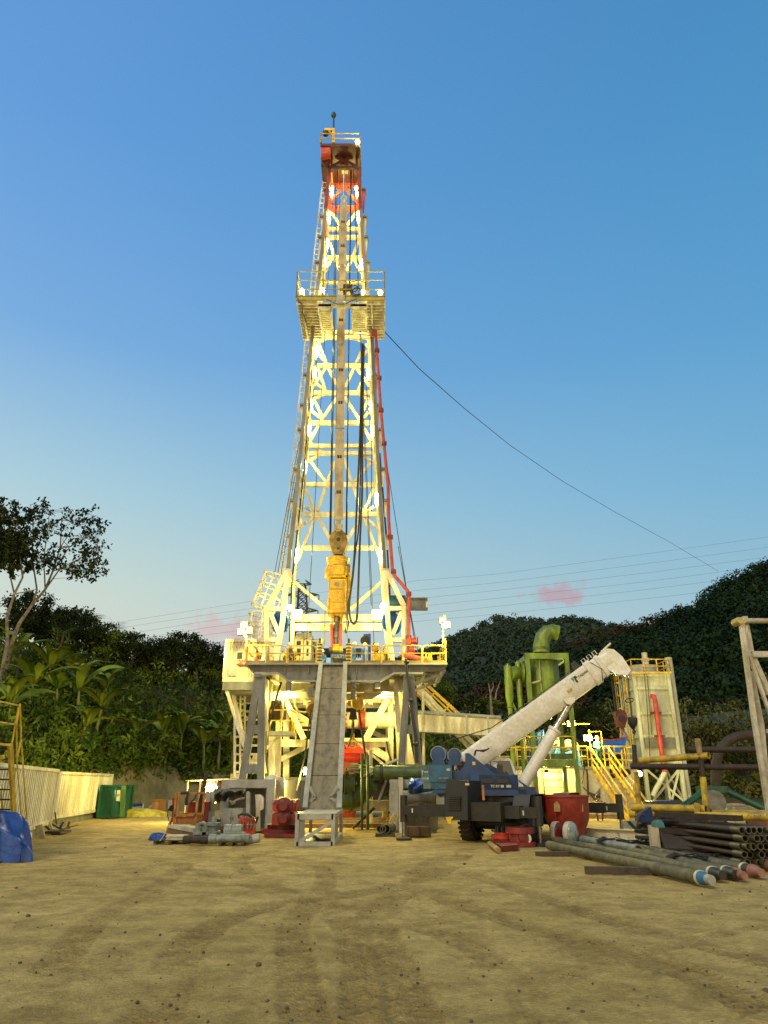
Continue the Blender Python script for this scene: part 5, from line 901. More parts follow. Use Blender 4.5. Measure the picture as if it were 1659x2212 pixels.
hz_ = thing('chain_hoist', 'yellow chain hoist with a dark chain bag hanging right of the ramp', 'hoist', S('D8', 540, 300, 38)); b_ = MB(); bx(b_, 'D8', 550, 640, 360, 430, 38, 38.5); b_.lathe(S('D8', 600, 370, 37.9), (0, 1, 0), [(0, .3), (.1, .36), (.5, .36), (.6, .3)], 14); bx(b_, 'D8', 590, 618, 260, 340, 38.1, 38.4); b_.build('hoist_body', YELTD, hz_)
b_ = MB(); bx(b_, 'D8', 468, 555, 345, 405, 38.2, 38.6); b_.build('motor', mat('amber_paint', (.6, .3, .02)), hz_)
b_ = MB(); P = [S('D8', *p, 38) for p in ((512, 440), (575, 440), (596, 585), (482, 585))]; b_.prism(P, (0, .5, 0)); b_.build('chain_bag', BLACK, hz_)
b_ = MB(); A, B = S('D8', 538, 590, 38.2), S('D8', 534, 800, 38.2); n = 18
for i in range(n): b_.ring(A.lerp(B, (i + .5) / n), .07, .02, (1, 0, 0) if i % 2 else (0, 1, 0), 8, 4)
b_.build('chain', BLACK, hz_); b_ = MB(); bx(b_, 'D8', 518, 554, 775, 870, 38.05, 38.35); b_.ring(S('D8', 533, 905, 38.2), .2, .06, (0, 1, 0)); b_.build('hook', YELTD, hz_)
ch2 = thing('chain_hoist', 'brownish yellow hoist hanging close to the left edge of the ramp', 'hoist', S('D7', 1270, 950, 38)); b_ = MB(); bx(b_, 'D7', 1225, 1340, 950, 1060, 38, 38.5); b_.lathe(S('D7', 1270, 1040, 37.9), (0, 1, 0), [(0, .2), (.1, .3), (.4, .3)], 12); b_.build('hoist_body', mat('brown_yellow_paint', (.3, .17, .03), .6), ch2); b_ = MB(); b_.tube([S('D7', 1232, 1080, 38.2), S('D7', 1232, 1170, 38.2)], .03, 5); b_.tube([S('D7', 1268, 1080, 38.2), S('D7', 1268, 1380, 38.2)], .05, 5); b_.build('chain', BLACK, ch2)
for lab, c, x0, x1, y0, y1, d in (('white junction box hung under the floor left of the ramp', 'D7', 1155, 1218, 920, 995, 38.8), ('white junction box hung under the floor right of the ramp', 'D8', 740, 795, 325, 388, 40)): r = thing('junction_box', lab, 'electrical box', S(c, x0, y1, d)); b_ = MB(); bx(b_, c, x0, x1, y0, y1, d, d + .3); b_.build('box', WHITE, r); b_ = MB(); b_.tube([S(c, (x0 + x1) / 2, y0 + 5, d + .15), S(c, (x0 + x1) / 2, y0 - 50, d + .15)], .04, 6); b_.build('hanger', WHITE, r)
dp = thing('diverter_pipe', 'thick cream flow pipe with a red flanged joint crossing under the floor', 'pipe', S('D8', 750, 600, 43)); b_ = MB(); b_.cyl(S('D8', 380, 600, 43), S('D8', 1125, 602, 43), .46, n=18); b_.build('pipe', WHITE, dp)
for x0, x1, r_ in ((392, 425, .55), (428, 448, .66), (612, 705, .52)): b_ = MB(); b_.cyl(S('D8', x0, 600, 43), S('D8', x1, 600, 43), r_, n=18); b_.build('red_flange', RED, dp)
b_ = MB()
for k_ in range(14): q_ = k_ / 14 * 6.283; a = S('D8', 427, 600, 43) + Vector((0, math.cos(q_) * .6, math.sin(q_) * .6)); b_.cyl(a - Vector((.12, 0, 0)), a + Vector((.14, 0, 0)), .05, n=6)
b_.build('bolts', BLACK, dp)
am = thing('motor_unit', 'dark brown round motor standing on the inner platform left of the ramp', 'motor', S('D7', 780, 1225, 38.8)); a = S('D7', 772, 1225, 38.8); z1 = S('D7', 780, 970, 38.8).z; b_ = MB(); b_.lathe(a, (0, 0, 1), [(0, .46), (.7, .46), (.72, .38), (1.0, .38), (z1 - a.z - .3, .3), (z1 - a.z, .2)], 18); b_.build('body', RUST, am); b_ = MB(); a = S('D7', 822, 1080, 38.7); b_.ring(a, .55, .05, (1, .35, 0), 22); b_.build('wheel', WHITE, am)
bo = thing('blowout_preventer', 'bright red flow riser and ram stack standing behind the right edge of the ramp', 'well valve', S('D8', 420, 1660, 42)); b_ = MB(); xa = S('D8', 395, 1000, 42).x; Z = lambda y: S('D8', 400, y, 42).z
b_.lathe((xa, 42.4, Z(1315)), (0, 0, 1), [(0, .75), (Z(1200) - Z(1315), .8), (Z(1110) - Z(1315), 1.25), (Z(1050) - Z(1315), 1.25), (Z(1045) - Z(1315), 1.45), (Z(960) - Z(1315), 1.45), (Z(930) - Z(1315), .7)], 22); b_.build('bell_housing', mat('signal_red_paint', (.72, .045, .02), .4), bo)
b_ = MB(); b_.lathe((xa, 42.4, 0), (0, 0, 1), [(0, .8), (1.1, .8), (1.12, 1.05), (1.5, 1.05), (1.52, .7), (Z(1315) - .05, .7)], 20); b_.build('ram_stack', RED, bo)
# green manifold
mf = thing('green_manifold', 'olive green flanged valve manifold and pipework right of the ramp', 'pipe manifold', S('E7', 300, 1460, 35.2)); dM = 35.5
def lt_(m, c, p0, p1, prof, d, n=18): a, b = S(c, *p0, d), S(c, *p1, d); L = (b - a).length; return m.lathe(a, b - a, [(t * L, r) for t, r in prof], n)
b_ = MB(); b_.tube([S('E7', 160, 925, dM), S('E7', 395, 920, dM), S('E7', 470, 885, dM), S('E7', 560, 800, dM), S('E7', 690, 690, dM), S('E7', 760, 660, dM)], .44, 16); b_.build('main_pipe', DGREEN, mf)
b_ = MB(); lt_(b_, 'E7', (690, 660), (880, 650), [(0, .46), (.1, .46), (.11, .6), (.2, .6), (.21, .5), (.3, .6), (.4, .6), (.41, .48), (1, .52)], dM - .3); b_.build('branch', DGREEN, mf); b_ = MB(); a = S('E7', 880, 650, dM - .75); b_.lathe(a, (0, 1, 0), [(0, .52), (.08, .56), (.5, .56)], 20); b_.build('blind_cap', BLACK, mf)
b_ = MB(); bx(b_, 'E7', 250, 415, 660, 850, dM, dM + .6); b_.prism([S('E7', *p, dM + .1) for p in [(250, 470), (300, 330), (325, 330), (355, 470), (355, 640), (250, 640)]], (0, .5, 0)); lt_(b_, 'E7', (270, 655), (470, 655), [(0, .62), (.12, .62), (.13, .52), (.85, .52), (.86, .62), (1, .62)], dM + .1); b_.build('gate_valve', DGREEN, mf)
b_ = MB(); bx(b_, 'E7', 490, 640, 520, 700, dM + .1, dM + .7); lt_(b_, 'E7', (560, 540), (560, 370), [(0, .35), (.3, .35), (.31, .2), (1, .16)], dM + .3); b_.build('choke_valve', DGREEN, mf)
for x, y in ((320, 312), (568, 348)): b_ = MB(); b_.ring(S('E7', x, y, dM + .2), .62, .045, (0, -.3, 1), 22, 6); a = S('E7', x, y, dM + .2); b_.tube([a + Vector((-.6, 0, 0)), a + Vector((.6, 0, 0))], .03, 5); b_.tube([a, a - Vector((0, 0, .4))], .05, 6); b_.build('hand_wheel', mat('pale_green_paint', (.3, .34, .16), .5), mf)
b_ = MB(); lt_(b_, 'E7', (190, 650), (245, 650), [(0, .7), (.5, .7), (.5, .5), (1, .5)], dM + .2); bx(b_, 'E7', 160, 230, 480, 850, dM + .5, dM + .9); b_.build('red_spool', DRED, mf)
for x in (160, 395): b_ = MB(); a = S('E7', x, 922, dM); b_.cyl(a - Vector((.06, 0, 0)), a + Vector((.06, 0, 0)), .56, n=18); b_.build('flange', DGREEN, mf)
gl_ = thing('flow_line', 'long dark green flow pipe running level past the right base box', 'pipe', S('E7', 960, 560, 34)); b_ = MB(); b_.cyl(S('E7', 850, 418, 34), S('C7', 372, 352, 33), .3, n=16); b_.build('pipe', DGREEN, gl_); b_ = MB(); bx(b_, 'E7', 795, 890, 320, 545, 34, 34.7); bx(b_, 'E7', 775, 905, 535, 560, 33.9, 34.8); b_.build('down_leg', DGREEN, gl_)
for x in (945, 1325, 1600): b_ = MB(); a = S('E7', x, 418, 33.9); b_.cyl(a - Vector((.07, 0, 0)), a + Vector((.07, 0, 0)), .4, n=16); b_.build('flange', BLACK, gl_)
for lab, c, p0, p1, d, r_, m in (('thin dark green upright pole nearer the ramp', 'E7', (588, 60), (590, 1470), 33.4, .055, DGREEN), ('dark green upright pole right of a thinner one', 'E7', (695, 90), (697, 1470), 33.4, .06, DGREEN), ('white upright scaffold pole behind the green manifold', 'E7', (742, 0), (750, 1410), 37, .11, WHITE), ('grey slanting prop pole under the flow line', 'E7', (1070, 460), (890, 960), 34.5, .06, LGREY), ('thin grey scaffold tube slanting across the manifold', 'E7', (600, 490), (1245, 175), 34.6, .06, LGREY), ('dark slanting pole propped on the ground right of the crate', 'E7', (420, 1450), (820, 1065), 33.8, .06, RUST)): r = thing('pole', lab, 'pole', S(c, *p1, d)); b_ = MB(); b_.tube([S(c, *p0, d), S(c, *p1, d)], r_, 8); b_.build('tube', m, r)
tk = thing('cream_tank', 'low cream tank with a blue skirt standing at the back under the rig', 'tank', S('E7', 800, 1000, 47)); b_ = MB(); bx(b_, 'E7', 400, 1010, 600, 800, 47, 50); b_.build('tank_body', CREAM, tk); b_ = MB(); bx(b_, 'E7', 620, 980, 800, 935, 46.9, 47); b_.build('blue_panel', BLUE, tk)
tk2 = thing('cream_tank', 'lit cream tank standing behind the rig left of the ramp', 'tank', S('C4', 640, 600, 48)); b_ = MB(); bx(b_, 'C4', 560, 720, 430, 720, 48, 51); b_.build('tank_body', CREAM, tk2); b_ = MB()
for i in range(6): x = 580 + i * 26; bx(b_, 'C4', x, x + 6, 430, 700, 47.9, 47.99)
b_.build('tank_ribs', WHITE, tk2)
ly = thing('yellow_ladder', 'short yellow ladder frame leaning at the right base box', 'ladder', SG('E7', 1090, 1480)); b_ = MB(); d0 = 32.5; b_.ladder(S('E7', 1060, 1470, d0), S('E7', 1200, 1170, d0 + .4), (.1, 0, 0), .03, .3); b_.ladder(S('E7', 1110, 1470, d0), S('E7', 1230, 1200, d0 + .4), (.12, 0, 0), .03, .3); b_.build('frame', YEL, ly)
wp = thing('white_pallet_frame', 'white slanted frame beside a bundle of yellow tubes behind the base box', 'frame', S('E7', 900, 1320, 36)); b_ = MB(); b_.prism([S('E7', *p, 36) for p in [(855, 1320), (905, 1210), (985, 1260), (950, 1330)]], (0, .2, 0)); b_.build('panel', WHITE, wp); b_ = MB()
for i in range(5): b_.tube([S('E7', 950 + i * 18, 1310, 36.2), S('E7', 1010 + i * 12, 1065, 36.4)], .05, 6)
b_.build('tubes', YEL, wp)
pc = thing('pipe_cuts', 'three short pipe ends on a low rack at the right base box', 'pipe ends', SG('E7', 1000, 1600)); y0 = pc.location.y
for x, r_ in ((905, .14), (970, .13), (1040, .17)): b_ = MB(); a = SG('E7', x, 1575, .28); a.y = y0; b_.pipe(a, a + Vector((.25, .9, 0)), r_, .03); b_.build('pipe_end', PIPE, pc)
b_ = MB(); a, b = SG('E7', 835, 1605), SG('E7', 1200, 1605); b_.box(a.x, b.x, y0 - .05, y0 + .8, .004, .1); b_.build('rack', DWOOD, pc)
for lab, pts in (('heap of pale cable runs on the ground left of the base box', [('C4', 400, 800), ('C4', 440, 740), ('C4', 480, 790), ('C4', 440, 820)]),):
    r = thing('cable_heap', lab, 'cables', SG('C4', 440, 800)); b_ = MB(); o = SG('C4', 440, 800)
    for i in range(9): b_.tube([o + Vector((rnd.uniform(-1, 1), rnd.uniform(-.4, 1.5), .05 + rnd.random() * .15)) for _ in range(4)], .03, 6)
    b_.build('cables', ROPE, r)
mt = thing('timber_mats', 'long low muddy timber mats laid on the ground under the rig', 'timber mats', (-2.4, 40, 0))
for i, y in enumerate((36.5, 38.5, 41)): b_ = MB(); b_.box(-3.9, .6, y, y + .5, .004, .18 + i * .03); b_.build('mat', WOOD, mt)
# ================================================================== LEFT SIDE OF THE YARD
def corr(m, A, B, z0, z1, n, dep):             # corrugated wall from A to B (plan), facing right of A->B
    A = Vector((A[0], A[1], 0)); B = Vector((B[0], B[1], 0)); d = (B - A); nr = Vector((d.y, -d.x, 0)).normalized(); P = []
    for i in range(n):
        for f, o in ((0, 0), (.38, 0), (.5, 1), (.88, 1)): P.append(A + d * ((i + f) / n) - nr * (o * dep))
    P.append(B); vs = [p + Vector((0, 0, z)) for p in P for z in (z0, z1)]; m.add(vs, [(2 * i, 2 * i + 2, 2 * i + 3, 2 * i + 1) for i in range(len(P) - 1)]); return nr
def container(lab, A, B, W, z0, z1, m, ncor, name='shipping_container', skid=True):
    A = Vector((*A, 0)); B = Vector((*B, 0)); r = thing(name, lab, 'container', A); d = (B - A).normalized(); nr = Vector((d.y, -d.x, 0)); back = -nr * W
    b_ = MB(); corr(b_, A + d * .12, B - d * .12, z0 + .15, z1 - .12, ncor, .1); corr(b_, (A + back * .95), A + back * .04, z0 + .15, z1 - .12, 8, .04); a2, b2 = A + back + d * .1, B + back - d * .1
    b_.prism([a2 - nr * -.15 + Vector((0, 0, z0 + .1)), b2 - nr * -.15 + Vector((0, 0, z0 + .1)), b2 - nr * -.15 + Vector((0, 0, z1 - .08)), a2 - nr * -.15 + Vector((0, 0, z1 - .08))], -nr * .1); b_.build('wall', m, r)
    b_ = MB(); b_.prism([A + Vector((0, 0, z1 - .1)) - nr * .06, B + Vector((0, 0, z1 - .1)) - nr * .06, B + back + Vector((0, 0, z1 - .1)), A + back + Vector((0, 0, z1 - .1))], (0, 0, .06)); b_.build('roof', m, r)
    b_ = MB()
    for p in (A, B): b_.bar(p + Vector((0, 0, z0)) + (d if p is A else -d) * .07, p + Vector((0, 0, z1)) + (d if p is A else -d) * .07, .14, .14, tuple(nr)); b_.bar(p + back + Vector((0, 0, z0)), p + back + Vector((0, 0, z1)), .14, .14, tuple(nr))
    for z, h in ((z0 + .08, .16), (z1 - .06, .12)): b_.bar(A + d * .14 + Vector((0, 0, z)), B - d * .14 + Vector((0, 0, z)), .1, h); b_.bar(A + nr * -.08 + Vector((0, 0, z)), A + back + Vector((0, 0, z)), .1, h)
    b_.build('frame', m, r)
    if skid: b_ = MB(); b_.prism([A - nr * .1, B - nr * .1, B + back, A + back], (0, 0, z0 - .01)); b_.build('skid', GREY, r)
    return r
container('long cream corrugated container nearest the left edge, behind the yellow stairs', (-10.9, 20.6), (-14.6, 34), 2.4, .32, 2.55, CREAM, 34)
c2 = container('second cream corrugated container, standing on a grey skid before the green one', (-15.75, 36.8), (-17.5, 49), 2.4, .36, 2.5, CREAM, 30)
b_ = MB(); A = Vector((-15.75, 36.8, 0)); b_.prism([A + Vector((-.1, -.09, .4)), A + Vector((-2.2, -.45, .4)), A + Vector((-2.2, -.45, 2.4)), A + Vector((-.1, -.09, 2.4))], (0, .06, 0)); b_.build('end_panel', LGREY, c2)
GRC = mat('green_container_paint', (.01, .115, .07), .5, dirt=(.008, .06, .035), amt=.35, scale=1.5, streak=4)
GA, GB = (S('C2', 742, 1100, 45.2).x, 45.2), (S('C2', 876, 1000, 47.6).x, 47.6); gc = container('green corrugated site cabin with a notice on it, beyond the cream containers', GA, GB, .85, .06, 1.86, GRC, 9, name='site_cabin', skid=False)
def onface(c, x, y, A, B, off=.05):           # where the bearing meets the vertical plane through A-B
    A = Vector((*A, 0)); B = Vector((*B, 0)); n = Vector(((B - A).y, -(B - A).x, 0)).normalized(); r = ray(c, x, y); o = Vector((0, 0, CAMH)); t_ = (A + n * off - o).dot(n) / r.dot(n); return o + r * t_
for nm, q_, m in (('notice_board', [(766, 930), (800, 930), (796, 1005), (762, 1000)], mat('faded_notice', (.72, .68, .5), .7)), ('door', [(804, 905), (838, 902), (828, 1112), (792, 1112)], mat('faded_green_door', (.1, .2, .06), .6)), ('door_sign', [(808, 902), (836, 900), (834, 926), (806, 928)], mat('faded_green_sign', (.2, .32, .12), .6))):
    b_ = MB(); b_.prism([onface('C2', *p, GA, GB, .06 if nm != 'door_sign' else .1) for p in q_], (-.03, .02, 0)); o = b_.build(nm, m, gc)
    if nm == 'notice_board': text('SAFETY', .16, onface('C2', 768, 972, GA, GB, .09), frame_rot((GB[0] - GA[0], GB[1] - GA[1], 0), (0, 0, 1)), GREEN, o)
b_ = MB(); q_ = onface('C2', 822, 1050, GA, GB, .12); b_.cyl(q_, q_ + Vector((0, 0, .25)), .02); b_.build('door_handle', STEEL, gc)
pn = thing('leaning_board', 'pale plywood board leaning at the end of the nearer cream container', 'board', SG('F2', 520, 1760)); b_ = MB(); y0 = SG('F2', 520, 1760).y; b_.prism([S('F2', *p, y0 + o) for p, o in (((440, 1590), .25), ((530, 1570), .25), ((568, 1745), 0), ((492, 1762), 0))], (0, .06, 0)); b_.build('board', mat('pale_plywood', (.5, .4, .2), .7, streak=3), pn)
dr = thing('leaning_door', 'cream door panel leaning on the corner of the nearer container', 'door', SG('F2', 560, 1700)); b_ = MB(); b_.prism([S('F2', *p, 34.1) for p in ((580, 1258), (635, 1252), (596, 1590), (532, 1600))], (0, .08, 0)); b_.build('panel', CREAM, dr); b_ = MB(); b_.sph(S('F2', 566, 1530, 34.0), .06); b_.build('knob', BLACK, dr)
jk = thing('scrap_pallet', 'low pallet of scrap boards and metal bits between the two cream containers', 'scrap', SG('F2', 700, 1710)); y0 = SG('F2', 700, 1710).y; b_ = MB(); a, b = SG('F2', 560, 1710), SG('F2', 880, 1690); b_.box(a.x, b.x, y0, y0 + 1.1, .05, .14); b_.build('pallet', DWOOD, jk)
for i in range(9): b_ = MB(); p = Vector((rnd.uniform(a.x, b.x), y0 + rnd.uniform(.1, .9), .2)); b_.bar(p, p + Vector((rnd.uniform(-.7, .7), rnd.uniform(-.3, .3), rnd.uniform(.0, .3))), .08, .05); b_.build('scrap', [WOOD, mat('pale_plywood', (.5, .4, .2)), STEEL, BLACK][i % 4], jk)
b_ = MB(); b_.tube([S('F2', 715, 1570, 33.5), S('F2', 695, 1420, 33.6)], .03, 6); b_.build('rod', BLACK, jk)
# yellow stairs at the left edge
ys_ = thing('yellow_stairs', 'yellow steel access stairs with handrails at the left edge', 'stairs', (-11.2, 22.3, 0)); zp = 3.05; yt, yb2 = 22.0, 23.5
for x in (-10.98, -11.6): b_ = MB(); b_.bar((x, yb2, 0), (x, yt, zp), .07, .2, (0, -1, .4)); b_.build('stringer', YEL, ys_)
b_ = MB()
for i in range(11): f = (i + .5) / 11; b_.box(-11.56, -11.03, yb2 + (yt - yb2) * f - .1, yb2 + (yt - yb2) * f + .1, zp * f - .02, zp * f + .02)
b_.build('treads', BLACK, ys_)
b_ = MB(); b_.box(-14, -10.9, yt - 1.2, yt, zp - .06, zp); b_.box(-14, -10.9, yt - 1.25, yt - 1.2, zp - .22, zp + .12); b_.bar((-11.1, yt, zp - .35), (-13, yt, zp - 1.2), .12); b_.build('platform', YEL, ys_)
b_ = MB(); b_.rail([(-14, yt - 1.2, zp), (-10.93, yt - 1.2, zp), (-10.93, yt, zp)], 1.0, 1.1, .024); b_.build('platform_rail', YEL, ys_)
for x in (-10.9, -11.62): b_ = MB(); P = [(x, yt, zp + 1.15), (x + .0, yt + .45, zp + .15), (x, yb2 + .12, 1.05), (x, yb2 + .1, .4)]; b_.tube(P, .024, 6); Q = [(x, yt, zp + .6), (x, yt + .4, zp - .45), (x, yb2 + .05, .6), (x, yb2 + .08, .36)]; b_.tube(Q, .02, 6); [b_.tube([p, q_], .025, 6) for p, q_ in zip(P, Q)]; b_.build('handrail', mat('amber_rail_paint', (.66, .44, .03), .5), ys_)
# tarpaulin bundle
def lump(cx, cy, rx, ry, h, seed, fold=.12, n=40, m_=22):
    q = random.Random(seed); ph = [q.random() * 6.28 for _ in range(8)]
    def fn(u, v):
        th = u * 2 * math.pi; r = 1 - v; prof = min(1, (1 - r ** 2.6)) ** .62; wob = 1 + fold * (math.sin(3 * th + ph[0]) + .7 * math.sin(7 * th + ph[1] + 3 * v) + .5 * math.sin(13 * th + ph[2] - 4 * v) + .3 * math.sin(23 * th + ph[3])) * (.25 + .75 * r) * .5
        return Vector((cx + math.cos(th) * rx * r ** .5 * wob, cy + math.sin(th) * ry * r ** .5 * wob, h * prof * (1 + fold * .8 * math.sin(4 * th + ph[4] + 5 * v)) + .01))
    return MB().grid(fn, n, m_)
tb = thing('tarp_bundle', 'big blue tarpaulin wrapped bundle on the ground at the left edge', 'tarpaulin', (-10.9, 21.4, 0)); lump(-10.95, 21.3, 1.2, .8, 1.02, 3, .3, 90, 40).build('tarpaulin', TARP, tb); b_ = MB(); b_.box(-12, -10.1, 20.75, 22, .005, .06); b_.build('ground_sheet', mat('maroon_sheet', (.16, .04, .03), .7), tb)
# far left: cabinet, drum, yellow tarp, rock rubble
cb = thing('orange_cabinet', 'orange brown wooden cabinet standing alone on the ground by the cut bank', 'cabinet', SG('E6', 250, 808)); yv = 48.6; a, b, b2 = S('E6', 172, 700, yv), S('E6', 290, 700, yv), S('E6', 346, 700, yv); zt = S('E6', 200, 576, yv).z; b_ = MB(); b_.prism([(a.x, yv, 0), (b.x, yv - .2, 0), (b2.x, yv + .6, 0), (a.x + .5, yv + .8, 0)], (0, 0, zt)); b_.build('body', ORWOOD, cb); b_ = MB(); b_.prism([(a.x - .05, yv - .05, zt), (b.x + .02, yv - .26, zt), (b2.x + .05, yv + .64, zt), (a.x + .45, yv + .86, zt)], (0, 0, .06)); b_.build('top', ORWOOD, cb)
bd = thing('blue_drum', 'dark blue drum lying on its side by the green container', 'drum', S('C2', 900, 1060, 50)); a, b = S('C2', 866, 1052, 50), S('C2', 942, 1050, 50.3); b_ = MB(); L = (b - a).length; b_.lathe(a, b - a, [(0, .0), (0, .29), (L * .33, .29), (L * .35, .31), (L * .37, .29), (L * .66, .29), (L * .68, .31), (L * .7, .29), (L, .29), (L, 0)], 18); b_.build('shell', mat('navy_drum_paint', (.01, .02, .11), .35), bd); b_ = MB(); a2 = b + (b - a).normalized() * .005; b_.cyl(a2, a2 + (b - a).normalized() * .05, .27, n=18); b_.build('lid', CREAM, bd)
p = SG('C2', 925, 1108); yt_ = thing('yellow_tarp', 'yellow tarpaulin spread over a low heap by the drum', 'tarpaulin', (p.x, 47.6, 0)); lump(S('C2', 925, 1100, 47.6).x, 47.6, 1.5, .6, .42, 8, .2).build('sheet', mat('yellow_tarp', (.5, .42, .04), .55, bump=.5, bscale=5), yt_)
rb_ = thing('rubble_heap', 'pale heap of stones between the yellow tarp and the orange cabinet', 'rubble', (S('C2', 980, 1080, 50).x, 50, 0)); b_ = MB()
for i in range(26): b_.sph((S('C2', 955 + rnd.random() * 50, 1080, 50).x, 50 + rnd.random() - .5, rnd.uniform(.05, .55) * (1 - i / 40)), rnd.uniform(.1, .2), 1.2, 1, .8, 6, 5)
b_.build('stones', mat('pale_stone', (.4, .36, .24), .9), rb_)
# shack with the red lit inside
sk = thing('open_shack', 'open sided shack with a thin roof and red gear lit inside', 'shack', (S('E6', 900, 800, 40).x, 40, 0)); b_ = MB(); P = [S('E6', *p, 40) for p in ((680, 268), (1290, 238), (1300, 252), (690, 280))]; b_.prism(P, (0, 3.5, 0)); b_.build('roof', CREAM, sk)
for x in (722, 912, 1140): b_ = MB(); a = S('E6', x, 275, 40.1); b_.cyl((a.x, 40.1, 0), a, .045, n=8); b_.build('post', WHITE, sk)
b_ = MB(); bx(b_, 'E6', 905, 1170, 310, 620, 43.0, 43.2); b_.build('back_wall', WHITE, sk)
b_ = MB(); bx(b_, 'E6', 1000, 1175, 270, 350, 42, 42.3); bx(b_, 'E6', 925, 960, 320, 420, 42, 42.3); bx(b_, 'E6', 935, 1000, 480, 640, 41.8, 42.2); b_.build('red_gear', RED, sk)
lm = thing('work_lamp', 'bright lamp glowing inside the open shack', 'lamp', S('E6', 1080, 380, 41.5)); p = S('E6', 1078, 378, 41.3); b_ = MB(); b_.sph(p, .2, 1.6, .7, .8, 10, 8); b_.build('lens', LAMPS, lm); b_ = MB(); b_.box(p.x - .25, p.x + .25, p.y + .16, p.y + .3, p.z - .12, p.z + .2); b_.build('lamp_housing', BLACK, lm); light(p + Vector((-.3, -.4, 0)), 1100, .2)
wb = thing('white_box', 'small white box cabin standing behind the left base box', 'cabin', S('E6', 1400, 270, 45)); b_ = MB(); bx(b_, 'E6', 1332, 1505, 172, 640, 45, 47); b_.build('wall', WHITE, wb)
# left yard clutter
def yard(nm, lab, cat, c, x, y): p = SG(c, x, y); return thing(nm, lab, cat, p), p
mbk, p = yard('man_basket', 'orange steel man basket with a meshed lower half', 'man basket', 'E6', 700, 1010); ya = 29.5; xa, xb = S('E6', 520, 800, ya).x, S('E6', 845, 800, ya).x; xc = S('E6', 935, 800, 30.6).x; zt = S('E6', 560, 468, ya).z; zm_ = S('E6', 560, 795, ya).z
b_ = MB()
for x, y in ((xa, ya), (xb, ya), (xc, 30.7), (xa + .15, 30.7)): b_.bar((x, y, .15), (x, y, zt), .08)
for z in (.18, zm_, zt): b_.bar((xa, ya, z), (xb, ya, z), .08); b_.bar((xb, ya, z), (xc, 30.7, z), .08); b_.bar((xa, ya, z), (xa + .15, 30.7, z), .08); b_.bar((xa + .15, 30.7, z), (xc, 30.7, z), .08)
b_.bar(((xa + xb) / 2 - .3, ya, zm_), ((xa + xb) / 2 - .3, ya, zt), .07); b_.build('frame', ORANGE, mbk)
b_ = MB(); b_.box(xa + .05, xb - .05, ya + .04, ya + .06, .2, zm_ - .05); b_.prism([(xb, ya + .05, .2), (xc - .05, 30.6, .2), (xc - .05, 30.6, zm_), (xb, ya + .05, zm_)], (.02, 0, 0)); b_.build('mesh_panel', mat('perforated_orange_panel', (.36, .13, .02), .6, dirt=(.16, .05, .015), amt=.5, scale=18), mbk)
b_ = MB(); b_.tube([S('E6', 620, 460, ya - .1), S('E6', 720, 450, ya - .15), S('E6', 700, 560, ya - .1), S('E6', 700, 640, ya - .05)], .06, 6); b_.tube([S('E6', 760, 610, ya - .1), S('E6', 830, 540, ya - .1), S('E6', 850, 470, ya)], .03, 6); b_.build('sling', BLACK, mbk)
rb2, p = yard('red_box', 'dark red steel box standing behind the orange man basket', 'box', 'E6', 850, 1000); b_ = MB(); bx(b_, 'E6', 700, 995, 612, 990, 31, 32.4); b_.build('body', DRED, rb2); b_ = MB(); bx(b_, 'E6', 690, 1000, 600, 616, 30.95, 32.5); b_.build('lid', DRED, rb2)
gp, p = yard('instrument_board', 'small grey board with hanging wires on a thin red stand', 'board', 'E6', 460, 950); b_ = MB(); bx(b_, 'E6', 418, 500, 568, 700, 30, 30.1); b_.build('panel', LGREY, gp); b_ = MB(); b_.tube([S('E6', 505, 540, 30), S('E6', 500, 800, 30), S('E6', 455, 940, 30)], .05, 6); b_.tube([S('E6', 500, 800, 30), S('E6', 515, 940, 30.2)], .05, 6); b_.build('stand', RED, gp); b_ = MB()
for i in range(4): b_.tube([S('E6', 430 + i * 14, 720 + i * 5, 29.9), S('E6', 460 + i * 20, 660, 29.85), S('E6', 510 + i * 8, 630 + 20 * i, 29.9)], .025, 5)
b_.tube([S('E6', 425, 700, 29.9), S('E6', 415, 800, 29.9), S('E6', 440, 880, 29.9)], .02, 5); b_.build('wires', BLACK, gp)
lp, p = yard('leaning_pole', 'black pole leaning up beside the shack', 'pole', 'E6', 890, 990); b_ = MB(); b_.tube([S('E6', 900, 700, 31), S('E6', 940, 470, 31), S('E6', 1000, 180, 31)], [.1, .1, .08], 8); b_.tube([S('E6', 1000, 180, 31), S('E6', 1015, 125, 31)], .05, 6); b_.build('pole', BLACK, lp)
cbn, p = yard('grey_cabinet', 'pale grey steel cabinet standing in the left base box', 'cabinet', 'E6', 1380, 970); yv = 32.2; b_ = MB(); bx(b_, 'E6', 1208, 1555, 695, 965, yv, yv + .8); b_.build('body', LGREY, cbn)
for x0, x1 in ((1220, 1378), (1384, 1545)): b_ = MB(); bx(b_, 'E6', x0, x1, 710, 955, yv - .03, yv); dd_ = b_.build('door', LGREY, cbn); b_ = MB(); xh = x1 - 14 if x0 < 1300 else x0 + 14; bx(b_, 'E6', xh - 4, xh + 4, 820, 865, yv - .07, yv - .032); b_.build('handle', BLACK, dd_)
ex, p = yard('grey_canister', 'small grey canister beside the cabinet', 'canister', 'E6', 1160, 975); a = S('E6', 1165, 975, 32.2); b_ = MB(); bx(b_, 'E6', 1130, 1200, 850, 978, 32.1, 32.5); b_.build('case', LGREY, ex); b_ = MB(); b_.lathe(S('E6', 1158, 910, 32.05), (0, 1, 0), [(0, .14), (.04, .14)], 12); b_.build('dial', BLACK, ex)
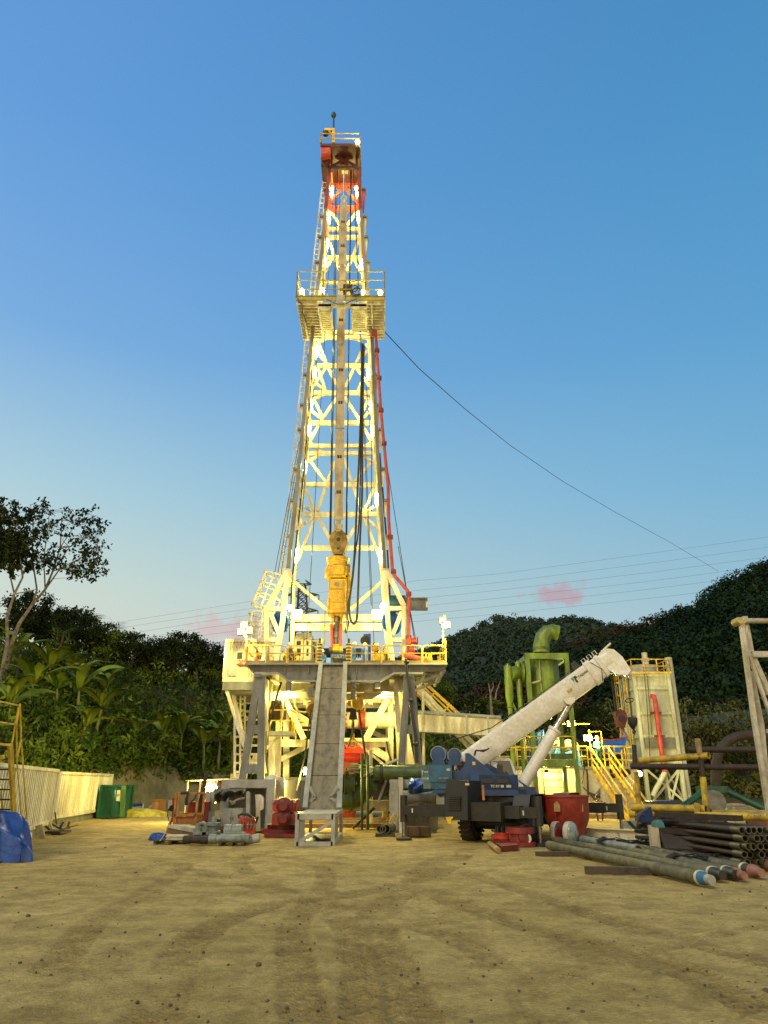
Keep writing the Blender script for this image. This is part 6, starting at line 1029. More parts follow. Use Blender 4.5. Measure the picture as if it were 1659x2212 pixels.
for x0, x1, lab in ((985, 1105, 'grey double lug post standing left of the steel cabinet'), (1598, 1650, 'grey lug post standing right of the steel cabinet')):
    r, p = yard('lug_post', lab, 'steel post', 'E6', x0 + 40, 970); b_ = MB(); w_ = (x1 - x0)
    for k_, (f0, f1) in enumerate(((0, .42), (.5, 1)) if w_ > 80 else ((0, 1),)): b_.prism([S('E6', *q_, 31.6 + k_ * .3) for q_ in ((x0 + w_ * f0, 480), (x0 + w_ * (f0 + .1), 440), (x0 + w_ * (f1 - .1), 440), (x0 + w_ * f1, 480), (x0 + w_ * f1, 965), (x0 + w_ * f0, 965))], (0, .25, 0))
    b_.build('post', LGREY, r); b_ = MB(); bx(b_, 'E6', x0 + 12, x0 + 30, 820, 880, 31.55, 31.6); b_.build('slot', BLACK, r)
bt, p = yard('black_tarp', 'crumpled black tarpaulin slung in the mouth of the left base box', 'tarpaulin', 'E6', 1350, 990); a, b = S('E6', 1115, 590, 32.8), S('E6', 1600, 590, 32.8); zt, zb = S('E6', 1300, 395, 32.8).z, S('E6', 1300, 600, 32.8).z
def fnb(u, v): return Vector((a.x + (b.x - a.x) * u, 32.7 - .5 * math.sin(v * math.pi) + .12 * math.sin(u * 19 + v * 6), zt - (zt - zb) * (v ** 1.1) * (.75 + .3 * math.sin(u * 5 + 1)) + .05 * math.sin(u * 31) * v))
MB().grid(fnb, 36, 14).build('sheet', mat('black_tarp', (.02, .018, .015), .5, bump=.6, bscale=6), bt); b_ = MB(); b_.tube([S('E6', 1580, 540, 32.2), S('E6', 1470, 560, 32.1), S('E6', 1400, 600, 32.1), S('E6', 1350, 570, 32.1), S('E6', 1390, 630, 32.1), S('E6', 1440, 600, 32.1)], .05, 7); b_.build('rope', ROPE, bt)
rm_, p = yard('red_manifold', 'small red hydraulic manifold with steel fittings on the ground', 'manifold', 'C4', 305, 820); yv = 30.8; b_ = MB(); bx(b_, 'C4', 252, 356, 700, 815, yv, yv + .7); b_.build('body', RED, rm_); b_ = MB()
for x in (268, 285, 318, 338): bx(b_, 'C4', x - 5, x + 5, 728, 770, yv - .12, yv - .02); bx(b_, 'C4', x - 10, x + 10, 742, 748, yv - .16, yv - .121)
for x in (285, 305, 325): bx(b_, 'C4', x - 4, x + 4, 680, 700, yv + .2, yv + .3)
b_.build('fittings', STEEL, rm_); b_ = MB(); b_.tube([S('C4', 262, 700, yv + .1), S('C4', 255, 684, yv + .1), S('C4', 280, 672, yv + .1), S('C4', 320, 678, yv + .1), S('C4', 352, 700, yv + .1), S('C4', 372, 730, yv), S('C4', 385, 690, yv)], .05, 7); b_.build('hose', BLACK, rm_)
# red ram block
rr, p = yard('ram_block', 'dark red two storey ram block on a flanged base left of the ramp', 'well valve', 'C4', 555, 830); yv = 30.2; b_ = MB(); bx(b_, 'C4', 478, 632, 580, 664, yv, yv + 1.5); bx(b_, 'C4', 474, 636, 672, 748, yv - .05, yv + 1.6); b_.build('body', RED, rr)
b_ = MB(); cx = S('C4', 555, 600, yv + .75).x; Z = lambda y: S('C4', 555, y, yv).z; b_.lathe((cx, yv + .75, .1), (0, 0, 1), [(0, .8), (.18, .8), (.19, .6), (.34, .6), (.35, .75), (Z(748) - .1, .75)], 20); b_.build('flanged_base', DRED, rr)
for y, r0 in ((620, .32), (702, .3)): b_ = MB(); a = S('C4', 560, y, yv - .05); b_.lathe(a, (0, -1, 0), [(0, r0), (.08, r0), (.1, r0 * .6), (.3, r0 * .55), (.32, r0 * .8), (.42, r0 * .5)], 16); b_.build('bonnet', DRED, rr)
b_ = MB()
for x, y in ((482, 662), (632, 668), (485, 588), (628, 590)): a = S('C4', x, y, yv - .08); b_.cyl(a, a + Vector((0, .1, 0)), .06, n=8)
b_.build('bolts', STEEL, rr); b_ = MB(); bx(b_, 'C4', 425, 640, 806, 830, yv - .3, yv + 1.8); b_.build('skid', DRED, rr); b_ = MB(); bx(b_, 'C4', 634, 645, 610, 660, yv, yv + .6); b_.build('side_ram', RED, rr)
# pallets with fittings
def pallet(lab, c, x0, x1, y):
    a, b = SG(c, x0, y), SG(c, x1, y); r = thing('pallet', lab, 'pallet', a); b_ = MB(); Y_0 = a.y
    for i in range(5): b_.box(a.x, b.x, Y_0 + i * .22, Y_0 + i * .22 + .13, .115, .14)
    for x in (a.x, (a.x + b.x) / 2 - .05, b.x - .1): b_.box(x, x + .1, Y_0, Y_0 + 1.0, .02, .113)
    b_.build('boards', DWOOD, r); return r, a.y, a.x, b.x
_, y1, xa, xb = pallet('low dark pallet carrying a white box at the left of the clutter', 'E6', 200, 690, 1240)
wbx = thing('white_crate', 'shallow white crate sitting on the left pallet', 'crate', (S('E6', 500, 1190, y1).x, y1, .14)); b_ = MB(); a, b = S('E6', 392, 1190, y1 + .1), S('E6', 645, 1105, y1 + .1); b_.box(a.x, b.x, y1 + .1, y1 + .8, .14, b.z - .05); b_.build('body', CREAM, wbx); b_ = MB(); b_.box(a.x - .02, b.x + .02, y1 + .08, y1 + .82, b.z - .045, b.z); b_.build('rim', WHITE, wbx)
cbx = thing('cardboard_box', 'flattened cardboard box with a pale top lying behind the white crate', 'cardboard', SG('E6', 620, 1110)); yv = y1 + 1.2; b_ = MB(); b_.prism([S('E6', *q_, yv) for q_ in ((405, 980), (830, 1060), (800, 1110), (395, 1070))], (0, .9, 0)); b_.build('side', mat('cardboard', (.2, .12, .05), .8), cbx); b_ = MB(); b_.prism([S('E6', *q_, yv - .03) for q_ in ((420, 950), (640, 955), (840, 1000), (815, 1062), (410, 982))], (0, .9, 0)); b_.build('top_sheet', mat('pale_board', (.5, .46, .33), .7), cbx)
bc = thing('blue_rag', 'dark blue rag hanging off the left corner of the pallet', 'rag', SG('E6', 280, 1175)); p = SG('E6', 280, 1175); lump(p.x, p.y, .35, .22, .22, 6, .2, 20, 8).build('cloth', TARP, bc)
st = thing('white_strap', 'white webbing strap trailing down over the left pallet', 'strap', SG('E6', 330, 1190)); b_ = MB(); P = [S('E6', *q_, y1 - .06) for q_ in ((470, 830), (420, 960), (380, 1070), (340, 1130), (300, 1185))]; [b_.bar(u_, v_, .08, .02) for u_, v_ in zip(P, P[1:])]; b_.build('webbing', WHITE, st)
pb, y2, xa, xb = pallet('low dark pallet carrying a long grey pipe', 'E6', 1180, 1560, 1262)
def rod(nm, lab, c, p0, p1, d, r_, m, ends=True, cat='pipe'):
    r = thing(nm, lab, cat, S(c, *p0, d)); a, b = S(c, *p0, d), S(c, *p1, d); L = (b - a).length; b_ = MB(); b_.lathe(a, b - a, [(0, r_ * .9), (.02, r_), (L - .02, r_), (L, r_ * .9)], 16); b_.build('tube', m, r)
    if ends:
        b_ = MB()
        for q_ in (a, b): dv = (b - a).normalized() * (.12 if q_ is a else -.12); b_.cyl(q_ + dv * .15, q_ + dv * 2.2, r_ * 1.18, n=16)
        b_.build('collar', STEEL if m is PIPE else m, r)
    return r
GPIPE = mat('grey_coated_pipe', (.22, .24, .21), .5, dirt=(.12, .13, .11), amt=.4, scale=4)
rod('grey_pipe', 'long grey pipe resting on the right hand pallet of the left clutter', 'E6', (1035, 1155), (1659, 1150), y2 + .25, .13, GPIPE); rod('grey_pipe', 'short fat grey pipe piece lying behind the long one', 'E6', (1270, 1042), (1548, 1040), y2 + 1., .2, GPIPE); rod('grey_pipe', 'thin greenish grey pipe lying between two thicker ones', 'E6', (1250, 1098), (1595, 1102), y2 + .7, .1, mat('green_grey_pipe', (.14, .17, .13), .5)); rod('dark_pipe', 'short dark pipe with a shiny joint in front of the fittings', 'E6', (650, 1165), (1030, 1170), y2 + .3, .11, RUST); rod('grey_pipe', 'pale pipe end poking out to the right of the pallet', 'C4', (300, 850), (398, 832), y2 + .45, .12, LGREY)
fb = thing('fittings_rack', 'low rack under the cluster of grey pipe fittings', 'rack', SG('E6', 1000, 1200)); yv = y2 + .9; b_ = MB(); bx(b_, 'E6', 820, 1215, 1095, 1118, yv, yv + .8); bx(b_, 'E6', 840, 870, 1118, 1190, yv, yv + .6); bx(b_, 'E6', 1160, 1190, 1118, 1190, yv, yv + .6); b_.build('rack', BLACK, fb)
for i, (x, y, r_, lab) in enumerate(((930, 1040, .22, 'grey ring shaped fitting left of the middle on the low rack'), (1020, 1030, .2, 'grey clamp with a round hole at the middle of the low rack'), (1100, 1025, .26, 'squat grey valve body at the right end of the low rack'), (865, 1070, .17, 'small grey cone fitting at the left end of the low rack'))):
    a = S('E6', x, 1095, yv + .3); r = thing('pipe_fitting', lab, 'pipe fitting', a); b_ = MB()
    if i < 2: b_.ring(a + Vector((0, 0, r_ * .95)), r_ * .75, .075, (.2, 1, 0), 18, 8); b_.box(a.x - r_ * .9, a.x + r_ * .9, a.y - .12, a.y + .12, a.z, a.z + r_ * .5)
    else: b_.lathe(a, (0, 0, 1), [(0, r_), (.12, r_), (.13, r_ * .7), (.3, r_ * .75), (.31, r_), (.4, r_), (.42, r_ * .4), (.6, r_ * .3)] if i == 2 else [(0, r_), (.1, r_), (.38, r_ * .3)], 14)
    b_.build('body', GPIPE, r)
# blue tarpaulin and gear in the mouth of the right base box
btp = thing('blue_tarp', 'bright blue tarpaulin bundled on top of the right base box', 'tarpaulin', S('C4', 1470, 540, 32)); yv = 31.9; b_ = MB(); P0 = [(1388, 432), (1440, 436), (1500, 432), (1540, 430)]; P1 = [(1378, 540), (1420, 545), (1490, 530), (1565, 520)]
def fnt(u, v): i = min(int(u * 3), 2); f = u * 3 - i; q0 = (P0[i][0] * (1 - f) + P0[i + 1][0] * f, P0[i][1] * (1 - f) + P0[i + 1][1] * f); q1 = (P1[i][0] * (1 - f) + P1[i + 1][0] * f, P1[i][1] * (1 - f) + P1[i + 1][1] * f); o = yv - .45 * math.sin(min(1, v * 1.1) * math.pi) ** .8 + .09 * math.sin(u * 13 + v * 9) + .05 * math.sin(u * 29 - v * 5); return S('C4', q0[0] * (1 - v) + q1[0] * v, q0[1] * (1 - v) + q1[1] * v, o)
MB().grid(fnt, 30, 16).build('sheet', TARP, btp)
rl = thing('roller', 'grey roller bar across the mouth of the right base box', 'roller', S('C4', 1450, 560, 32.4)); b_ = MB(); b_.cyl(S('C4', 1345, 562, 32.6), S('C4', 1572, 558, 32.6), .26, n=16); b_.build('drum', GREY, rl)
wpn = thing('storage_box', 'dusty pale box under the roller in the right base box', 'box', S('C4', 1470, 680, 32.8)); b_ = MB(); bx(b_, 'C4', 1358, 1590, 578, 680, 32.8, 33.3); b_.build('panel', LGREY, wpn); b_ = MB(); bx(b_, 'C4', 1415, 1520, 625, 632, 32.4, 32.79); bx(b_, 'C4', 1415, 1520, 632, 678, 32.3, 32.79); b_.build('step', LGREY, wpn)
rp2 = thing('rope_scrap', 'tangle of brown rope lying on the pale panel', 'rope', S('C4', 1470, 618, 32.5)); b_ = MB(); o = S('C4', 1465, 618, 32.5)
for i in range(6): b_.tube([o + Vector((rnd.uniform(-.5, .5), rnd.uniform(-.1, .15), rnd.uniform(.03, .22))) for _ in range(5)], .025, 5)
b_.build('strands', WOOD, rp2)
lp2 = thing('lug_post', 'grey lug plate with a round opening right of the blue tarpaulin', 'steel post', S('C7', 480, 620, 32)); b_ = MB(); b_.prism([S('C7', *q_, 31.6) for q_ in ((455, 480), (475, 440), (510, 440), (512, 620), (455, 640))], (0, .25, 0)); b_.build('plate', LGREY, lp2); b_ = MB(); b_.lathe(S('C7', 484, 494, 31.57), (0, 1, 0), [(0, .18), (.03, .18)], 14); b_.build('opening', BLACK, lp2)
rg = thing('red_goods', 'pinkish red stacked goods glimpsed behind the right base box', 'goods', S('C7', 460, 450, 36)); b_ = MB(); bx(b_, 'C7', 442, 520, 395, 480, 36, 37)
for i in range(5): bx(b_, 'C7', 444 + i * 15, 450 + i * 15, 390, 480, 35.9, 35.99)
b_.build('stack', REDO, rg)
cr2, p = yard('wooden_crate', 'low brown wooden crate on the ground under the crane outrigger', 'crate', 'C4', 1440, 832); y0 = p.y; a, b = SG('C4', 1368, 830), SG('C4', 1536, 835); z1 = S('C4', 1450, 758, y0).z; b_ = MB()
for i in range(5): b_.box(a.x, b.x, y0, y0 + .03, .05 + (z1 - .05) * i / 5, .05 + (z1 - .05) * (i + .9) / 5)
b_.box(a.x + .02, b.x - .02, y0 + .031, y0 + 1, .05, z1 - .03); b_.build('slats', mat('crate_wood', (.17, .10, .035), .8, dirt=(.09, .055, .02), amt=.4, scale=3), cr2); b_ = MB()
for x in (a.x, (a.x + b.x) / 2, b.x - .08): b_.box(x, x + .08, y0 - .03, y0 - .001, .03, z1)
b_.build('battens', DWOOD, cr2)
# ================================================================== ROUGH TERRAIN CRANE
CX, CY = 4.18, 28.1; ca = math.atan2(.85, .53)          # rear axle centre, heading of the carrier
cr_ = thing('mobile_crane', 'blue and white rough terrain crane on black outriggers, its boom raised to the right', 'crane', (CX, CY, 0))
fa = Vector((math.cos(ca), math.sin(ca), 0)); fr = Vector((fa.y, -fa.x, 0)); U = Vector((0, 0, 1)); O = Vector((CX, CY, 0))
def K(a, r, z): return O + fa * a + fr * r + U * z           # carrier frame: along, right, up
def kbox(m, a0, a1, r0, r1, z0, z1): return m.prism([K(a0, r0, z0), K(a1, r0, z0), K(a1, r1, z0), K(a0, r1, z0)], (0, 0, z1 - z0))
b_ = MB(); kbox(b_, -1.6, 5.6, -.75, .75, .75, 1.35); kbox(b_, -.2, 5.2, -1.3, 1.35, 1.2, 1.5); kbox(b_, 5.2, 6.2, -1.2, 1.25, .8, 1.45); b_.build('chassis', BLACK, cr_)  # carrier near-black: the poor light down here is put into its colour
HOOD = mat('shaded_hood_paint', (.014, .014, .010), .5, dirt=(.02, .018, .012), amt=.4)  # hood darkened the same way, shade held in the paint
b_ = MB(); b_.prism([K(-1.9, -1.25, .78), K(-1.9, -.35, .78), K(-1.75, -.38, 2.05), K(-1.75, -1.2, 2.1)], fa * 1.5); hood = b_.build('engine_hood', HOOD, cr_)
for i in range(7): b_ = MB(); b_.prism([K(-1.93, -1.1, 1.1 + i * .07), K(-1.93, -.6, 1.1 + i * .07), K(-1.93, -.6, 1.14 + i * .07), K(-1.93, -1.1, 1.14 + i * .07)], fa * .05); b_.build('grille_slat', BLACK, hood)
b_ = MB(); b_.prism([K(-.75, -.36, 1.0), K(-.55, -.36, 1.0), K(-.55, -.36, 1.16), K(-.75, -.36, 1.16)], fr * .04); b_.build('side_lamp', mat('amber_lens', (.5, .12, .02), .2), hood)
b_ = MB(); b_.prism([S('C7', *q_, 26.55) for q_ in ((787, 443), (803, 443), (810, 555), (793, 555))], (0, .03, 0)); b_.build('orange_stripe', mat('orange_stripe_paint', (.5, .2, .05), .5), cr_)
b_ = MB(); b_.prism([S('C7', *q_, 26.3) for q_ in ((666, 428), (695, 428), (695, 445), (666, 445))], (0, .02, 0)); b_.build('sticker', WHITE, cr_)
def wheel(a, r):
    c = K(a, r, .61); sd = fr if r > 0 else -fr; b_ = MB(); b_.lathe(c - sd * .28, sd, [(0, .3), (0, .49), (.05, .575), (.12, .61), (.38, .61), (.45, .575), (.5, .49), (.5, .3)], 36, False); w_ = b_.build('wheel', RUBBER, cr_)
    b_ = MB()
    for k_ in range(24):
        q_ = k_ / 24 * 2 * math.pi
        for s0, s1, o in ((0, .27, 0), (.24, .5, .13)):
            P = []
            for t_, qq in ((s0, q_ + o), (s1, q_ + o + (.16 if s0 == 0 else -.16))): P.append(c - sd * .28 + sd * t_ + (fa * math.cos(qq) + U * math.sin(qq)) * .615)
            b_.bar(P[0], P[1], .075, .06, tuple((P[0] - c) - sd * (P[0] - c).dot(sd)))
    b_.build('tread', mat('dusty_tread', (.06, .052, .035), .85, dirt=(.02, .018, .013)), w_); b_ = MB(); b_.lathe(c + sd * .1, sd, [(0, .3), (.1, .28), (.12, .15), (.18, .13), (.2, .05)], 20); b_.build('rim', mat('dusty_rim', (.12, .11, .08), .6), w_)
for a, r in ((0, -1.15), (0, 1.15), (4, -1.15), (4, 1.15)): wheel(a, r)
for a in (0, 4): b_ = MB(); b_.cyl(K(a, -1, .61), K(a, 1, .61), .2, n=12); b_.build('axle', BLACK, cr_)
for a in (.1, 4.1): b_ = MB(); [b_.prism([K(a + q0[0], r0, q0[1]), K(a + q1[0], r0, q1[1]), K(a + q1[0], r0, q1[1] - .03), K(a + q0[0], r0, q0[1] - .03)], fr * .6) for q0, q1 in (((-1, 1.2), (-.75, 1.6)), ((-.75, 1.6), (.7, 1.62)), ((.7, 1.62), (.95, 1.2))) for r0 in (-1.5, .9)]; b_.build('mudguard', BLACK, cr_)
for a, L, Rr in ((-1.05, 3.4, 1.9), (5.3, 2.4, 2.95)):
    b_ = MB(); kbox(b_, a - .22, a + .22, -L + .9, Rr - .6, .84, 1.24); b_.build('outrigger_box', BLACK, cr_)
    for sgn, E in ((-1, L), (1, Rr)):
        e = E * sgn; b_ = MB(); kbox(b_, a - .16, a + .16, min(e, e - sgn * 1.6), max(e, e - sgn * 1.6), .87, 1.21); b_.build('outrigger_beam', BLACK, cr_)
        b_ = MB(); b_.cyl(K(a, e, 1.55), K(a, e, .62), .14, n=14); jk_ = b_.build('outrigger_jack', BLACK, cr_); b_ = MB(); b_.cyl(K(a, e, .62), K(a, e, .1), .075, n=12); b_.build('ram', STEEL, jk_); b_ = MB(); b_.lathe(K(a, e, .02), (0, 0, 1), [(0, .3), (.05, .3), (.1, .12)], 16); b_.build('float_pad', BLACK, jk_)
        b_ = MB(); b_.prism([K(a - .175, e - sgn * .5, .95), K(a - .175, e - sgn * .45, .95), K(a - .175, e - sgn * .45, 1.1), K(a - .175, e - sgn * .5, 1.1)], -fa * .01); b_.prism([K(a - .175, e - sgn * 1.2, .95), K(a - .175, e - sgn * 1.15, .95), K(a - .175, e - sgn * 1.15, 1.1), K(a - .175, e - sgn * 1.2, 1.1)], -fa * .01); b_.build('reflector', WHITE, cr_)
gv = thing('work_glove', 'yellow work glove or rag hanging on the crane outrigger', 'rag', S('C7', 548, 700, 27)); p = S('C7', 548, 705, 26.9); b_ = MB(); b_.prism([S('C7', *q_, 26.9) for q_ in ((518, 680), (572, 676), (578, 684), (560, 700), (562, 728), (546, 734), (534, 712))], (0, .06, 0)); b_.build('cloth', YEL, gv)
# superstructure, boom over the right side
sa = R(-9); sf = Vector((math.cos(sa), math.sin(sa), 0)); sl = Vector((-sf.y, sf.x, 0)); SO = Vector((3.4, 28.9, 0))
def Q(f, l, z): return SO + sf * (f * .62) + sl * (l * .85) + U * z
def qbox(m, f0, f1, l0, l1, z0, z1): return m.prism([Q(f0, l0, z0), Q(f1, l0, z0), Q(f1, l1, z0), Q(f0, l1, z0)], (0, 0, z1 - z0))
b_ = MB(); b_.cyl(Q(1.2, 0, 1.35), Q(1.2, 0, 1.62), .8, n=28); b_.build('turntable', BLACK, cr_)
b_ = MB(); qbox(b_, -2.4, 3.1, -1.2, 1.25, 1.62, 1.75); qbox(b_, 0.4, 2.65, -1.3, -.62, 1.75, 2.26); b_.prism([Q(-.1, -1.3, 1.75), Q(.42, -1.3, 1.55), Q(2.65, -1.3, 1.55), Q(2.65, -1.3, 2.2), Q(2.5, -1.3, 2.27), Q(-.1, -1.3, 2.27)], sl * .6); b_.prism([Q(2.55, -1.2, 1.55), Q(3.45, -1.2, 1.5), Q(3.7, -1.2, 1.65), Q(3.7, -1.2, 1.85), Q(2.7, -1.2, 1.85)], sl * .8); deck = b_.build('slewing_deck', BLUE, cr_)
b_ = MB(); qbox(b_, .55, 1.2, -1.325, -1.302, 1.98, 2.12); qbox(b_, 1.4, 2.1, -1.325, -1.302, 1.98, 2.12); b_.build('deck_vent', BLACK, deck)
srot = frame_rot(sf, U); text('TC RT 50   003', .115, Q(1.05, -1.335, 1.83), srot, WHITE, deck, bold=.004)
b_ = MB(); b_.prism([Q(3.62, -1.22, 1.7), Q(3.72, -1.22, 1.7), Q(3.72, -1.22, 1.84), Q(3.62, -1.22, 1.84)], sl * .12); b_.build('tail_light', RED, deck)
CWP = [(-1.2, -1.25), (-2.55, -1.25), (-3.1, -.72), (-3.1, .75), (-2.5, 1.25), (-1.2, 1.25)]
b_ = MB(); b_.prism([Q(f, l, 2.02) for f, l in CWP], (0, 0, .58)); b_.prism([Q(f * .92 - .15, l * .95, 1.78) for f, l in CWP], (0, 0, .235)); cw = b_.build('counterweight', mat('counterweight_teal', (.02, .115, .20), .4, dirt=(.015, .06, .11)), cr_)
cf = (Vector((-2.55, -1.25)) - Vector((-3.1, -.72))).normalized(); cdir = (sf * cf.x * .62 + sl * cf.y * .85).normalized(); crot = frame_rot(cdir, U); base = Q(-3.1, -.72, 0); cn = cdir.cross(U).normalized(); cn = cn if cn.y < 0 else -cn
text('TC RT 50-003', .085, base + cdir * .02 + cn * .008 + U * 2.1, crot, WHITE, cw, bold=.002); text('TADANO', .07, base + cdir * .2 + cn * .008 + U * 2.34, crot, WHITE, cw, bold=.002)
b_ = MB(); b_.prism([base + cdir * .03 + cn * .012 + U * 2.42, base + cdir * .16 + cn * .012 + U * 2.42, base + cdir * .13 + cn * .012 + U * 2.36, base + cdir * .11 + cn * .012 + U * 2.36, base + cdir * .11 + cn * .012 + U * 2.26, base + cdir * .07 + cn * .012 + U * 2.26, base + cdir * .07 + cn * .012 + U * 2.35], -cn * .01); b_.build('emblem', WHITE, cw)
text('GR-500EX', .085, Q(-2.0, -1.262, 2.12), srot, LGREY, cw); b_ = MB(); qbox(b_, -1.5, -1.3, -1.262, -1.252, 2.4, 2.48); b_.build('flag_sticker', WHITE, cw)
b_ = MB(); b_.prism([Q(-1.2, -.95, 1.75), Q(2.2, -.95, 1.75), Q(2.2, -.95, 2.27), Q(1.35, -.95, 2.28), Q(-.15, -.95, 3.02), Q(-.38, -.95, 3.02), Q(-.42, -.95, 2.62), Q(-.7, -.95, 2.42), Q(-1.2, -.95, 2.42)], sl * .12); b_.prism([Q(-1.2, .45, 1.75), Q(2.2, .45, 1.75), Q(2.2, .45, 2.26), Q(-.15, .45, 3.02), Q(-.38, .45, 3.02), Q(-1.2, .45, 2.42)], sl * .12); b_.build('boom_cheek', BLUE, cr_)
b_ = MB(); b_.prism([Q(.02, -.965, 2.6), Q(.2, -.965, 2.6), Q(.2, -.965, 2.72), Q(.02, -.965, 2.72)], -sl * .006); b_.build('warning_label', YEL, cr_)
for f in (-2.05, -1.05):
    r_ = .30 if f < -1.5 else .27; z = 3.0 if f < -1.5 else 2.95; b_ = MB(); b_.cyl(Q(f, -.6, z), Q(f, .6, z), r_ * .6, n=20); wn_ = b_.build('winch_drum', CABLE, cr_)
    for l in (-.68, .6): b_ = MB(); b_.lathe(Q(f, l, z), sl, [(0, .06), (0, r_ - .03), (.01, r_), (.06, r_)], 28); b_.build('flange', BLUE, wn_); b_ = MB(); b_.ring(Q(f, l, z), r_ - .015, .015, tuple(sl), 28); b_.build('rim', LGREY, wn_)
    b_ = MB(); b_.prism([Q(f - .45, -.74, 2.6), Q(f + .45, -.74, 2.6), Q(f + .22, -.74, z), Q(f - .22, -.74, z)], sl * .05); b_.build('bracket', BLUE, wn_)
b_ = MB(); b_.cyl(Q(-.6, -.5, 2.55), Q(-.6, .3, 2.55), .2, n=14); b_.build('red_swivel', DRED, cr_)
# cab
b_ = MB(); cp = [(1.05, 1.8), (1.05, 2.5), (1.12, 2.78), (1.3, 2.92), (2.45, 2.9), (2.62, 2.8), (2.95, 2.2), (3.2, 1.75)]; b_.prism([Q(f - .25, .62, z) for f, z in cp], sl * 1.0); cab = b_.build('cab', mat('cab_white', (.75, .74, .66), .35), cr_)
b_ = MB(); b_.prism([Q(f - .25, .605, z) for f, z in ((1.75, 2.02), (1.75, 2.72), (1.8, 2.78), (2.5, 2.78), (2.72, 2.3), (2.75, 2.02))], -sl * .012); b_.build('cab_window', GLASS, cab); b_ = MB(); b_.ring(Q(2.1, .58, 2.25), .15, .02, (1, 0, .6)); b_.build('steering_wheel', BLACK, cab)
b_ = MB(); qbox(b_, 1.45, 1.8, -.62, -.4, 2.26, 2.62); b_.tube([Q(1.1, -.6, 2.26), Q(1.1, -.6, 2.72), Q(1.5, -.6, 2.72), Q(1.55, -.6, 2.62)], .02, 6); b_.build('exhaust_box', BLACK, cr_)
# boom
BA = S('C7', 660, 232, 29.9); BB = S('C5', 1620, 505, 28.2)
def line_at(c, x, y, d): return S(c, x, y, d)
BW = mat('boom_white', (.82, .80, .74), .4, dirt=(.68, .64, .54), amt=.25, scale=1.4)
T0 = S('C5', 540, 1255, 29.6); T1 = S('C5', 1545, 528, 28.3); D0 = S('C5', 690, 1360, 29.6); D1 = S('C5', 1600, 725, 28.3)
bdir = (T1 - T0).normalized(); bside = bdir.cross(U).normalized(); bside = bside if bside.y < 0 else -bside; bup = bside.cross(bdir).normalized(); bup = bup if bup.z > 0 else -bup
hgtb = abs((D1 - T1).dot(bup)); L0 = (T1 - T0).length
def B(t_, h, s=0.): return T0 + bdir * t_ + bup * h + bside * s
def octa(t_, hh, w_, off=0): return [B(t_, off, -w_ * .78), B(t_, off, w_ * .78), B(t_, off - .1, w_), B(t_, off - hh * .72, w_), B(t_, off - hh, w_ * .55), B(t_, off - hh, -w_ * .55), B(t_, off - hh * .72, -w_), B(t_, off - .1, -w_)]
b_ = MB(); b_.prism(octa(-.6, hgtb, .36), bdir * (L0 + .45)); b_.build('boom_base_section', BW, cr_)
b_ = MB(); b_.prism(octa(L0 - .15, hgtb + .1, .40, .05), bdir * .26); b_.prism(octa(L0 + .12, hgtb * .94, .33, -.02), bdir * .2); b_.prism(octa(L0 + .33, hgtb + .02, .36, .02), bdir * .16); b_.build('boom_collar', BW, cr_)
b_ = MB(); b_.prism(octa(L0 + .5, hgtb * .84, .29, -.04), bdir * .34)
for s in (-.27, .19): b_.prism([B(L0 + t_, h, s) for t_, h in ((.6, 0), (.92, .02), (1.16, -.2), (1.24, -.6), (1.17, -1.18), (.95, -1.26), (.68, -1.05), (.5, -.74))], bside * .08)
b_.build('boom_head', BW, cr_)
b_ = MB()
for f, h, r_ in ((.98, -.22, .16), (1.05, -1.12, .2), (.78, -.9, .18)): b_.cyl(B(L0 + f, h, -.18), B(L0 + f, h, .18), r_, n=18)
b_.build('head_sheave', STEEL, cr_)
b_ = MB()
for f in (-.1, .16, .42): b_.tube([B(L0 + f, .04, .12), B(L0 + f, .2, .12), B(L0 + f + .14, .2, .12), B(L0 + f + .14, .04, .12)], .018, 6)
b_.tube([B(L0 + .75, .02), B(L0 + 1.25, .08)], .04, 6); b_.build('rope_guide', BW, cr_)
b_ = MB(); b_.prism([B(L0 - .55, .0, .1), B(L0 - .25, .0, .1), B(L0 - .3, .34, .1), B(L0 - .5, .34, .1)], bside * -.2); b_.build('boom_lamp', BLACK, cr_)
b_ = MB(); b_.tube([B(L0 * .35, .1, 0), B(L0 * .7, .09, 0), B(L0 + .6, .12, 0)], .02, 5); b_.tube([Q(-2, 0, 3.4), B(1.4, .12, .06), B(L0 * .5, .1, .06)], .022, 5); b_.build('hoist_rope', CABLE, cr_)
brot = frame_rot(bdir, bup); text('TADANO', .135, B(L0 - .60, -.33, .372), brot, BLACK, cr_, bold=.003)
for nm, q_, m in (('emblem', [(-.88, -.16), (-.76, -.16), (-.82, -.36)], mat('teal_emblem', (.03, .3, .36), .4)), ('emblem', [(-.75, -.16), (-.66, -.16), (-.62, -.26), (-.70, -.27), (-.70, -.42), (-.78, -.42)], BLACK), ('caution_plate', [(-1.28, -.44), (-1.06, -.44), (-1.06, -.55), (-1.28, -.55)], mat('ochre_plate', (.5, .36, .08), .5))): b_ = MB(); b_.prism([B(L0 + t_, h, .364) for t_, h in q_], bside * .008); b_.build(nm, m, cr_)
b_ = MB(); b_.tube([B(L0 + .12, -.1, .42), B(L0 + .3, -.55, .42), B(L0 + .05, -.9, .42)], .018, 5); b_.tube([S('C7', 735, 225, 28.6), S('C7', 748, 185, 28.6), S('C7', 800, 195, 28.6), S('C7', 842, 172, 28.6)], .03, 6); b_.tube([S('C7', 730, 225, 28.5), S('C7', 740, 190, 28.5), S('C7', 790, 188, 28.5), S('C7', 830, 182, 28.5)], .03, 6); b_.build('hydraulic_hose', BLACK, cr_)
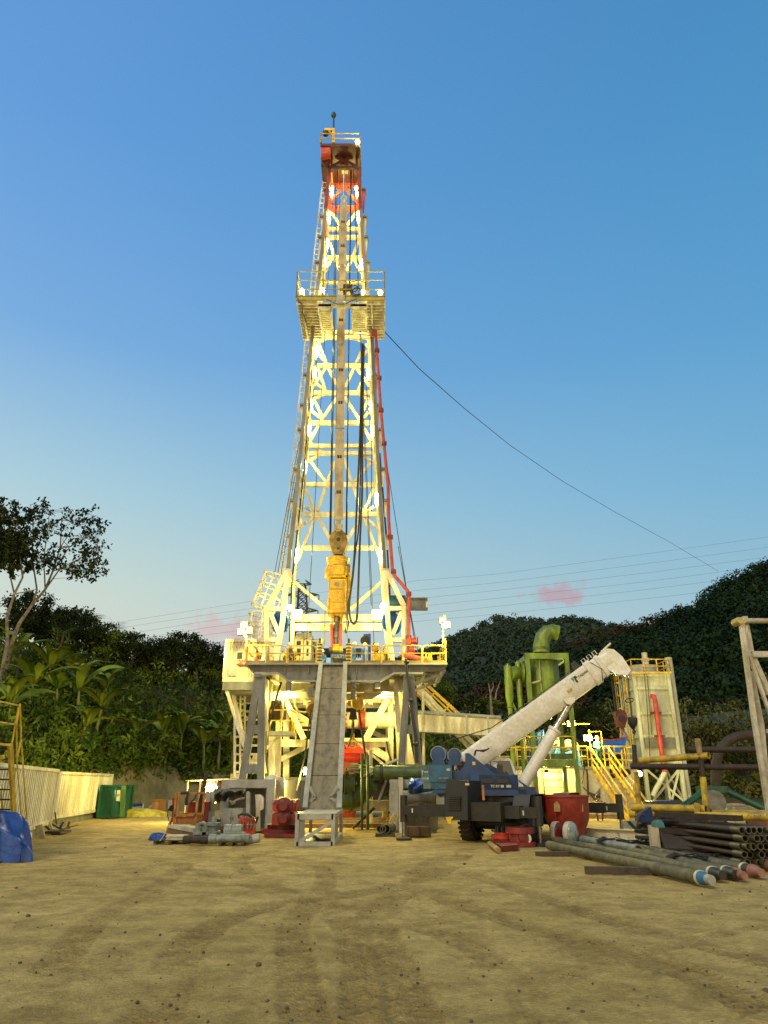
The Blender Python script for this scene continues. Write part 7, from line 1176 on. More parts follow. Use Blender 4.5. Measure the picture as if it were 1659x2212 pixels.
C0 = S('C7', 1092, 435, 28.3); C1 = S('C5', 1418, 850, 28.45); cm = C0.lerp(C1, .66); b_ = MB(); b_.lathe(C0, C1 - C0, [(0, .2), (.1, .22), ((cm - C0).length - .12, .22), ((cm - C0).length - .1, .25), ((cm - C0).length, .25)], 20); cy_ = b_.build('luffing_cylinder', BW, cr_); b_ = MB(); b_.cyl(cm, C1, .14, n=16); b_.build('rod', STEEL, cy_)
b_ = MB(); b_.prism([S('C5', *q_, 28.2) for q_ in ((1355, 830), (1460, 770), (1450, 845), (1420, 870), (1385, 862))], (0, .5, 0)); b_.prism([S('C5', *q_, 28.2) for q_ in ((1560, 690), (1640, 655), (1635, 695), (1590, 705))], (0, .5, 0)); b_.build('cylinder_lug', BW, cr_)
# hook blocks
hd = S('C6', 540, 905, 28.2); hk = thing('hook_block', 'dark red main hook block hanging from the crane boom head', 'crane hook', hd); b_ = MB(); b_.prism([S('C6', *q_, 28.1) for q_ in ((520, 850), (545, 836), (572, 842), (588, 875), (586, 915), (572, 972), (532, 975), (515, 935), (512, 880))], (0, .08, 0)); b_.prism([S('C6', *q_, 28.5) for q_ in ((490, 850), (515, 838), (560, 842), (575, 880), (565, 965), (520, 970), (505, 930), (488, 880))], (0, .08, 0)); b_.prism([S('C6', *q_, 28.19) for q_ in ((495, 850), (545, 842), (560, 960), (520, 965))], (0, .3, 0)); b_.build('cheek_plates', mat('maroon_hook_paint', (.16, .018, .016), .4, dirt=(.06, .01, .01)), hk)
b_ = MB(); a = S('C6', 549, 900, 28.07); b_.lathe(a, (0, 1, 0), [(0, .12), (.03, .12)], 12); b_.build('pin', BLACK, hk); b_ = MB(); z = S('C6', 553, 975, 28.3); P = [z, S('C6', 556, 1005, 28.3), S('C6', 570, 1025, 28.3), S('C6', 560, 1046, 28.3), S('C6', 542, 1040, 28.3), S('C6', 537, 1015, 28.3)]; b_.tube(P, [.06, .09, .1, .1, .08, .04], 8); b_.build('hook', mat('worn_pink_hook', (.35, .22, .18), .5), hk)
b_ = MB()
for x0, x1 in ((462, 500), (478, 510), (490, 522), (525, 560), (538, 572), (470, 505)): b_.tube([S('C6', x0, 570, 28.2), S('C6', x1, 850, 28.3)], .018, 5)
b_.build('falls', CABLE, hk)
h2 = thing('headache_ball', 'small black auxiliary hook weight hanging right of the red hook block', 'crane hook', S('C6', 630, 950, 28)); b_ = MB(); a, b2 = S('C6', 633, 985, 28), S('C6', 626, 892, 28); L = (b2 - a).length; b_.lathe(a, b2 - a, [(0, .05), (L * .2, .1), (L * .42, .17), (L * .95, .18), (L, .13)], 18); b_.build('weight', BLACK, h2); b_ = MB(); b_.tube([S('C6', *q_, 28) for q_ in ((637, 985), (641, 992), (650, 1005), (642, 1016), (632, 1010), (634, 1000))], .035, 7); b_.build('hook', BLACK, h2); b_ = MB(); b_.tube([S('C6', 590, 570, 28.1), S('C6', 624, 875, 28), S('C6', 626, 892, 28)], .018, 5); b_.ring(S('C6', 604, 764, 28.1), .15, .018, (0, .5, 1)); b_.build('line', CABLE, h2)
# ================================================================== RIGHT BACKGROUND: vessel, tanks, tower
vs_ = thing('separator_vessel', 'olive green separator vessel in a tall frame with a big elbow pipe on top', 'process vessel', S('C5', 1200, 1000, 42)); dV = 42.; a = S('C5', 1208, 470, dV); xc = a.x; zt = zat(1296 + 470 * .2604, dV); rV = (S('C5', 1338, 470, dV).x - S('C5', 1085, 470, dV).x) / 2
b_ = MB(); b_.lathe((xc, dV + rV, 3.2), (0, 0, 1), [(2.2, rV * .25), (3.3, rV), (zt - 3.3, rV), (zt - 3.2, rV * .93)], 32); b_.build('shell', GREEN, vs_)
eP = [('C5', 1172, 440), ('C5', 1170, 380), ('C5', 1185, 310), ('C5', 1225, 268), ('C5', 1260, 262), ('C5', 1312, 275)]; P = [S(*q_, dV + 1) for q_ in eP]; rE = (S('C5', 1240, 400, dV).x - S('C5', 1106, 400, dV).x) / 2; b_ = MB(); b_.tube(P, [rE, rE, rE * .98, rE * .95, rE * .95, rE * .96], 20, cap=False); b_.tube([P[-1], P[-2].lerp(P[-1], .2)], rE * .9, 20); b_.build('elbow_pipe', GREEN, vs_); b_ = MB(); p = S('C5', 1172, 404, dV + 1); b_.cyl(p - U * .06, p + U * .06, rE * 1.08, n=24); b_.build('flange', DGREEN, vs_)
x0, x1 = S('C5', 1052, 460, dV - .2).x, S('C5', 1378, 460, dV - .2).x; z1 = zat(1296 + 452 * .2604, dV - .2); yb_ = dV + 2.6; b_ = MB()
for x in (x0, x1):
    for y in (dV - .2, yb_): b_.box(x - .12, x + .12, y - .12, y + .12, 0, z1)
    b_.bar((x, dV - .2, z1 - .15), (x, yb_, z1 - .15), .2, .3); b_.bar((x, dV - .2, 3.), (x, yb_, 3.), .2, .3)
for y in (dV - .2, yb_): b_.bar((x0 - .12, y, z1 - .1), (x1 + .12, y, z1 - .1), .22, .34); b_.bar((x0, y, 3.0), (x1, y, 3.0), .22, .36); b_.bar((x0, y, .15), (x1, y, .15), .2, .3)
b_.build('support_frame', GREEN, vs_); b_ = MB(); b_.box(x0, x1, dV - .1, dV + .15, 3.2, 3.5); b_.build('deck_edge', DGREEN, vs_)
for x in (x0, (x0 + x1) / 2 + .3): b_ = MB(); b_.rail([(x0 - 1.9, dV - .3, 3.2), (x1, dV - .3, 3.2)], 1.6, 1.2, .03) if x == x0 else b_.rail([(x0 - 1.9, yb_, 3.2), (x1, yb_, 3.2)], 1.6, 1.2, .03); b_.build('deck_rail', YEL, vs_)
b_ = MB(); b_.tube([S('C5', 1155, 480, dV - .05), S('C5', 1165, 660, dV - .05), S('C5', 1185, 800, dV - .05)], .025, 5); b_.bar(S('C5', 1090, 690, dV - .1), S('C5', 1165, 670, dV - .1), .07, .1); b_.build('line', mat('pale_green_paint', (.3, .34, .16)), vs_)
cyc = thing('cyclone_vessel', 'slim green cyclone with a cone bottom beside the big separator vessel', 'process vessel', S('C5', 900, 900, 41.5)); a = S('C5', 888, 540, 41.5); rC = (S('C5', 922, 600, 41.5).x - S('C5', 855, 600, 41.5).x) / 2; Zc = lambda y: S('C5', 890, y, 41.5).z; zb = Zc(1000); b_ = MB(); b_.lathe((a.x + .12, 42, .3), (0, 0, 1), [(0, rC * .6), (Zc(890) - .3, rC * .6), (Zc(885) - .3, rC * .85), (Zc(878) - .3, rC * .85), (Zc(877) - .3, rC * .62), (Zc(800) - .3, rC), (Zc(538) - .3, rC), (Zc(537) - .3, rC * .9)], 20); b_.build('shell', GREEN, cyc); b_ = MB(); b_.cyl(S('C5', 915, 610, 42), S('C5', 1010, 605, 42.4), .4, n=16); b_.cyl(S('C5', 1005, 605, 42.2), S('C5', 1022, 605, 42.2), .55, n=18); b_.build('inlet', GREEN, cyc); b_ = MB(); b_.bar((a.x + .1, 42.0, zt + .05 - 2.3), (x0, 42.2, z1 - 5), .1); b_.sph((a.x + .12, 42, Zc(530)), .12); b_.build('bracket', GREEN, cyc); b_ = MB(); xx_ = S('C5', 995, 700, 42).x; b_.cyl((xx_, 42.2, 0), (xx_, 42.2, z1 - .4), .16, n=10); b_.build('leg', GREEN, cyc)
# mud tanks with platform, stairs, machines
mtk = thing('mud_tank', 'cream mud tank row with a brightly lit open bay facing the yard', 'tank', S('E5', 1100, 1100, 47)); dT = 46.; zd = 2.9; xa = S('E5', 0, 700, dT).x - 1; xb = xat(1380, 1690, dT); xbay0, xbay1 = S('E5', 605, 800, dT).x, S('E5', 1085, 800, dT).x
b_ = MB(); b_.box(xa, xbay0 - .01, dT, 51, .2, zd - .15); b_.box(xbay1 + .01, xb, dT, 51, .2, zd - .15); b_.box(xbay0, xbay1, dT + 1.6, 51, .2, zd - .15); b_.box(xa, xb, dT + .2, 51, 0, .19); b_.build('tank_body', CREAM, mtk); b_ = MB(); b_.box(xa, xb, dT - .1, 51, zd - .14, zd); b_.build('walkway', LGREY, mtk)
b_ = MB()
for x in np.arange(xbay1 + 1.2, xb, 1.5): b_.box(x, x + .1, dT - .08, dT - .002, .2, zd - .2)
b_.box(xbay0, xbay1, dT + 1.45, dT + 1.59, 1.2, 1.32); b_.build('ribs', WHITE, mtk)
p0, p1 = S('E5', 820, 1000, dT + 1.3), S('E5', 835, 670, dT + 1.3); b_ = MB(); b_.ladder((p0.x, dT + 1.3, .2), (p0.x - .1, dT + 1.3, 2.8), (1.2, 0, 0), .03, .42); b_.build('ladder', BLACK, mtk)
b_ = MB(); b_.rail([(xa, dT + .0, zd), (S('E5', 1215, 600, dT).x, dT, zd)], 1.5, 1.15, .035); b_.rail([(S('E5', 1420, 600, dT).x, dT, zd), (xb, dT, zd)], .55, 1.15, .045, mid=(.33, .66)); b_.rail([(xa, 50.9, zd), (xb, 50.9, zd)], 2, 1.15, .035); b_.build('guard_rail', YEL, mtk)
lb = (xbay0 + xbay1) / 2; light((lb - .6, dT + .4, 2.4), 240, .15); light((lb + .8, dT + .35, 2.3), 160, .15)
bl = thing('work_lamp', 'small lamp glowing in the bay of the mud tank', 'lamp', (lb - .6, dT + .2, 2.6)); b_ = MB(); b_.box(lb - .72, lb - .48, dT + .1, dT + .25, 2.55, 2.72); b_.build('lamp_housing', BLACK, bl); b_ = MB(); b_.sph((lb - .6, dT + .18, 2.5), .09); b_.build('lens', LAMPS, bl)
b_ = MB(); hp = thing('tank_hoses', 'tangle of black hoses hanging on the tank wall left of the yellow stairs', 'hoses', S('E5', 1290, 1000, dT - .2))
for k_ in range(6): b_.tube([S('E5', 1150 + k_ * 12, 900 + k_ * 12, dT - .2), S('E5', 1210 + k_ * 18, 960 + k_ * 20, dT - .3), S('E5', 1300 + k_ * 10, 990 + k_ * 16, dT - .25), S('E5', 1360, 920 + k_ * 24, dT - .2)], .03, 6)
b_.tube([S('E5', 1195, 685, dT - .3), S('E5', 1205, 760, dT - .3), S('E5', 1215, 1010, dT - .3)], .06, 6); b_.tube([S('E5', 1120, 590, dT - .2), S('E5', 1150, 575, dT - .2), S('E5', 1180, 600, dT - .2), S('E5', 1140, 860, dT - .2)], .035, 6); b_.build('hose', BLACK, hp)
st_ = thing('tank_stairs', 'bright yellow handrailed stairs coming down off the mud tank', 'stairs', S('E5', 1400, 900, 45)); xs0, xs1 = S('E5', 1258, 600, dT).x, S('E5', 1480, 640, dT).x; yb3 = 43.2; sh = 1.0
for x in (xs0, xs1): b_ = MB(); b_.bar((x, dT, zd), (x + sh, yb3, 0), .1, .3, (0, -1, 1)); b_.build('stringer', YEL, st_)
b_ = MB()
for i in range(11): f = (i + .5) / 11; b_.box(xs0 + sh * f, xs1 + sh * f, dT + (yb3 - dT) * f - .12, dT + (yb3 - dT) * f + .12, zd * (1 - f) - .03, zd * (1 - f))
b_.build('treads', LGREY, st_)
for x in (xs0, xs1):
    b_ = MB(); P = [(x, dT + .6, zd + 1.1), (x, dT, zd + 1.1), (x + sh, yb3, 1.0)]; b_.tube(P, .06, 7); b_.tube([(x, dT, zd + .55), (x + sh, yb3, .5)], .05, 6)
    for f in (0, .33, .66, 1): q_ = Vector((x + sh * f, dT + (yb3 - dT) * f, zd * (1 - f))); b_.tube([q_, q_ + U * 1.05], .05, 6)
    b_.build('handrail', YEL, st_)
for lab, x0, x1, yt, d, kind in (('bright blue shale shaker on the mud tank between the green legs', 690, 900, 395, 47.2, 0), ('second blue shale shaker at the right on the mud tank', 895, 1110, 440, 48, 1), ('tall blue mud cleaner with a blue top tank on the mud tank', 585, 705, 205, 48.5, 2)):
    a, b2 = S('E5', x0, yt, d), S('E5', x1, yt, d); r = thing('shale_shaker', lab, 'machine', ((a.x + b2.x) / 2, d, zd)); w_ = b2.x - a.x; b_ = MB(); b_.prism([(a.x, d, zd + .3), (b2.x, d, zd + .3), (b2.x, d, zd + .9), (a.x + w_ * .8, d, a.z), (a.x + w_ * .1, d, a.z - .25)], (0, 1.4, 0)); b_.build('bed', BBLUE, r); b_ = MB(); b_.box(a.x, b2.x, d - .1, d + 1.6, zd + .004, zd + .28); b_.build('skid', BBLUE, r); b_ = MB(); b_.bar((a.x + w_ * .35, d - .1, zd + .35), (a.x + w_ * .7, d - .1, a.z - .1), .08); b_.cyl((a.x + w_ * .2, d - .12, zd + .6), (a.x + w_ * .2, d + .3, zd + .6), .18, n=14); b_.build('brace', mat('pale_blue_paint', (.25, .45, .7), .4), r)
    if kind < 2: b_ = MB(); b_.sph((a.x + w_ * .45, d + .3, a.z + .3), .33, 1, 1, 1, 14, 10); b_.sph((a.x + w_ * .9, d + .5, a.z + .1), .4, .6, 1, 1, 14, 10); b_.build('motor_cover', WHITE, r)
for lab, x, yt, yb4, d in (('flood lamp on a tall post among the mud tank machines, the brightest on the right', 1012, 135, 600, 46.5), ('flood lamp on a bracket post at the head of the yellow tank stairs', 1215, 308, 600, 46.5)):
    r = thing('lamp_post', lab, 'flood lamp', S('E5', x, yb4, d)); p = S('E5', x, yt, d); b_ = MB(); b_.cyl((p.x + .15, d + .2, zd), (p.x + .15, d + .2, p.z + .5), .05, n=8)
    b_.tube([(p.x + .15, d + .2, p.z + .4), (p.x + .9, d + .2, p.z + .4), (p.x + .9, d + .2, p.z - 1)] if x > 1100 else [(p.x - .9, d + .2, p.z), (p.x + 1.2, d + .2, p.z)], .04, 6); b_.build('post', YEL, r); b_ = MB(); b_.box(p.x - .25, p.x + .25, d + .02, d + .18, p.z - .16, p.z + .18); b_.build('lamp_housing', LGREY, r); b_ = MB(); b_.sph(p + Vector((0, -.08, 0)), .19, 1.1, .6, .95, 12, 8); b_.build('lens', LAMPS, r); light(p + Vector((0, -.5, -.1)), 850, .2)
aw = thing('blue_awning', 'blue tarpaulin awning strung between poles behind the yellow stairs', 'awning', S('C6', 480, 1080, 50)); Aq = [S('C6', *q_, d) for q_, d in (((372, 1058), 49.5), ((588, 1042), 50.5), ((582, 1085), 49), ((345, 1095), 48.5))]; MB().grid(lambda u, v: Aq[0].lerp(Aq[1], u).lerp(Aq[3].lerp(Aq[2], u), v) + Vector((0, 0, -.65 * math.sin(u * math.pi) * v - .15 * math.sin(u * math.pi))), 20, 10).build('sheet', TARP, aw); b_ = MB(); b_.tube([Aq[0].lerp(Aq[1], f) + Vector((0, 0, -.15 * math.sin(f * math.pi) + .02)) for f in np.linspace(0, 1, 9)], .05, 6); b_.build('red_hem', RED, aw); b_ = MB(); [b_.tube([(q_.x, q_.y, zd), q_], .05, 6) for q_ in (S('C6', 535, 1090, 50), Aq[0])]; b_.build('pole', WHITE, aw)
# tower tank
tt = thing('tower_tank', 'tall pale upright tank block with a railed top, ladder and red pipe', 'tower', S('F4', 700, 2100, 52)); dW = 52.
xl, xr = S('F4', 395, 570, dW).x, S('F4', 800, 570, dW).x; zt = S('F4', 590, 575, dW).z; zb = S('F4', 590, 1620, dW).z; db = dW + 3.2
TW = mat('tower_pale_paint', (.56, .58, .42), .5, dirt=(.36, .36, .24), amt=.35, scale=1.2, streak=4)
b_ = MB(); b_.box(xl + .06, xr - .06, dW + .1, db, zb, zt - .05); b_.build('shell', TW, tt)
b_ = MB()
for x in (xl, xr): b_.box(x - .12, x + .12, dW - .05, dW + .2, 0, zt); b_.box(x - .12, x + .12, db - .2, db + .06, 0, zt)
for y in (595, 745, 1040, 1310, 1620): z = S('F4', 590, y, dW).z; b_.box(xl + .125, xr - .125, dW - .02, dW + .09, z - .1, z + .1); b_.box(xl - .06, xl + .05, dW + .21, db - .21, z - .1, z + .1)
b_.build('corner_frame', TW, tt)
b_ = MB(); segs(b_, 'F4', [[(540, 1700), (985, 2075)], [(930, 1705), (600, 2110)], [(770, 1700), (830, 2060)], [(930, 1720), (850, 2060)]], dW + .05, .14, .08); segs(b_, 'F4', [[(780, 1710), (985, 2060)], [(520, 1740), (560, 2060)]], db, .14, .08); b_.build('leg_brace', TW, tt)
b_ = MB()
for i in range(9): z = S('F4', 590, 1340 + i * 13, dW).z; b_.box(S('F4', 525, 1340, dW).x, S('F4', 885, 1340, dW).x, dW - .03, dW + .095, z - .05, z + .02)
b_.build('louvre', GREY, tt)
b_ = MB(); b_.tube([S('F4', 610, 840, dW - .25), S('F4', 635, 842, dW - .45), S('F4', 650, 890, dW - .45), S('F4', 700, 1300, dW - .45), S('F4', 765, 1740, dW - .45)], .17, 12); pz = b_.build('red_pipe', mat('pinkish_red_paint', (.55, .06, .05), .4), tt); b_ = MB(); b_.tube([S('F4', 765, 1740, dW - .45), S('F4', 620, 2020, dW - .45)], .17, 10); b_.build('lower_pipe', TW, pz)
for y, x in ((1035, 672), (1310, 714)): b_ = MB(); a = S('F4', x, y, dW - .4); b_.box(a.x - .3, a.x + .3, dW - .5, dW - .03, a.z - .06, a.z + .06); b_.build('pipe_clamp', DRED, pz)
b_ = MB(); b_.cyl((xr + .42, dW + .6, 0), (xr + .42, dW + .6, S('F4', 785, 370, dW).z), .26, n=14); b_.build('stack_pipe', TW, tt)
b_ = MB(); b_.lathe(((xl + xr) / 2, dW + 1.6, zt), (0, 0, 1), [(0, 1.15), (.75, 1.15), (.76, 1.05)], 28); b_.build('fan_ring', LGREY, tt); b_ = MB(); a = S('F4', 550, 460, dW + 1); b_.lathe((a.x, dW + 1.2, zt + .75), (0, 0, 1), [(0, .24), (.3, .24), (.32, .27), (.55, .27), (.57, .2), (.95, .2)], 16); b_.build('fan_motor', WHITE, tt)
b_ = MB(); b_.rail([(xl - .2, dW - .3, zt), (xr + .1, dW - .3, zt), (xr + .1, db, zt), (xl - .2, db, zt), (xl - .2, dW - .3, zt)], 1.1, S('F4', 370, 405, dW - .3).z - zt, .045); b_.box(xl - .25, xr + .15, dW - .35, dW - .25, zt - .04, zt + .1); b_.build('top_railing', YEL, tt)
b_ = MB(); b_.ladder((xl - .3, dW + 1.2, .5), (xl - .3, dW + 1.2, zt + 1), (0, .5, 0), .04, .35); [b_.ring((xl - .65, dW + 1.2, z), .38, .03, (0, 0, 1), 12, 5) for z in np.arange(2.5, zt + 1, .9)]; [b_.tube([(xl - .65 + .38 * math.cos(q_), dW + 1.2 + .38 * math.sin(q_), 2.5), (xl - .65 + .38 * math.cos(q_), dW + 1.2 + .38 * math.sin(q_), zt + 1)], .025, 5) for q_ in (2, 3.14, 4.2)]; b_.build('caged_ladder', YEL, tt)
b_ = MB(); b_.tube([S('F4', *q_, dW - .3) for q_ in ((515, 460), (525, 600), (545, 800), (562, 1050), (580, 1320), (590, 1560))], .025, 5); b_.tube([S('F4', *q_, dW - .1) for q_ in ((560, 600), (570, 760), (595, 1050), (610, 1290))], .02, 5); b_.build('hanging_cable', BLACK, tt)
wl_ = thing('work_lamp', 'glaring lamp low beside the tower tank behind the yellow pipe barrier', 'lamp', S('F4', 455, 1755, 47)); p = S('F4', 455, 1755, 46.8); b_ = MB(); b_.sph(p, .2, 1.2, .7, .9); b_.build('lens', LAMPS, wl_); b_ = MB(); b_.box(p.x - .2, p.x + .2, p.y + .15, p.y + .3, p.z - .12, p.z + .15); b_.build('lamp_housing', LGREY, wl_); b_ = MB(); b_.cyl((p.x, p.y + .25, p.z - .1), (p.x, p.y + .25, 0), .04, n=6); b_.build('stand', YEL, wl_); light(p + Vector((.2, -.5, .1)), 260, .18); light(p + Vector((.6, .7, .2)), 170, .18); light(p + Vector((.8, .3, .3)), 15000, .2, spot=62, aim=(50, 59, 3.5))
rpp = thing('suction_pipe', 'rusty pipe running level off the mud tank towards the tower tank', 'pipe', S('F4', 300, 1740, 46)); b_ = MB(); b_.cyl(S('F4', 150, 1750, 45.8), S('F4', 410, 1735, 46.5), .3, n=14); b_.build('pipe', RUST, rpp)
# long walkway trough and outside stairs from the rig floor
fl = thing('flow_trough', 'long cream covered trough running from the rig to the tanks on the right', 'trough', S('C5', 400, 1050, 44)); A, B_ = S('C5', 110, 1022, 43.2), S('C5', 830, 1065, 45); b_ = MB(); b_.bar(A, B_, .8, .95); b_.build('trough', WHITE, fl); b_ = MB(); b_.tube([A + Vector((0, -.3, .6)), B_ + Vector((0, -.3, .6))], .12, 8); b_.build('top_pipe', LGREY, fl); b_ = MB()
for f in (.1, .35, .6, .85): p = A.lerp(B_, f); b_.box(p.x - .06, p.x + .06, p.y - .45, p.y + .45, p.z - .5, p.z + .62)
b_.build('straps', LGREY, fl); b_ = MB(); p = A.lerp(B_, .93); b_.box(p.x - .12, p.x + .12, p.y, p.y + .3, 0, p.z - .5); b_.build('leg', WHITE, fl)
fs = thing('floor_stairs', 'steep cream stairs with yellow handrails coming down to the right off the drill floor', 'stairs', S('C5', 400, 1000, 47)); A, B_ = S('C5', 115, 700, 47), S('C5', 600, 1205, 47); b_ = MB(); b_.bar(A, B_, .12, .5, (0, 1, 0)); b_.bar(A, B_, .5, .12, (0, 1, 0)); b_.build('stringer', WHITE, fs); b_ = MB(); b_.bar(A + Vector((0, 1.1, 0)), B_ + Vector((0, 1.1, 0)), .5, .12, (0, 1, 0)); b_.build('stringer', WHITE, fs); b_ = MB()
for i in range(24): p = A.lerp(B_, (i + .5) / 24); b_.box(p.x - .12, p.x + .12, p.y + .07, p.y + 1.03, p.z, p.z + .04)
b_.build('treads', LGREY, fs)
for yo in (0, 1.15):
    b_ = MB()
    for p0, p1 in (((150, 680), (690, 1180)), ((180, 672), (700, 1150)), ((215, 690), (690, 1120))): b_.tube([S('C5', *p0, 47 + yo), S('C5', *p1, 47 + yo)], .06, 6)
    for x, y in ((290, 765), (405, 880), (525, 990), (560, 1080)): b_.tube([S('C5', x, y, 47 + yo), S('C5', x - 58, y + 62, 47 + yo)], .06, 6)
    b_.build('handrail', YEL, fs)
b_ = MB(); ps = thing('drain_pipe', 'thin white upright pipe between the rig and the stairs', 'pipe', S('C5', 195, 1240, 45)); b_.tube([S('C5', 190, 760, 45), S('C5', 197, 1400, 45)], .09, 8); b_.build('pipe', WHITE, ps)
fg = thing('flag_rope', 'red and green cloth strip hanging at the right corner under the floor', 'cloth', S('C5', 130, 800, 40)); b_ = MB(); b_.tube([S('C5', *q_, 40) for q_ in ((122, 700), (132, 760), (128, 820))], .09, 6); b_.build('red_strip', RED, fg); b_ = MB(); b_.tube([S('C5', *q_, 40) for q_ in ((128, 815), (134, 880), (138, 960))], .09, 6); b_.build('green_strip', mat('teal_cloth', (.08, .3, .25), .8), fg)
# ================================================================== RIGHT FOREGROUND
tub = thing('red_tub', 'big red steel tub with a tapered bottom standing at the crane outrigger', 'tub', (6.66, 28.2, 0)); TY = 28.2; zt = zat(1718, TY - .8); xr_ = (xat(1270, 1725, TY) - xat(1173, 1725, TY)) / 2; xc = (xat(1270, 1725, TY) + xat(1173, 1725, TY)) / 2
b_ = MB(); b_.lathe((xc, TY, .02), (0, 0, 1), [(0, xr_ * .7), (.3, xr_ * .72), (.55, xr_ * .85), (.8, xr_ * .97), (zt - .1, xr_), (zt - .09, xr_ * 1.05), (zt - .02, xr_ * 1.05), (zt - .02, xr_ * .96), (.9, xr_ * .93), (.6, .1)], 36, False); b_.build('shell', mat('tub_red_paint', (.34, .035, .02), .42, dirt=(.2, .025, .015), amt=.4, scale=2.5), tub)
for x in (1203, 1253): b_ = MB(); a = S('D', x, 1742, TY - xr_ * (1.01 if x < 1230 else .86)); b_.prism([a + Vector((dx, 0, dz)) for dx, dz in ((-.11, -.17), (.11, -.17), (.11, .04), (.02, .17), (-.1, .08))], (0, .07, 0)); b_.build('lifting_lug', mat('tan_lug', (.4, .25, .08), .6), tub)
spl = thing('flanged_spool', 'red flanged spool with a pale crescent cap standing on the ground', 'flanged spool', SG('D', 1131, 1838)); c = SG('D', 1131, 1832); c.y += .5; rr_ = (xat(1163, 1790, c.y) - xat(1099, 1790, c.y)) / 2; zt = zat(1789, c.y - .5); b_ = MB(); b_.lathe((c.x, c.y, .02), (0, 0, 1), [(0, rr_ * 1.02), (.13, rr_ * 1.02), (.14, rr_ * .74), (zt - .2, rr_ * .74), (zt - .19, rr_ * .96), (zt - .02, rr_ * .96), (zt - .02, rr_ * .6)], 32); b_.build('body', mat('spool_red_paint', (.28, .03, .022), .45, dirt=(.16, .025, .02), amt=.4), spl)
b_ = MB(); a = Vector((c.x + .08, c.y - rr_ * .72, zt * .5)); b_.lathe(a, (.1, -1, 0), [(-.1, .21), (.04, .21), (.05, .16), (.05, .02)], 22); b_.build('outlet', DRED, spl); b_ = MB(); b_.prism([a + Vector((.1 + .1 * math.cos(q_) + .01, -.065, .13 * math.sin(q_) - .02)) for q_ in np.linspace(-1.4, 1.4, 9)] + [a + Vector((.1 + .03 * math.cos(q_), -.065, .11 * math.sin(q_) - .02)) for q_ in np.linspace(1.2, -1.2, 7)], (0, .012, 0)); b_.build('crescent_cap', CREAM, spl)
b_ = MB(); b_.tube([(c.x - .05, c.y - .2, zt), (c.x + .2, c.y - .1, zt + .1), (c.x + .35, c.y, zt + .02)], .025, 6); b_.build('wire', RUST, spl)
fp = thing('flange_pack', 'small red flange with black studs on a red skid left of the spool', 'flange', SG('D', 1090, 1830)); p = SG('D', 1090, 1828); p.y += .5; b_ = MB(); b_.lathe((p.x + .05, p.y, .2), (0, 0, 1), [(0, .42), (.12, .42), (.13, .3), (.2, .3)], 22); b_.build('flange', RED, fp); b_ = MB(); [b_.cyl((p.x + .05 + .24 * math.cos(k_ * .63), p.y + .24 * math.sin(k_ * .63), .38), (p.x + .05 + .24 * math.cos(k_ * .63), p.y + .24 * math.sin(k_ * .63), .6), .035, n=6) for k_ in range(10)]; b_.build('studs', BLACK, fp); b_ = MB(); b_.prism([SG('D', *q_, .03) for q_ in ((1060, 1826), (1085, 1840), (1120, 1836), (1100, 1816))], (0, 0, .15)); b_.build('skid', DRED, fp); b_ = MB(); b_.cyl(SG('D', 1058, 1822, .12), SG('D', 1076, 1836, .12), .08, n=10); b_.build('roller', mat('tan_lug', (.4, .25, .08)), fp)
for i, (u, lab) in enumerate(((1203, 'plastic wrapped red wheel standing behind the clear wrapped one'), (1231, 'round reel in cloudy clear plastic wrap standing on edge'))):
    r = thing('wrapped_reel', lab, 'reel', SG('D', u, 1825)); yv = SG('D', u, 1826).y + (.55 if i == 0 else .1); xx_ = xat(u, 1800, yv); zt = zat(1774, yv); r0 = zt / 2; ax = Vector((.75, -.65, 0)).normalized(); a = Vector((xx_, yv, r0)); b_ = MB(); b_.lathe(a - ax * .09, ax, [(0, r0 * .97), (.02, r0), (.16, r0), (.18, r0 * .97)], 32); b_.build('rim', mat('bone_rim', (.6, .52, .38), .5), r); b_ = MB(); b_.lathe(a + ax * .092, ax, [(0, r0 * .93), (.06, r0 * .9), (.14, r0 * .5), (.16, .02)], 28); b_.build('wrapping', WRAP if i else DRED, r)
ib = thing('steel_beam', 'white painted I beam lying on the ground with a red squiggle on its web', 'steel beam', S('C8', 560, 800, 22.5)); A, B_ = SG('C8', 300, 832), SG('C8', 885, 868); A.z = B_.z = .23; b_ = MB(); b_.ibeam(A, B_, .24, .43, .025); b_.build('beam', CREAM, ib); b_ = MB(); q_ = [S('C8', *p, 27.1) for p in ((600, 790), (618, 785), (630, 795), (615, 803), (628, 812))]; b_.tube([Vector((p.x, A.lerp(B_, .52).y - .03, p.z)) for p in q_], .012, 5); b_.build('squiggle', mat('red_marker', (.3, .08, .04)), ib)
up = thing('square_post', 'white square steel post standing upright beside the I beam end', 'post', SG('C8', 868, 880)); up.location = (xat(1161 + 858 * .3001, 1830, 22.6), 22.6, 0); p = up.location; zt = S('C8', 845, 722, p.y).z; b_ = MB(); b_.box(p.x - .12, p.x + .12, p.y, p.y + .2, 0, zt); b_.build('post', CREAM, up)
for lab, q0, q1, h in (('dark timber beam lying on the ground in front of the long pipes', (1264, 1888), (1420, 1891), .16), ('dark timber beam at the far end of the long pipes', (1158, 1850), (1230, 1850), .12)): a, b2 = SG('D', *q0), SG('D', *q1); r = thing('timber', lab, 'timber', a); b_ = MB(); b_.bar(a + U * (h / 2 + .005), b2 + U * (h / 2 + .005), .2, h); b_.build('beam', DWOOD, r)
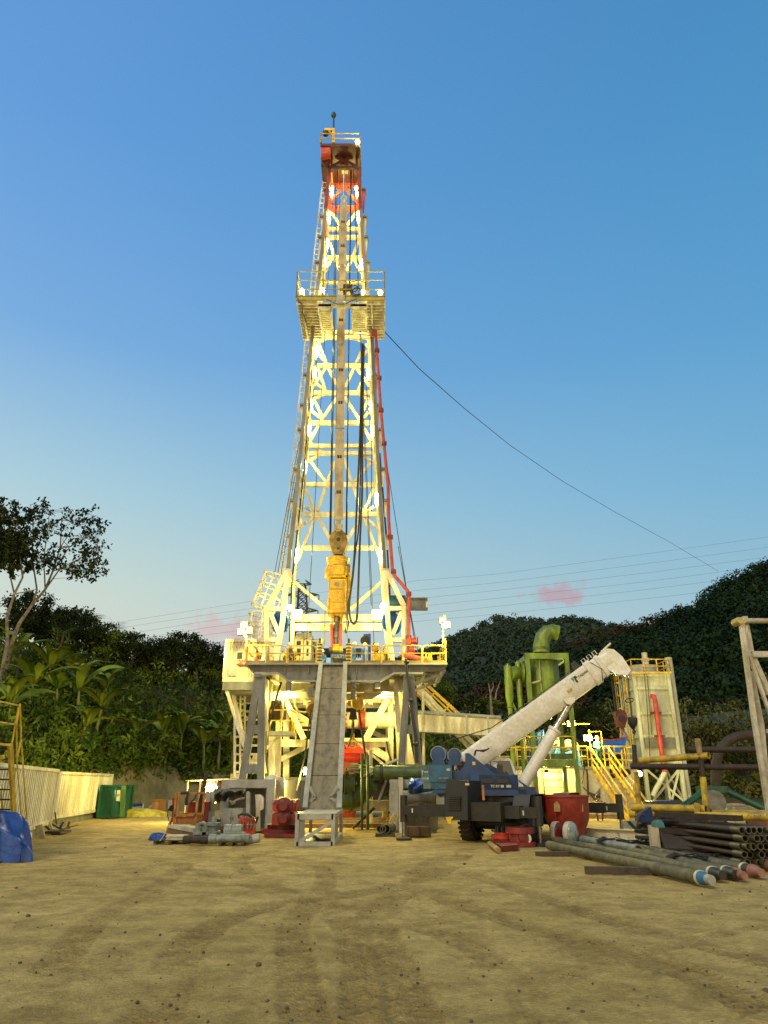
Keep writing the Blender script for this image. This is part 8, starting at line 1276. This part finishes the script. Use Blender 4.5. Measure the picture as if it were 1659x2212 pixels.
# drill pipes lying on the ground
PL = [((1186, 1828), (1512, 1899), .135, PIPE, 'blue', 'long muddy drill pipe with a blue thread cap, nearest in the row'), ((1202, 1818), (1538, 1889), .135, PIPE, 'black', 'second muddy drill pipe in the row, with a black cap'), ((1245, 1814), (1568, 1887), .13, PIPE, 'black', 'third muddy drill pipe in the row, black capped'), ((1290, 1818), (1588, 1890), .12, PIPE, 'pink', 'muddy drill pipe with a pinkish cap set back between black capped ones'), ((1340, 1826), (1608, 1880), .13, PIPE, 'black', 'black capped muddy drill pipe right of the pinkish one'), ((1400, 1830), (1626, 1884), .13, RUST, 'pink', 'rust brown drill pipe with a big pink cap at the right of the row'), ((1430, 1826), (1672, 1874), .13, mat('rusty_brown_pipe', (.2, .12, .05), .6, dirt=(.1, .06, .03), amt=.5), None, 'ochre brown drill pipe at the far right of the row')]
for (q0, q1, r_, m, cap, lab) in PL:
    a, b2 = SG('D', *q0, r_), SG('D', *q1, r_); a.z = b2.z = r_ + .03; r = thing('drill_pipe', lab, 'pipe', a, group='long drill pipes lying in a row'); d = (b2 - a).normalized(); L = (b2 - a).length; b_ = MB(); b_.lathe(a, d, [(0, r_ * .8), (.01, r_ * .95), (.4, r_), (.45, r_ * .86), (L * .33, r_ * .86), (L * .335, r_), (L * .37, r_), (L * .375, r_ * .86), (L * .78, r_ * .86), (L * .785, r_), (L * .82, r_), (L * .825, r_ * .9), (L - .06, r_), (L, r_ * .96)], 18); b_.build('tube', m, r)
    if cap: cm = dict(blue=mat('cap_blue', (.03, .17, .34), .5), black=BLACK, pink=mat('cap_pink', (.32, .14, .10), .7, dirt=(.16, .08, .06), amt=.5, scale=6))[cap]; b_ = MB(); b_.lathe(b2, d, [(.0, r_ * 1.08), (.07, r_ * 1.08)], 18); b_.build('ring', CREAM if cap != 'pink' else cm, r); b_ = MB(); b_.lathe(b2 + d * .072, d, [(0, r_ * .98), (.12, r_ * .92), (.2, r_ * .72), (.34, r_ * .68), (.34, .03)], 18); b_.build('cap', cm, r)
    if cap == 'blue': b_ = MB(); b_.lathe(b2 + d * .28, d, [(0, r_ * .73), (.14, r_ * .68), (.14, .04)], 18); b_.build('cap_end', LGREY, r)
for lab, c, p0, p1, d0, d1, r_ in (('shorter light grey pipe with a hollow black end lying across the long pipes', 'C8', (325, 825), (725, 895), 25.5, 22.2, .12),): r = thing('grey_pipe', lab, 'pipe', S(c, *p0, d0)); b_ = MB(); a, b2 = S(c, *p0, d0), S(c, *p1, d1); b_.lathe(a, b2 - a, [(0, r_ * .9), (.03, r_ * 1.1), (.3, r_ * 1.1), (.32, r_ * .95), ((b2 - a).length - .02, r_), ((b2 - a).length, r_ * .95)], 16); b_.build('tube', GPIPE, r); b_ = MB(); b_.cyl(b2 + (b2 - a).normalized() * .003, b2 + (b2 - a).normalized() * .02, r_ * .75, n=16); b_.build('bore', BLACK, r)
for lab, c, x, y, d, sx, n in (('black wire rope coil tossed over the drill pipes', 'F1', 640, 650, 19.6, .62, 7), ('black hose coil on the pipes behind the wire rope', 'F1', 560, 450, 22.2, .6, 5), ('black cable loops on the pale pipe near the square post', 'C8', 640, 840, 24, .8, 5)):
    o = S(c, x, y, d); r = thing('wire_coil', lab, 'wire rope', o); b_ = MB()
    for i in range(n): q_ = rnd.uniform(.8, 1.05) * sx; b_.tube([o + Vector((q_ * math.cos(t_) + rnd.uniform(-.05, .05), .3 * math.sin(t_) * q_, .06 * math.sin(t_ * 2 + i) + rnd.uniform(-.03, .05))) for t_ in np.linspace(0, 6.28, 18)], .014, 5)
    b_.tube([o + Vector((-sx - .1, 0, 0)), o + Vector((-sx + .1, -.05, .1)), o + Vector((-sx + .3, 0, .02))], .06, 6); b_.build('strands', CABLE, r)
# stack of drill pipe with ringed ends on the right edge
nst = 0
for row in range(5):
    for k_ in range(9):
        v = 1864 - row * 17.5; u = 1604 + k_ * 12.5 + (row % 2) * 5 + rnd.uniform(-2, 2); yv = 18.8 + k_ * .02 + rnd.uniform(-.15, .2); p = S('D', u, v, yv); lab = 'ringed end drill pipe in the dark stack at the right edge'
        d = Vector((-.1, .995, 0)); r = thing('stacked_pipe', lab, 'pipe', p, group='stacked drill pipes at the right edge'); b_ = MB(); b_.tube([p + d * .3, p + d * 6], .055, 9); b_.build('tube', RUST, r); b_ = MB(); b_.pipe(p, p + d * .42, .083, .02, 14); b_.build('ringed_end', mat('dull_ring_steel', (.11, .1, .06), .5, .3), r)
for i, (z, y0) in enumerate(((.16, 19.3), (.7, 19.4), (1.12, 19.5))): a, b2 = S('F1', 150, 560 - i * 150, 22.8), S('F1', 1290, 600 - i * 140, 20.2); a.z = b2.z = z; r = thing('rack_beam', ['lowest dark rail under the pipe stack', 'middle dark rail of the pipe stack', 'topmost dark rail of the pipe stack'][i], 'rail'); r.location = a; b_ = MB(); b_.bar(a, b2, .3, .14); b_.build('beam', RUST, r)
for i in range(7): a, b2 = S('F1', 150 + i * 12, 300 + i * 34, 22.6 - i * .12), S('F1', 1250, 310 + i * 40, 21 - i * .12); r = thing('dark_pipe', 'dark rusty pipe lying in the low pile left of the ringed stack', 'pipe', a, group='dark pipes in the low pile'); b_ = MB(); b_.tube([a, b2], .075, 9); b_.build('tube', RUST, r)
# yellow pipe barrier
def post(lab, c, pts, d, r_, m, cat='post', nm='barrier_post'): r = thing(nm, lab, cat, S(c, *pts[-1], d)); b_ = MB(); P = [S(c, *p, d) for p in pts]; b_.tube(P, r_, 12); b_.build('pipe', m, r); return r
def hole(r, p, ax, r_): b_ = MB(); b_.cyl(p, p + Vector(ax) * .02, r_, n=16); b_.build('bore', BLACK, r)
po = post('leaning post, rusty on top and yellow below, holding the pipe barrier', 'E8', [(740, 1520), (770, 1750)], 22.4, .075, RUST); b_ = MB(); b_.tube([S('E8', 767, 1740, 22.4), S('E8', 805, 2100, 22.4), S('E8', 812, 2380, 22.4)], .09, 12); b_.build('yellow_sleeve', YDARK, po); b_ = MB(); b_.tube([S('E8', 712, 1362, 22.38), S('E8', 738, 1520, 22.38)], .085, 12); b_.build('tan_sleeve', mat('tan_rust', (.3, .2, .1), .7, dirt=(.12, .07, .04), amt=.5), po)
po = post('dark topped yellow post at the left end of the pipe barrier', 'E8', [(88, 1425), (100, 1650)], 24, .075, RUST); b_ = MB(); b_.tube([S('E8', 112, 1690, 24), S('E8', 135, 2010, 24), S('E8', 138, 2200, 24)], .085, 12); b_.build('yellow_sleeve', YDARK, po)
for lab, p0, p1, d0, d1, r_, m in (('upper yellow barrier pipe sloping up to the rusty topped post', (125, 1582), (825, 1528), 24.2, 22.2, .095, YDARK), ('long dark pipe lying level through the middle of the barrier', (60, 1635), (1420, 1648), 23.8, 21.4, .09, RUST), ('dark pipe lying level at the top of the barrier', (628, 1470), (1420, 1474), 22.6, 21.4, .09, RUST), ('lower yellow barrier pipe ending open just above the others', (75, 2040), (800, 2058), 24, 22, .11, YDARK), ('yellow barrier pipe half hidden behind the lower one', (50, 2100), (760, 2110), 24.6, 23.2, .11, YDARK), ('yellow barrier pipe running out of frame at the right', (690, 2124), (1420, 2130), 22, 21.2, .11, YDARK), ('thin yellow pipe behind the barrier at the right', (860, 2085), (1420, 2085), 24, 23, .06, YDARK)):
    a, b2 = S('E8', *p0, d0), S('E8', *p1, d1); r = thing('barrier_pipe', lab, 'pipe', a); b_ = MB(); b_.pipe(a, b2, r_, .02, 18); b_.build('tube', m, r); ax = (b2 - a).normalized()
    if m is YDARK and r_ > .1: b_ = MB(); [b_.cyl(a.lerp(b2, f) + Vector((0, -r_ - .002, .02)), a.lerp(b2, f) + Vector((0, -r_ + .02, .02)), .03, n=8) for f in np.linspace(.06, .95, 12)]; b_.build('drilled_hole', RUST, r)
for x in (705, 120): post('short yellow stub post on the lower barrier pipe, ' + ('right one' if x > 500 else 'left one'), 'E8', [(x, 1995), (x + 6, 2120)], 22 if x > 500 else 24, .08, YDARK, nm='stub_post')
# green tripod with gooseneck
tp = thing('green_tripod', 'dark green braced stand over a grey hub behind the yellow barrier', 'stand', S('E8', 890, 2200, 25)); GT = mat('tripod_green', (.02, .1, .03), .45, dirt=(.012, .05, .018), amt=.4); b_ = MB()
for p0, p1 in (((770, 1890), (340, 2190)), ((985, 1870), (1420, 2080))): b_.tube([S('E8', *p0, 25), S('E8', *p1, 24)], .1, 14)
b_.build('leg', GT, tp); b_ = MB(); bx(b_, 'E8', 800, 1005, 1832, 1895, 24.8, 25.6); b_.build('top_beam', GT, tp); b_ = MB(); a = S('E8', 900, 1985, 24.6); b_.lathe(a, (0, 1, 0), [(0, .08), (0, .3), (.05, .34), (.3, .36)], 26); bx(b_, 'E8', 860, 960, 2090, 2300, 25, 25.3); b_.build('hub', mat('grey_hub', (.2, .19, .16), .6, dirt=(.1, .09, .07), amt=.5), tp)
gn_ = thing('gooseneck_pipe', 'big dark curved gooseneck pipe rising from the green stand', 'pipe', S('E8', 890, 1840, 25)); Pg = [S('E8', *p, 25.2) for p in ((892, 1840), (893, 1700), (898, 1600), (920, 1510), (960, 1440), (1020, 1385), (1100, 1345), (1190, 1330), (1290, 1332), (1420, 1350))]; b_ = MB(); b_.tube(Pg, .155, 18); b_.build('pipe', RUST, gn_)
# white A-frame at the right edge
af = thing('white_a_frame', 'large dusty white steel A frame cut off by the right edge', 'steel frame', S('E8', 1390, 2000, 20)); AW = mat('dusty_white_frame', (.5, .47, .39), .55, dirt=(.3, .26, .18), amt=.4, scale=2); b_ = MB(); segs(b_, 'E8', [[(1140, 205), (1270, 1180), (1420, 2120)]], 20, .1, .14); b_.build('front_leg', AW, af); b_ = MB(); segs(b_, 'E8', [[(1172, 165), (1236, 520), (1420, 930)]], 20.3, .13, .16); b_.build('rear_leg', AW, af); b_ = MB(); segs(b_, 'E8', [[(1205, 500), (1430, 1140)]], 20, .07, .1); segs(b_, 'E8', [[(1235, 700), (1340, 1230), (1400, 1900)]], 20.25, .13, .1); b_.build('inner_brace', AW, af)
b_ = MB(); b_.cyl(S('E8', 1180, 204, 20.1), S('E8', 1500, 206, 20.1), .075, n=16); b_.build('top_tube', AW, af); b_ = MB(); b_.bar(S('E8', 1250, 535, 20.2), S('E8', 1500, 535, 20.2), .14, .16); b_.bar(S('E8', 1390, 1290, 20.2), S('E8', 1500, 1290, 20.2), .1, .1); b_.build('cross_beam', AW, af); b_ = MB(); a = S('E8', 1128, 205, 19.9); b_.lathe(a, (0, 1, 0), [(-.06, .09), (0, .11), (.3, .11)], 20); b_.build('pin_end', mat('ochre_disc', (.5, .42, .12), .5), af); b_ = MB(); b_.prism([S('E8', *p, 19.95) for p in ((1185, 255), (1205, 250), (1210, 300), (1195, 325), (1185, 300))], (0, .1, 0)); b_.build('lug', AW, af)
# odds and ends at the right
tb2 = thing('hung_tarp', 'dark blue cloth hung over a small barrow frame by the barrier', 'cloth', S('C8', 780, 690, 23)); b_ = MB(); b_.prism([S('C8', *p, 22.9) for p in ((815, 588), (830, 640), (825, 700), (760, 705), (720, 690), (735, 640))], (0, .25, 0)); b_.build('cloth', mat('dark_blue_cloth', (.012, .03, .12), .7, bump=.5, bscale=9), tb2); b_ = MB(); b_.tube([S('C8', *p, 22.7) for p in ((710, 752), (730, 660), (745, 645), (770, 645), (780, 670))], .03, 7); b_.build('handle', BLACK, tb2)
for lab, q_, d, m in (('white and dark green chevron painted plate behind the I beam', ((628, 690), (838, 690), (838, 760), (628, 745)), 24.4, LGREY), ('dark panel with a big pale letter leaning behind the green leg', ((900, 672), (1085, 660), (1085, 750), (880, 755)), 24.2, mat('dark_sign_panel', (.05, .045, .03), .6)), ('rust red steel plate edge at the right', ((1490, 638), (1659, 655), (1659, 735), (1525, 735)), 22, mat('rust_plate', (.16, .06, .03), .7, dirt=(.08, .035, .02), amt=.5))): r = thing('steel_plate', lab, 'plate', S('C8', *q_[3], d)); b_ = MB(); b_.prism([S('C8', *p, d) for p in q_], (0, .12, 0)); o = b_.build('plate', m, r); 
bpy.data.objects['steel_plate']; b_ = MB(); [b_.prism([S('C8', *p, 24.38) for p in q_], (0, .015, 0)) for q_ in (((640, 692), (668, 692), (720, 748), (690, 748)), ((745, 692), (790, 692), (740, 750), (705, 750)))]; b_.build('chevron', mat('dark_chevron', (.02, .05, .03), .6), bpy.data.objects['steel_plate'])
text('N', .75, S('C8', 905, 748, 24.16), frame_rot((1, 0, 0), U), LGREY, bpy.data.objects['steel_plate.001'], bold=.03); text('E', .6, S('C8', 1052, 746, 24.16), frame_rot((1, 0, 0), U), LGREY, bpy.data.objects['steel_plate.001'], bold=.02)
for lab, c, x, y, d, sx, h, m in (('orange tarpaulin crumpled over the dark pipes', 'F1', 690, 262, 22.6, .95, .3, mat('faded_orange_tarp', (.5, .14, .07), .7, bump=.5, bscale=8)), ('dark bundle lying behind the orange tarpaulin', 'F1', 950, 250, 22.9, .5, .28, BLACK), ('grey and teal rag bunched on top of the square post', 'C8', 865, 715, 20.6, .13, .16, mat('teal_rag', (.06, .16, .14), .8))): p = S(c, x, y, d); r = thing('rag_heap', lab, 'heap', p); b_ = lump(0, 0, sx, .35, h, int(x), .2, 22, 9); b_.v = [(v[0] + p.x, v[1] + p.y, v[2] + p.z - h * .5) for v in b_.v]; b_.build('cloth', m, r)
bdr = thing('blue_tank', 'low dark blue tank standing behind the yellow barrier near the tower tank', 'tank', S('C8', 920, 575, 34)); b_ = MB(); bx(b_, 'C8', 835, 1000, 552, 640, 34, 35.2); b_.build('body', mat('navy_drum_paint', (.01, .02, .11)), bdr); b_ = MB(); bx(b_, 'C8', 860, 990, 546, 553, 34.1, 35); b_.build('lid', BLUE, bdr)
for i in range(5): p = S('C8', 1040 + i * 70, 735, 26 + (i % 2)); r = thing('scrap_box', ['rusty low bin under the yellow barrier, leftmost of the row', 'pale low crate right of the rusty bin', 'dark low bin in the middle of the row under the barrier', 'small pale drum at the right under the barrier', 'dark rimmed tyre shape at the right end of the row'][i], ['bin', 'crate', 'bin', 'drum', 'tyre'][i], (p.x, p.y, 0)); b_ = MB(); zt = S('C8', 1040, 690, 26).z * (.9 + .2 * (i % 3) / 2); (b_.lathe((p.x, p.y, .02), (0, 0, 1), [(0, .34), (zt * .5, .36), (zt * .52, .39), (zt * .55, .36), (zt, .34), (zt, .1)], 16) if i in (1, 3) else (b_.ring((p.x, p.y, .42), .3, .13, (.2, 1, 0), 22, 8) if i == 4 else b_.box(p.x - .4, p.x + .4, p.y, p.y + .6, .02, zt))); b_.build('body', [RUST, LGREY, DWOOD, CREAM, RUBBER][i], r)
gb2 = thing('gear_pile', 'far pile of dim boxes and greenish crates below the right slope', 'crates', S('C8', 1430, 600, 40)); b_ = MB(); bx(b_, 'C8', 1370, 1425, 585, 640, 40, 41); b_.build('green_crate', mat('pale_teal_crate', (.15, .3, .2), .6), gb2); b_ = MB(); bx(b_, 'C8', 1428, 1540, 590, 650, 39.5, 41); bx(b_, 'C8', 1545, 1600, 600, 650, 40, 41); b_.build('grey_crate', GREY, gb2); b_ = MB(); p = S('C8', 1420, 580, 40.2); b_.sph(p, .3, 2, .8, .4); b_.build('sack', mat('tan_sack', (.35, .22, .14), .8), gb2)
# ================================================================== PYLON, WIRES
py = thing('transmission_tower', 'dark lattice power line tower far behind the mast', 'pylon', (xat(655, 1400, 220), 220, 30)); YP = 220.; b_ = MB(); PR = [(1250, 6, 4), (1280, 11, 6), (1320, 12, 8), (1350, 15, 11), (1400, 26, 22), (1440, 34, 30)]
def pp4(v, hw): c = S('D', 653, v, YP); k_ = hw * .125; return [c + Vector((sx * k_, sy * k_, 0)) for sx, sy in ((-1, -1), (1, -1), (1, 1), (-1, 1))]
lev = [(1262, 7), (1275, 9.5), (1290, 10.5), (1305, 11.5), (1320, 12), (1337, 14), (1355, 17), (1375, 22), (1400, 28), (1430, 34)]
for (v0, h0), (v1, h1) in zip(lev, lev[1:]):
    A, B_ = pp4(v0, h0), pp4(v1, h1)
    for i in range(4): j = (i + 1) % 4; b_.bar(A[i], B_[i], .34); b_.bar(A[i], B_[j], .2); b_.bar(A[j], B_[i], .2); b_.bar(A[i], A[j], .2)
b_.build('lattice_body', BLACK, py)
ARM = [(1258, 35, 20), (1283, 36, 36), (1317, 36, 34), (1348, 34, 32)]; tips = []
for v, wl2, wr in ARM:
    b_ = MB(); c0 = S('D', 653, v, YP)
    for sx, wd in ((-1, wl2), (1, wr)): tip = S('D', 653 + sx * wd, v + (2 if v > 1260 else 4), YP); tips.append(tip); q_ = pp4(v + 5, 9); q2 = pp4(v - 4, 8); ii_ = (1, 2) if sx > 0 else (0, 3); [b_.bar(q_[i], tip, .24) for i in ii_]; [b_.bar(q2[i], tip, .2) for i in ii_]; [b_.bar(q_[i].lerp(tip, f), q2[i].lerp(tip, f + .12), .14) for i in ii_ for f in (.2, .45, .7)]
    b_.build('cross_arm', BLACK, py)
for t_ in tips[2:]: b_ = MB(); b_.tube([t_, t_ - U * 2.2], .16, 6); b_.build('insulator', BLACK, py)
WR = [((-60, 1395), (403, 1321), (560, 1296), (905, 1254), (1080, 1239.5), (1400, 1196), (1900, 1126)), ((-60, 1405), (420, 1332), (560, 1312), (905, 1275), (1080, 1258), (1400, 1217), (1900, 1150)), ((-60, 1425), (432, 1344), (560, 1326), (905, 1293), (1080, 1274.7), (1400, 1237), (1900, 1172)), ((-60, 1440), (445, 1356), (560, 1341), (905, 1310), (1080, 1291.8), (1400, 1256), (1900, 1190)), ((-60, 1455), (456, 1370), (560, 1356), (905, 1328), (1080, 1309), (1400, 1273), (1900, 1210)), ((640, 1354), (905, 1342), (1130, 1321), (1436, 1289), (1900, 1230))]
for i, P in enumerate(WR): r = thing('power_line', 'thin grey power line crossing the sky, %s of the bundle' % ['topmost', 'second from the top', 'third from the top', 'third from the bottom', 'second from the bottom', 'lowest'][i], 'wire', S('D', *P[0], 230), group='power lines across the sky'); b_ = MB(); b_.tube([S('D', *p, 230) for p in P], .032, 5); b_.build('wire', mat('grey_wire', (.1, .11, .12), .5), r)
gy = thing('guy_cable', 'long dark cable sagging from the mast to the right hilltop', 'cable', S('D', 818, 700, 38)); b_ = MB(); b_.tube([S('D', *p, d) for p, d in (((760, 640), 38), ((820, 705), 42), ((905, 796), 52), ((1003, 882), 66), ((1102, 962), 82), ((1216, 1040), 100), ((1330, 1107), 120), ((1445, 1170), 145), ((1552, 1234), 172))], .035, 5); b_.build('cable', CABLE, gy)
for i, (p0, p1) in enumerate((((837, 1010), (898, 1400)), ((860, 1180), (905, 1420)))): r = thing('guy_wire', ['thin guy wire slanting down right of the standpipe, the longer one', 'short thin guy wire right of the standpipe'][i], 'wire', S('D', *p1, 41)); b_ = MB(); b_.tube([S('D', *p0, 41), S('D', *p1, 41)], .022, 5); b_.build('wire', CABLE, r)
for i in range(3): r = thing('guy_wire', 'thin wire fanning down outside the left leg of the mast', 'wire', S('D', 590, 1240, 41), group='thin wires left of the mast'); b_ = MB(); b_.tube([S('D', 668 - i * 2, 860, 41), S('D', 606 - i * 7, 1245, 41)], .02, 5); b_.build('wire', CABLE, r)
# ================================================================== PEOPLE
SKIN = mat('skin', (.42, .24, .15), .5, dirt=(.36, .2, .12)); BOOT = mat('work_boot', (.03, .022, .016), .6); HATW = mat('white_hard_hat', (.8, .79, .72), .3); COVB = mat('blue_coverall', (.02, .17, .5), .7, dirt=(.015, .12, .36), amt=.4, scale=8)
def person(lab, loc, rz, cov=COVB, hat=HATW, arms=((.24, .06, 1.15), (.2, .24, 1.0), (-.24, .06, 1.15), (-.2, .22, 1.05)), bend=0., crouch=0., legs=(.04, -.06), stripe=True, hair=None):
    # arms: right elbow, right wrist, left elbow, left wrist; x right, y forward
    V, E, Rr = [], [], []
    def v(p, r, par=None):
        V.append(p); Rr.append(r); 
        if par is not None: E.append((par, len(V) - 1))
        return len(V) - 1
    dz = -crouch; b = bend; f = lambda z: (z - .95) * math.sin(b); g = lambda z: .95 + (z - .95) * math.cos(b) + dz
    pel = v((0, 0, .96 + dz), (.165, .12)); sp = v((0, f(1.18), g(1.18)), (.145, .105), pel); ch = v((0, f(1.36), g(1.36)), (.175, .12), sp); nk = v((0, f(1.5), g(1.5)), (.062, .062), ch); hd = v((0, f(1.6) + .015, g(1.6)), (.082, .095), nk); tp_ = v((0, f(1.71), g(1.71)), (.078, .092), hd)
    v((0, f(1.6) + .115, g(1.6) - .01), (.014, .016), hd)
    for s, el, wr in ((1, arms[0], arms[1]), (-1, arms[2], arms[3])):
        sh = v((s * .2, f(1.42), g(1.42)), (.07, .07), ch); e = v((el[0], el[1] + f(1.4), el[2] + g(1.4) - 1.4), (.05, .05), sh); w_ = v((wr[0], wr[1] + f(1.4), wr[2] + g(1.4) - 1.4), (.033, .028), e); d = (Vector(V[w_]) - Vector(V[e])).normalized(); pm = v(tuple(Vector(V[w_]) + d * .07), (.036, .02), w_); sd = d.cross(Vector((0, 0, 1))).normalized() if abs(d.z) < .9 else Vector((0, 1, 0))
        for k_ in range(4): q_ = Vector(V[pm]) + sd * (k_ - 1.5) * .02 + d * .035; i1 = v(tuple(q_), (.009, .009), pm); v(tuple(q_ + d * (.045 + .01 * (k_ in (1, 2))) + Vector((0, .012, -.012))), (.008, .008), i1)
        v(tuple(Vector(V[w_]) + d * .05 + sd * .05), (.01, .01), w_)
    for s, ly in ((1, legs[0]), (-1, legs[1])):
        hp_ = v((s * .095, 0, .9 + dz), (.095, .1), pel); kn = v((s * (.11 + crouch * .15), ly + crouch * .5, .5 - crouch * .05), (.07, .075), hp_); an_ = v((s * .11, ly * 1.6 - crouch * .1, .1), (.05, .055), kn); v((s * .115, ly * 1.6 + .17 - crouch * .1, .045), (.045, .04), an_)
    me = bpy.data.meshes.new('t'); me.from_pydata(V, E, []); o = bpy.data.objects.new('t', me); COL.objects.link(o); sk_ = o.modifiers.new('s', 'SKIN'); sk_.use_smooth_shade = True; o.modifiers.new('u', 'SUBSURF').levels = 1
    for d, r_ in zip(me.skin_vertices[0].data, Rr): d.radius = r_
    me.skin_vertices[0].data[0].use_root = True; bpy.context.view_layer.update(); m2 = bpy.data.meshes.new_from_object(o.evaluated_get(bpy.context.evaluated_depsgraph_get())); bpy.data.objects.remove(o)
    r = thing('person', lab, 'person', loc, rz); m2.materials.clear(); [m2.materials.append(m) for m in (cov, SKIN, BOOT)]; wz = [Vector(arms[1]), Vector(arms[3])]
    for p in m2.polygons:
        c = p.center; zc = (c.z - dz); head = (c - Vector((0, f(1.62), g(1.62)))).length < .17; hand = any((c - Vector((a[0], a[1] + f(1.4), a[2] + g(1.4) - 1.4))).dot((a - e_).normalized()) > -.0 and (c - Vector((a[0], a[1] + f(1.4), a[2] + g(1.4) - 1.4))).length < .2 for a, e_ in ((Vector(arms[1]), Vector(arms[0])), (Vector(arms[3]), Vector(arms[2]))))
        p.material_index = 1 if head or hand else (2 if c.z < .16 else 0); p.use_smooth = True
    o = bpy.data.objects.new('body', m2); COL.objects.link(o); o.parent = r
    hc = Vector((0, f(1.7), g(1.7))); b_ = MB(); b_.lathe(hc, (0, math.sin(b), math.cos(b)), [(-.02, .175), (-.01, .18), (.0, .13), (.06, .125), (.11, .095), (.14, .05), (.15, .005)], 18); b_.build('hard_hat' if not hair else 'hood', hat, r, W=False)
    b_ = MB()
    for s in (-1, 1): b_.sph((s * .033, f(1.62) + .1, g(1.62) + .01), .013, 1, .6, .7, 6, 5)
    b_.build('eyes', BLACK, r, W=False)
    if stripe: b_ = MB(); b_.ring((0, f(1.2), g(1.2)), .15, .012, (0, math.sin(b), math.cos(b)), 16, 4); b_.build('reflective_band', mat('reflective_tape', (.7, .68, .5), .4), r, W=False)
    return r
p = S('E1', 1400, 800, 42.6); person('man in blue coveralls and white hard hat bending over beside the V door', (p.x, 42.6, FZ + .05), R(150), bend=.35)
p = S('E2', 275, 600, 40.2); person('man in blue coveralls and white hard hat, left of the one at the blue panel', (p.x, 40.2, FZ + .01), R(80), arms=((.25, -.02, 1.12), (.22, .16, 1.02), (-.25, .0, 1.12), (-.2, .2, 1.05)))
p = S('E2', 430, 600, 40.4); person('man in blue coveralls and white hard hat standing before the tall blue panel', (p.x, 40.4, FZ + .01), R(60))
p = S('E1', 825, 700, 40.3); person('man in a white hard hat half hidden behind the yellow machines at the driller cabin', (p.x, 40.3, FZ + .01), R(-120), cov=mat('dark_coverall', (.05, .06, .08), .8))
p = S('E1', 885, 540, 43.0); person('man in a white hard hat standing at the driller cabin door', (p.x, 43., FZ + .25), R(180), cov=mat('cream_coverall', (.5, .48, .36), .8))
HG = mat('green_hard_hat', (.05, .4, .16), .35); p = S('C5', 216, 790, 47.5); person('man in blue coveralls and a green hard hat on the stairs right of the rig', (p.x, 47.5, p.z), R(-60), hat=HG)
zst = zd - .02; p = S('E5', 1365, 680, 46.2); person('man in teal coveralls and a white hard hat standing on the yellow tank stairs', (p.x, 46.25, zst), R(170), cov=mat('teal_coverall', (.012, .13, .14), .75, dirt=(.008, .05, .06), amt=.4, scale=6), arms=((.27, .06, 1.16), (.08, .26, 1.12), (-.27, .06, 1.16), (-.05, .28, 1.1)))
p = SG('E5', 1350, 1240); person('crouching worker in red coveralls and a dark hood by the foot of the tank', (S('E5', 1350, 1150, 43.).x, 43., 0.), R(160), cov=RED, hat=BLACK, crouch=.42, bend=.25, legs=(.12, .02), hair=1)
p = S('E5', 510, 450, 47); person('man in dark blue work clothes standing on the mud tank behind the green legs', (p.x, 47., zd), R(200), cov=mat('navy_coverall', (.01, .035, .12), .8))
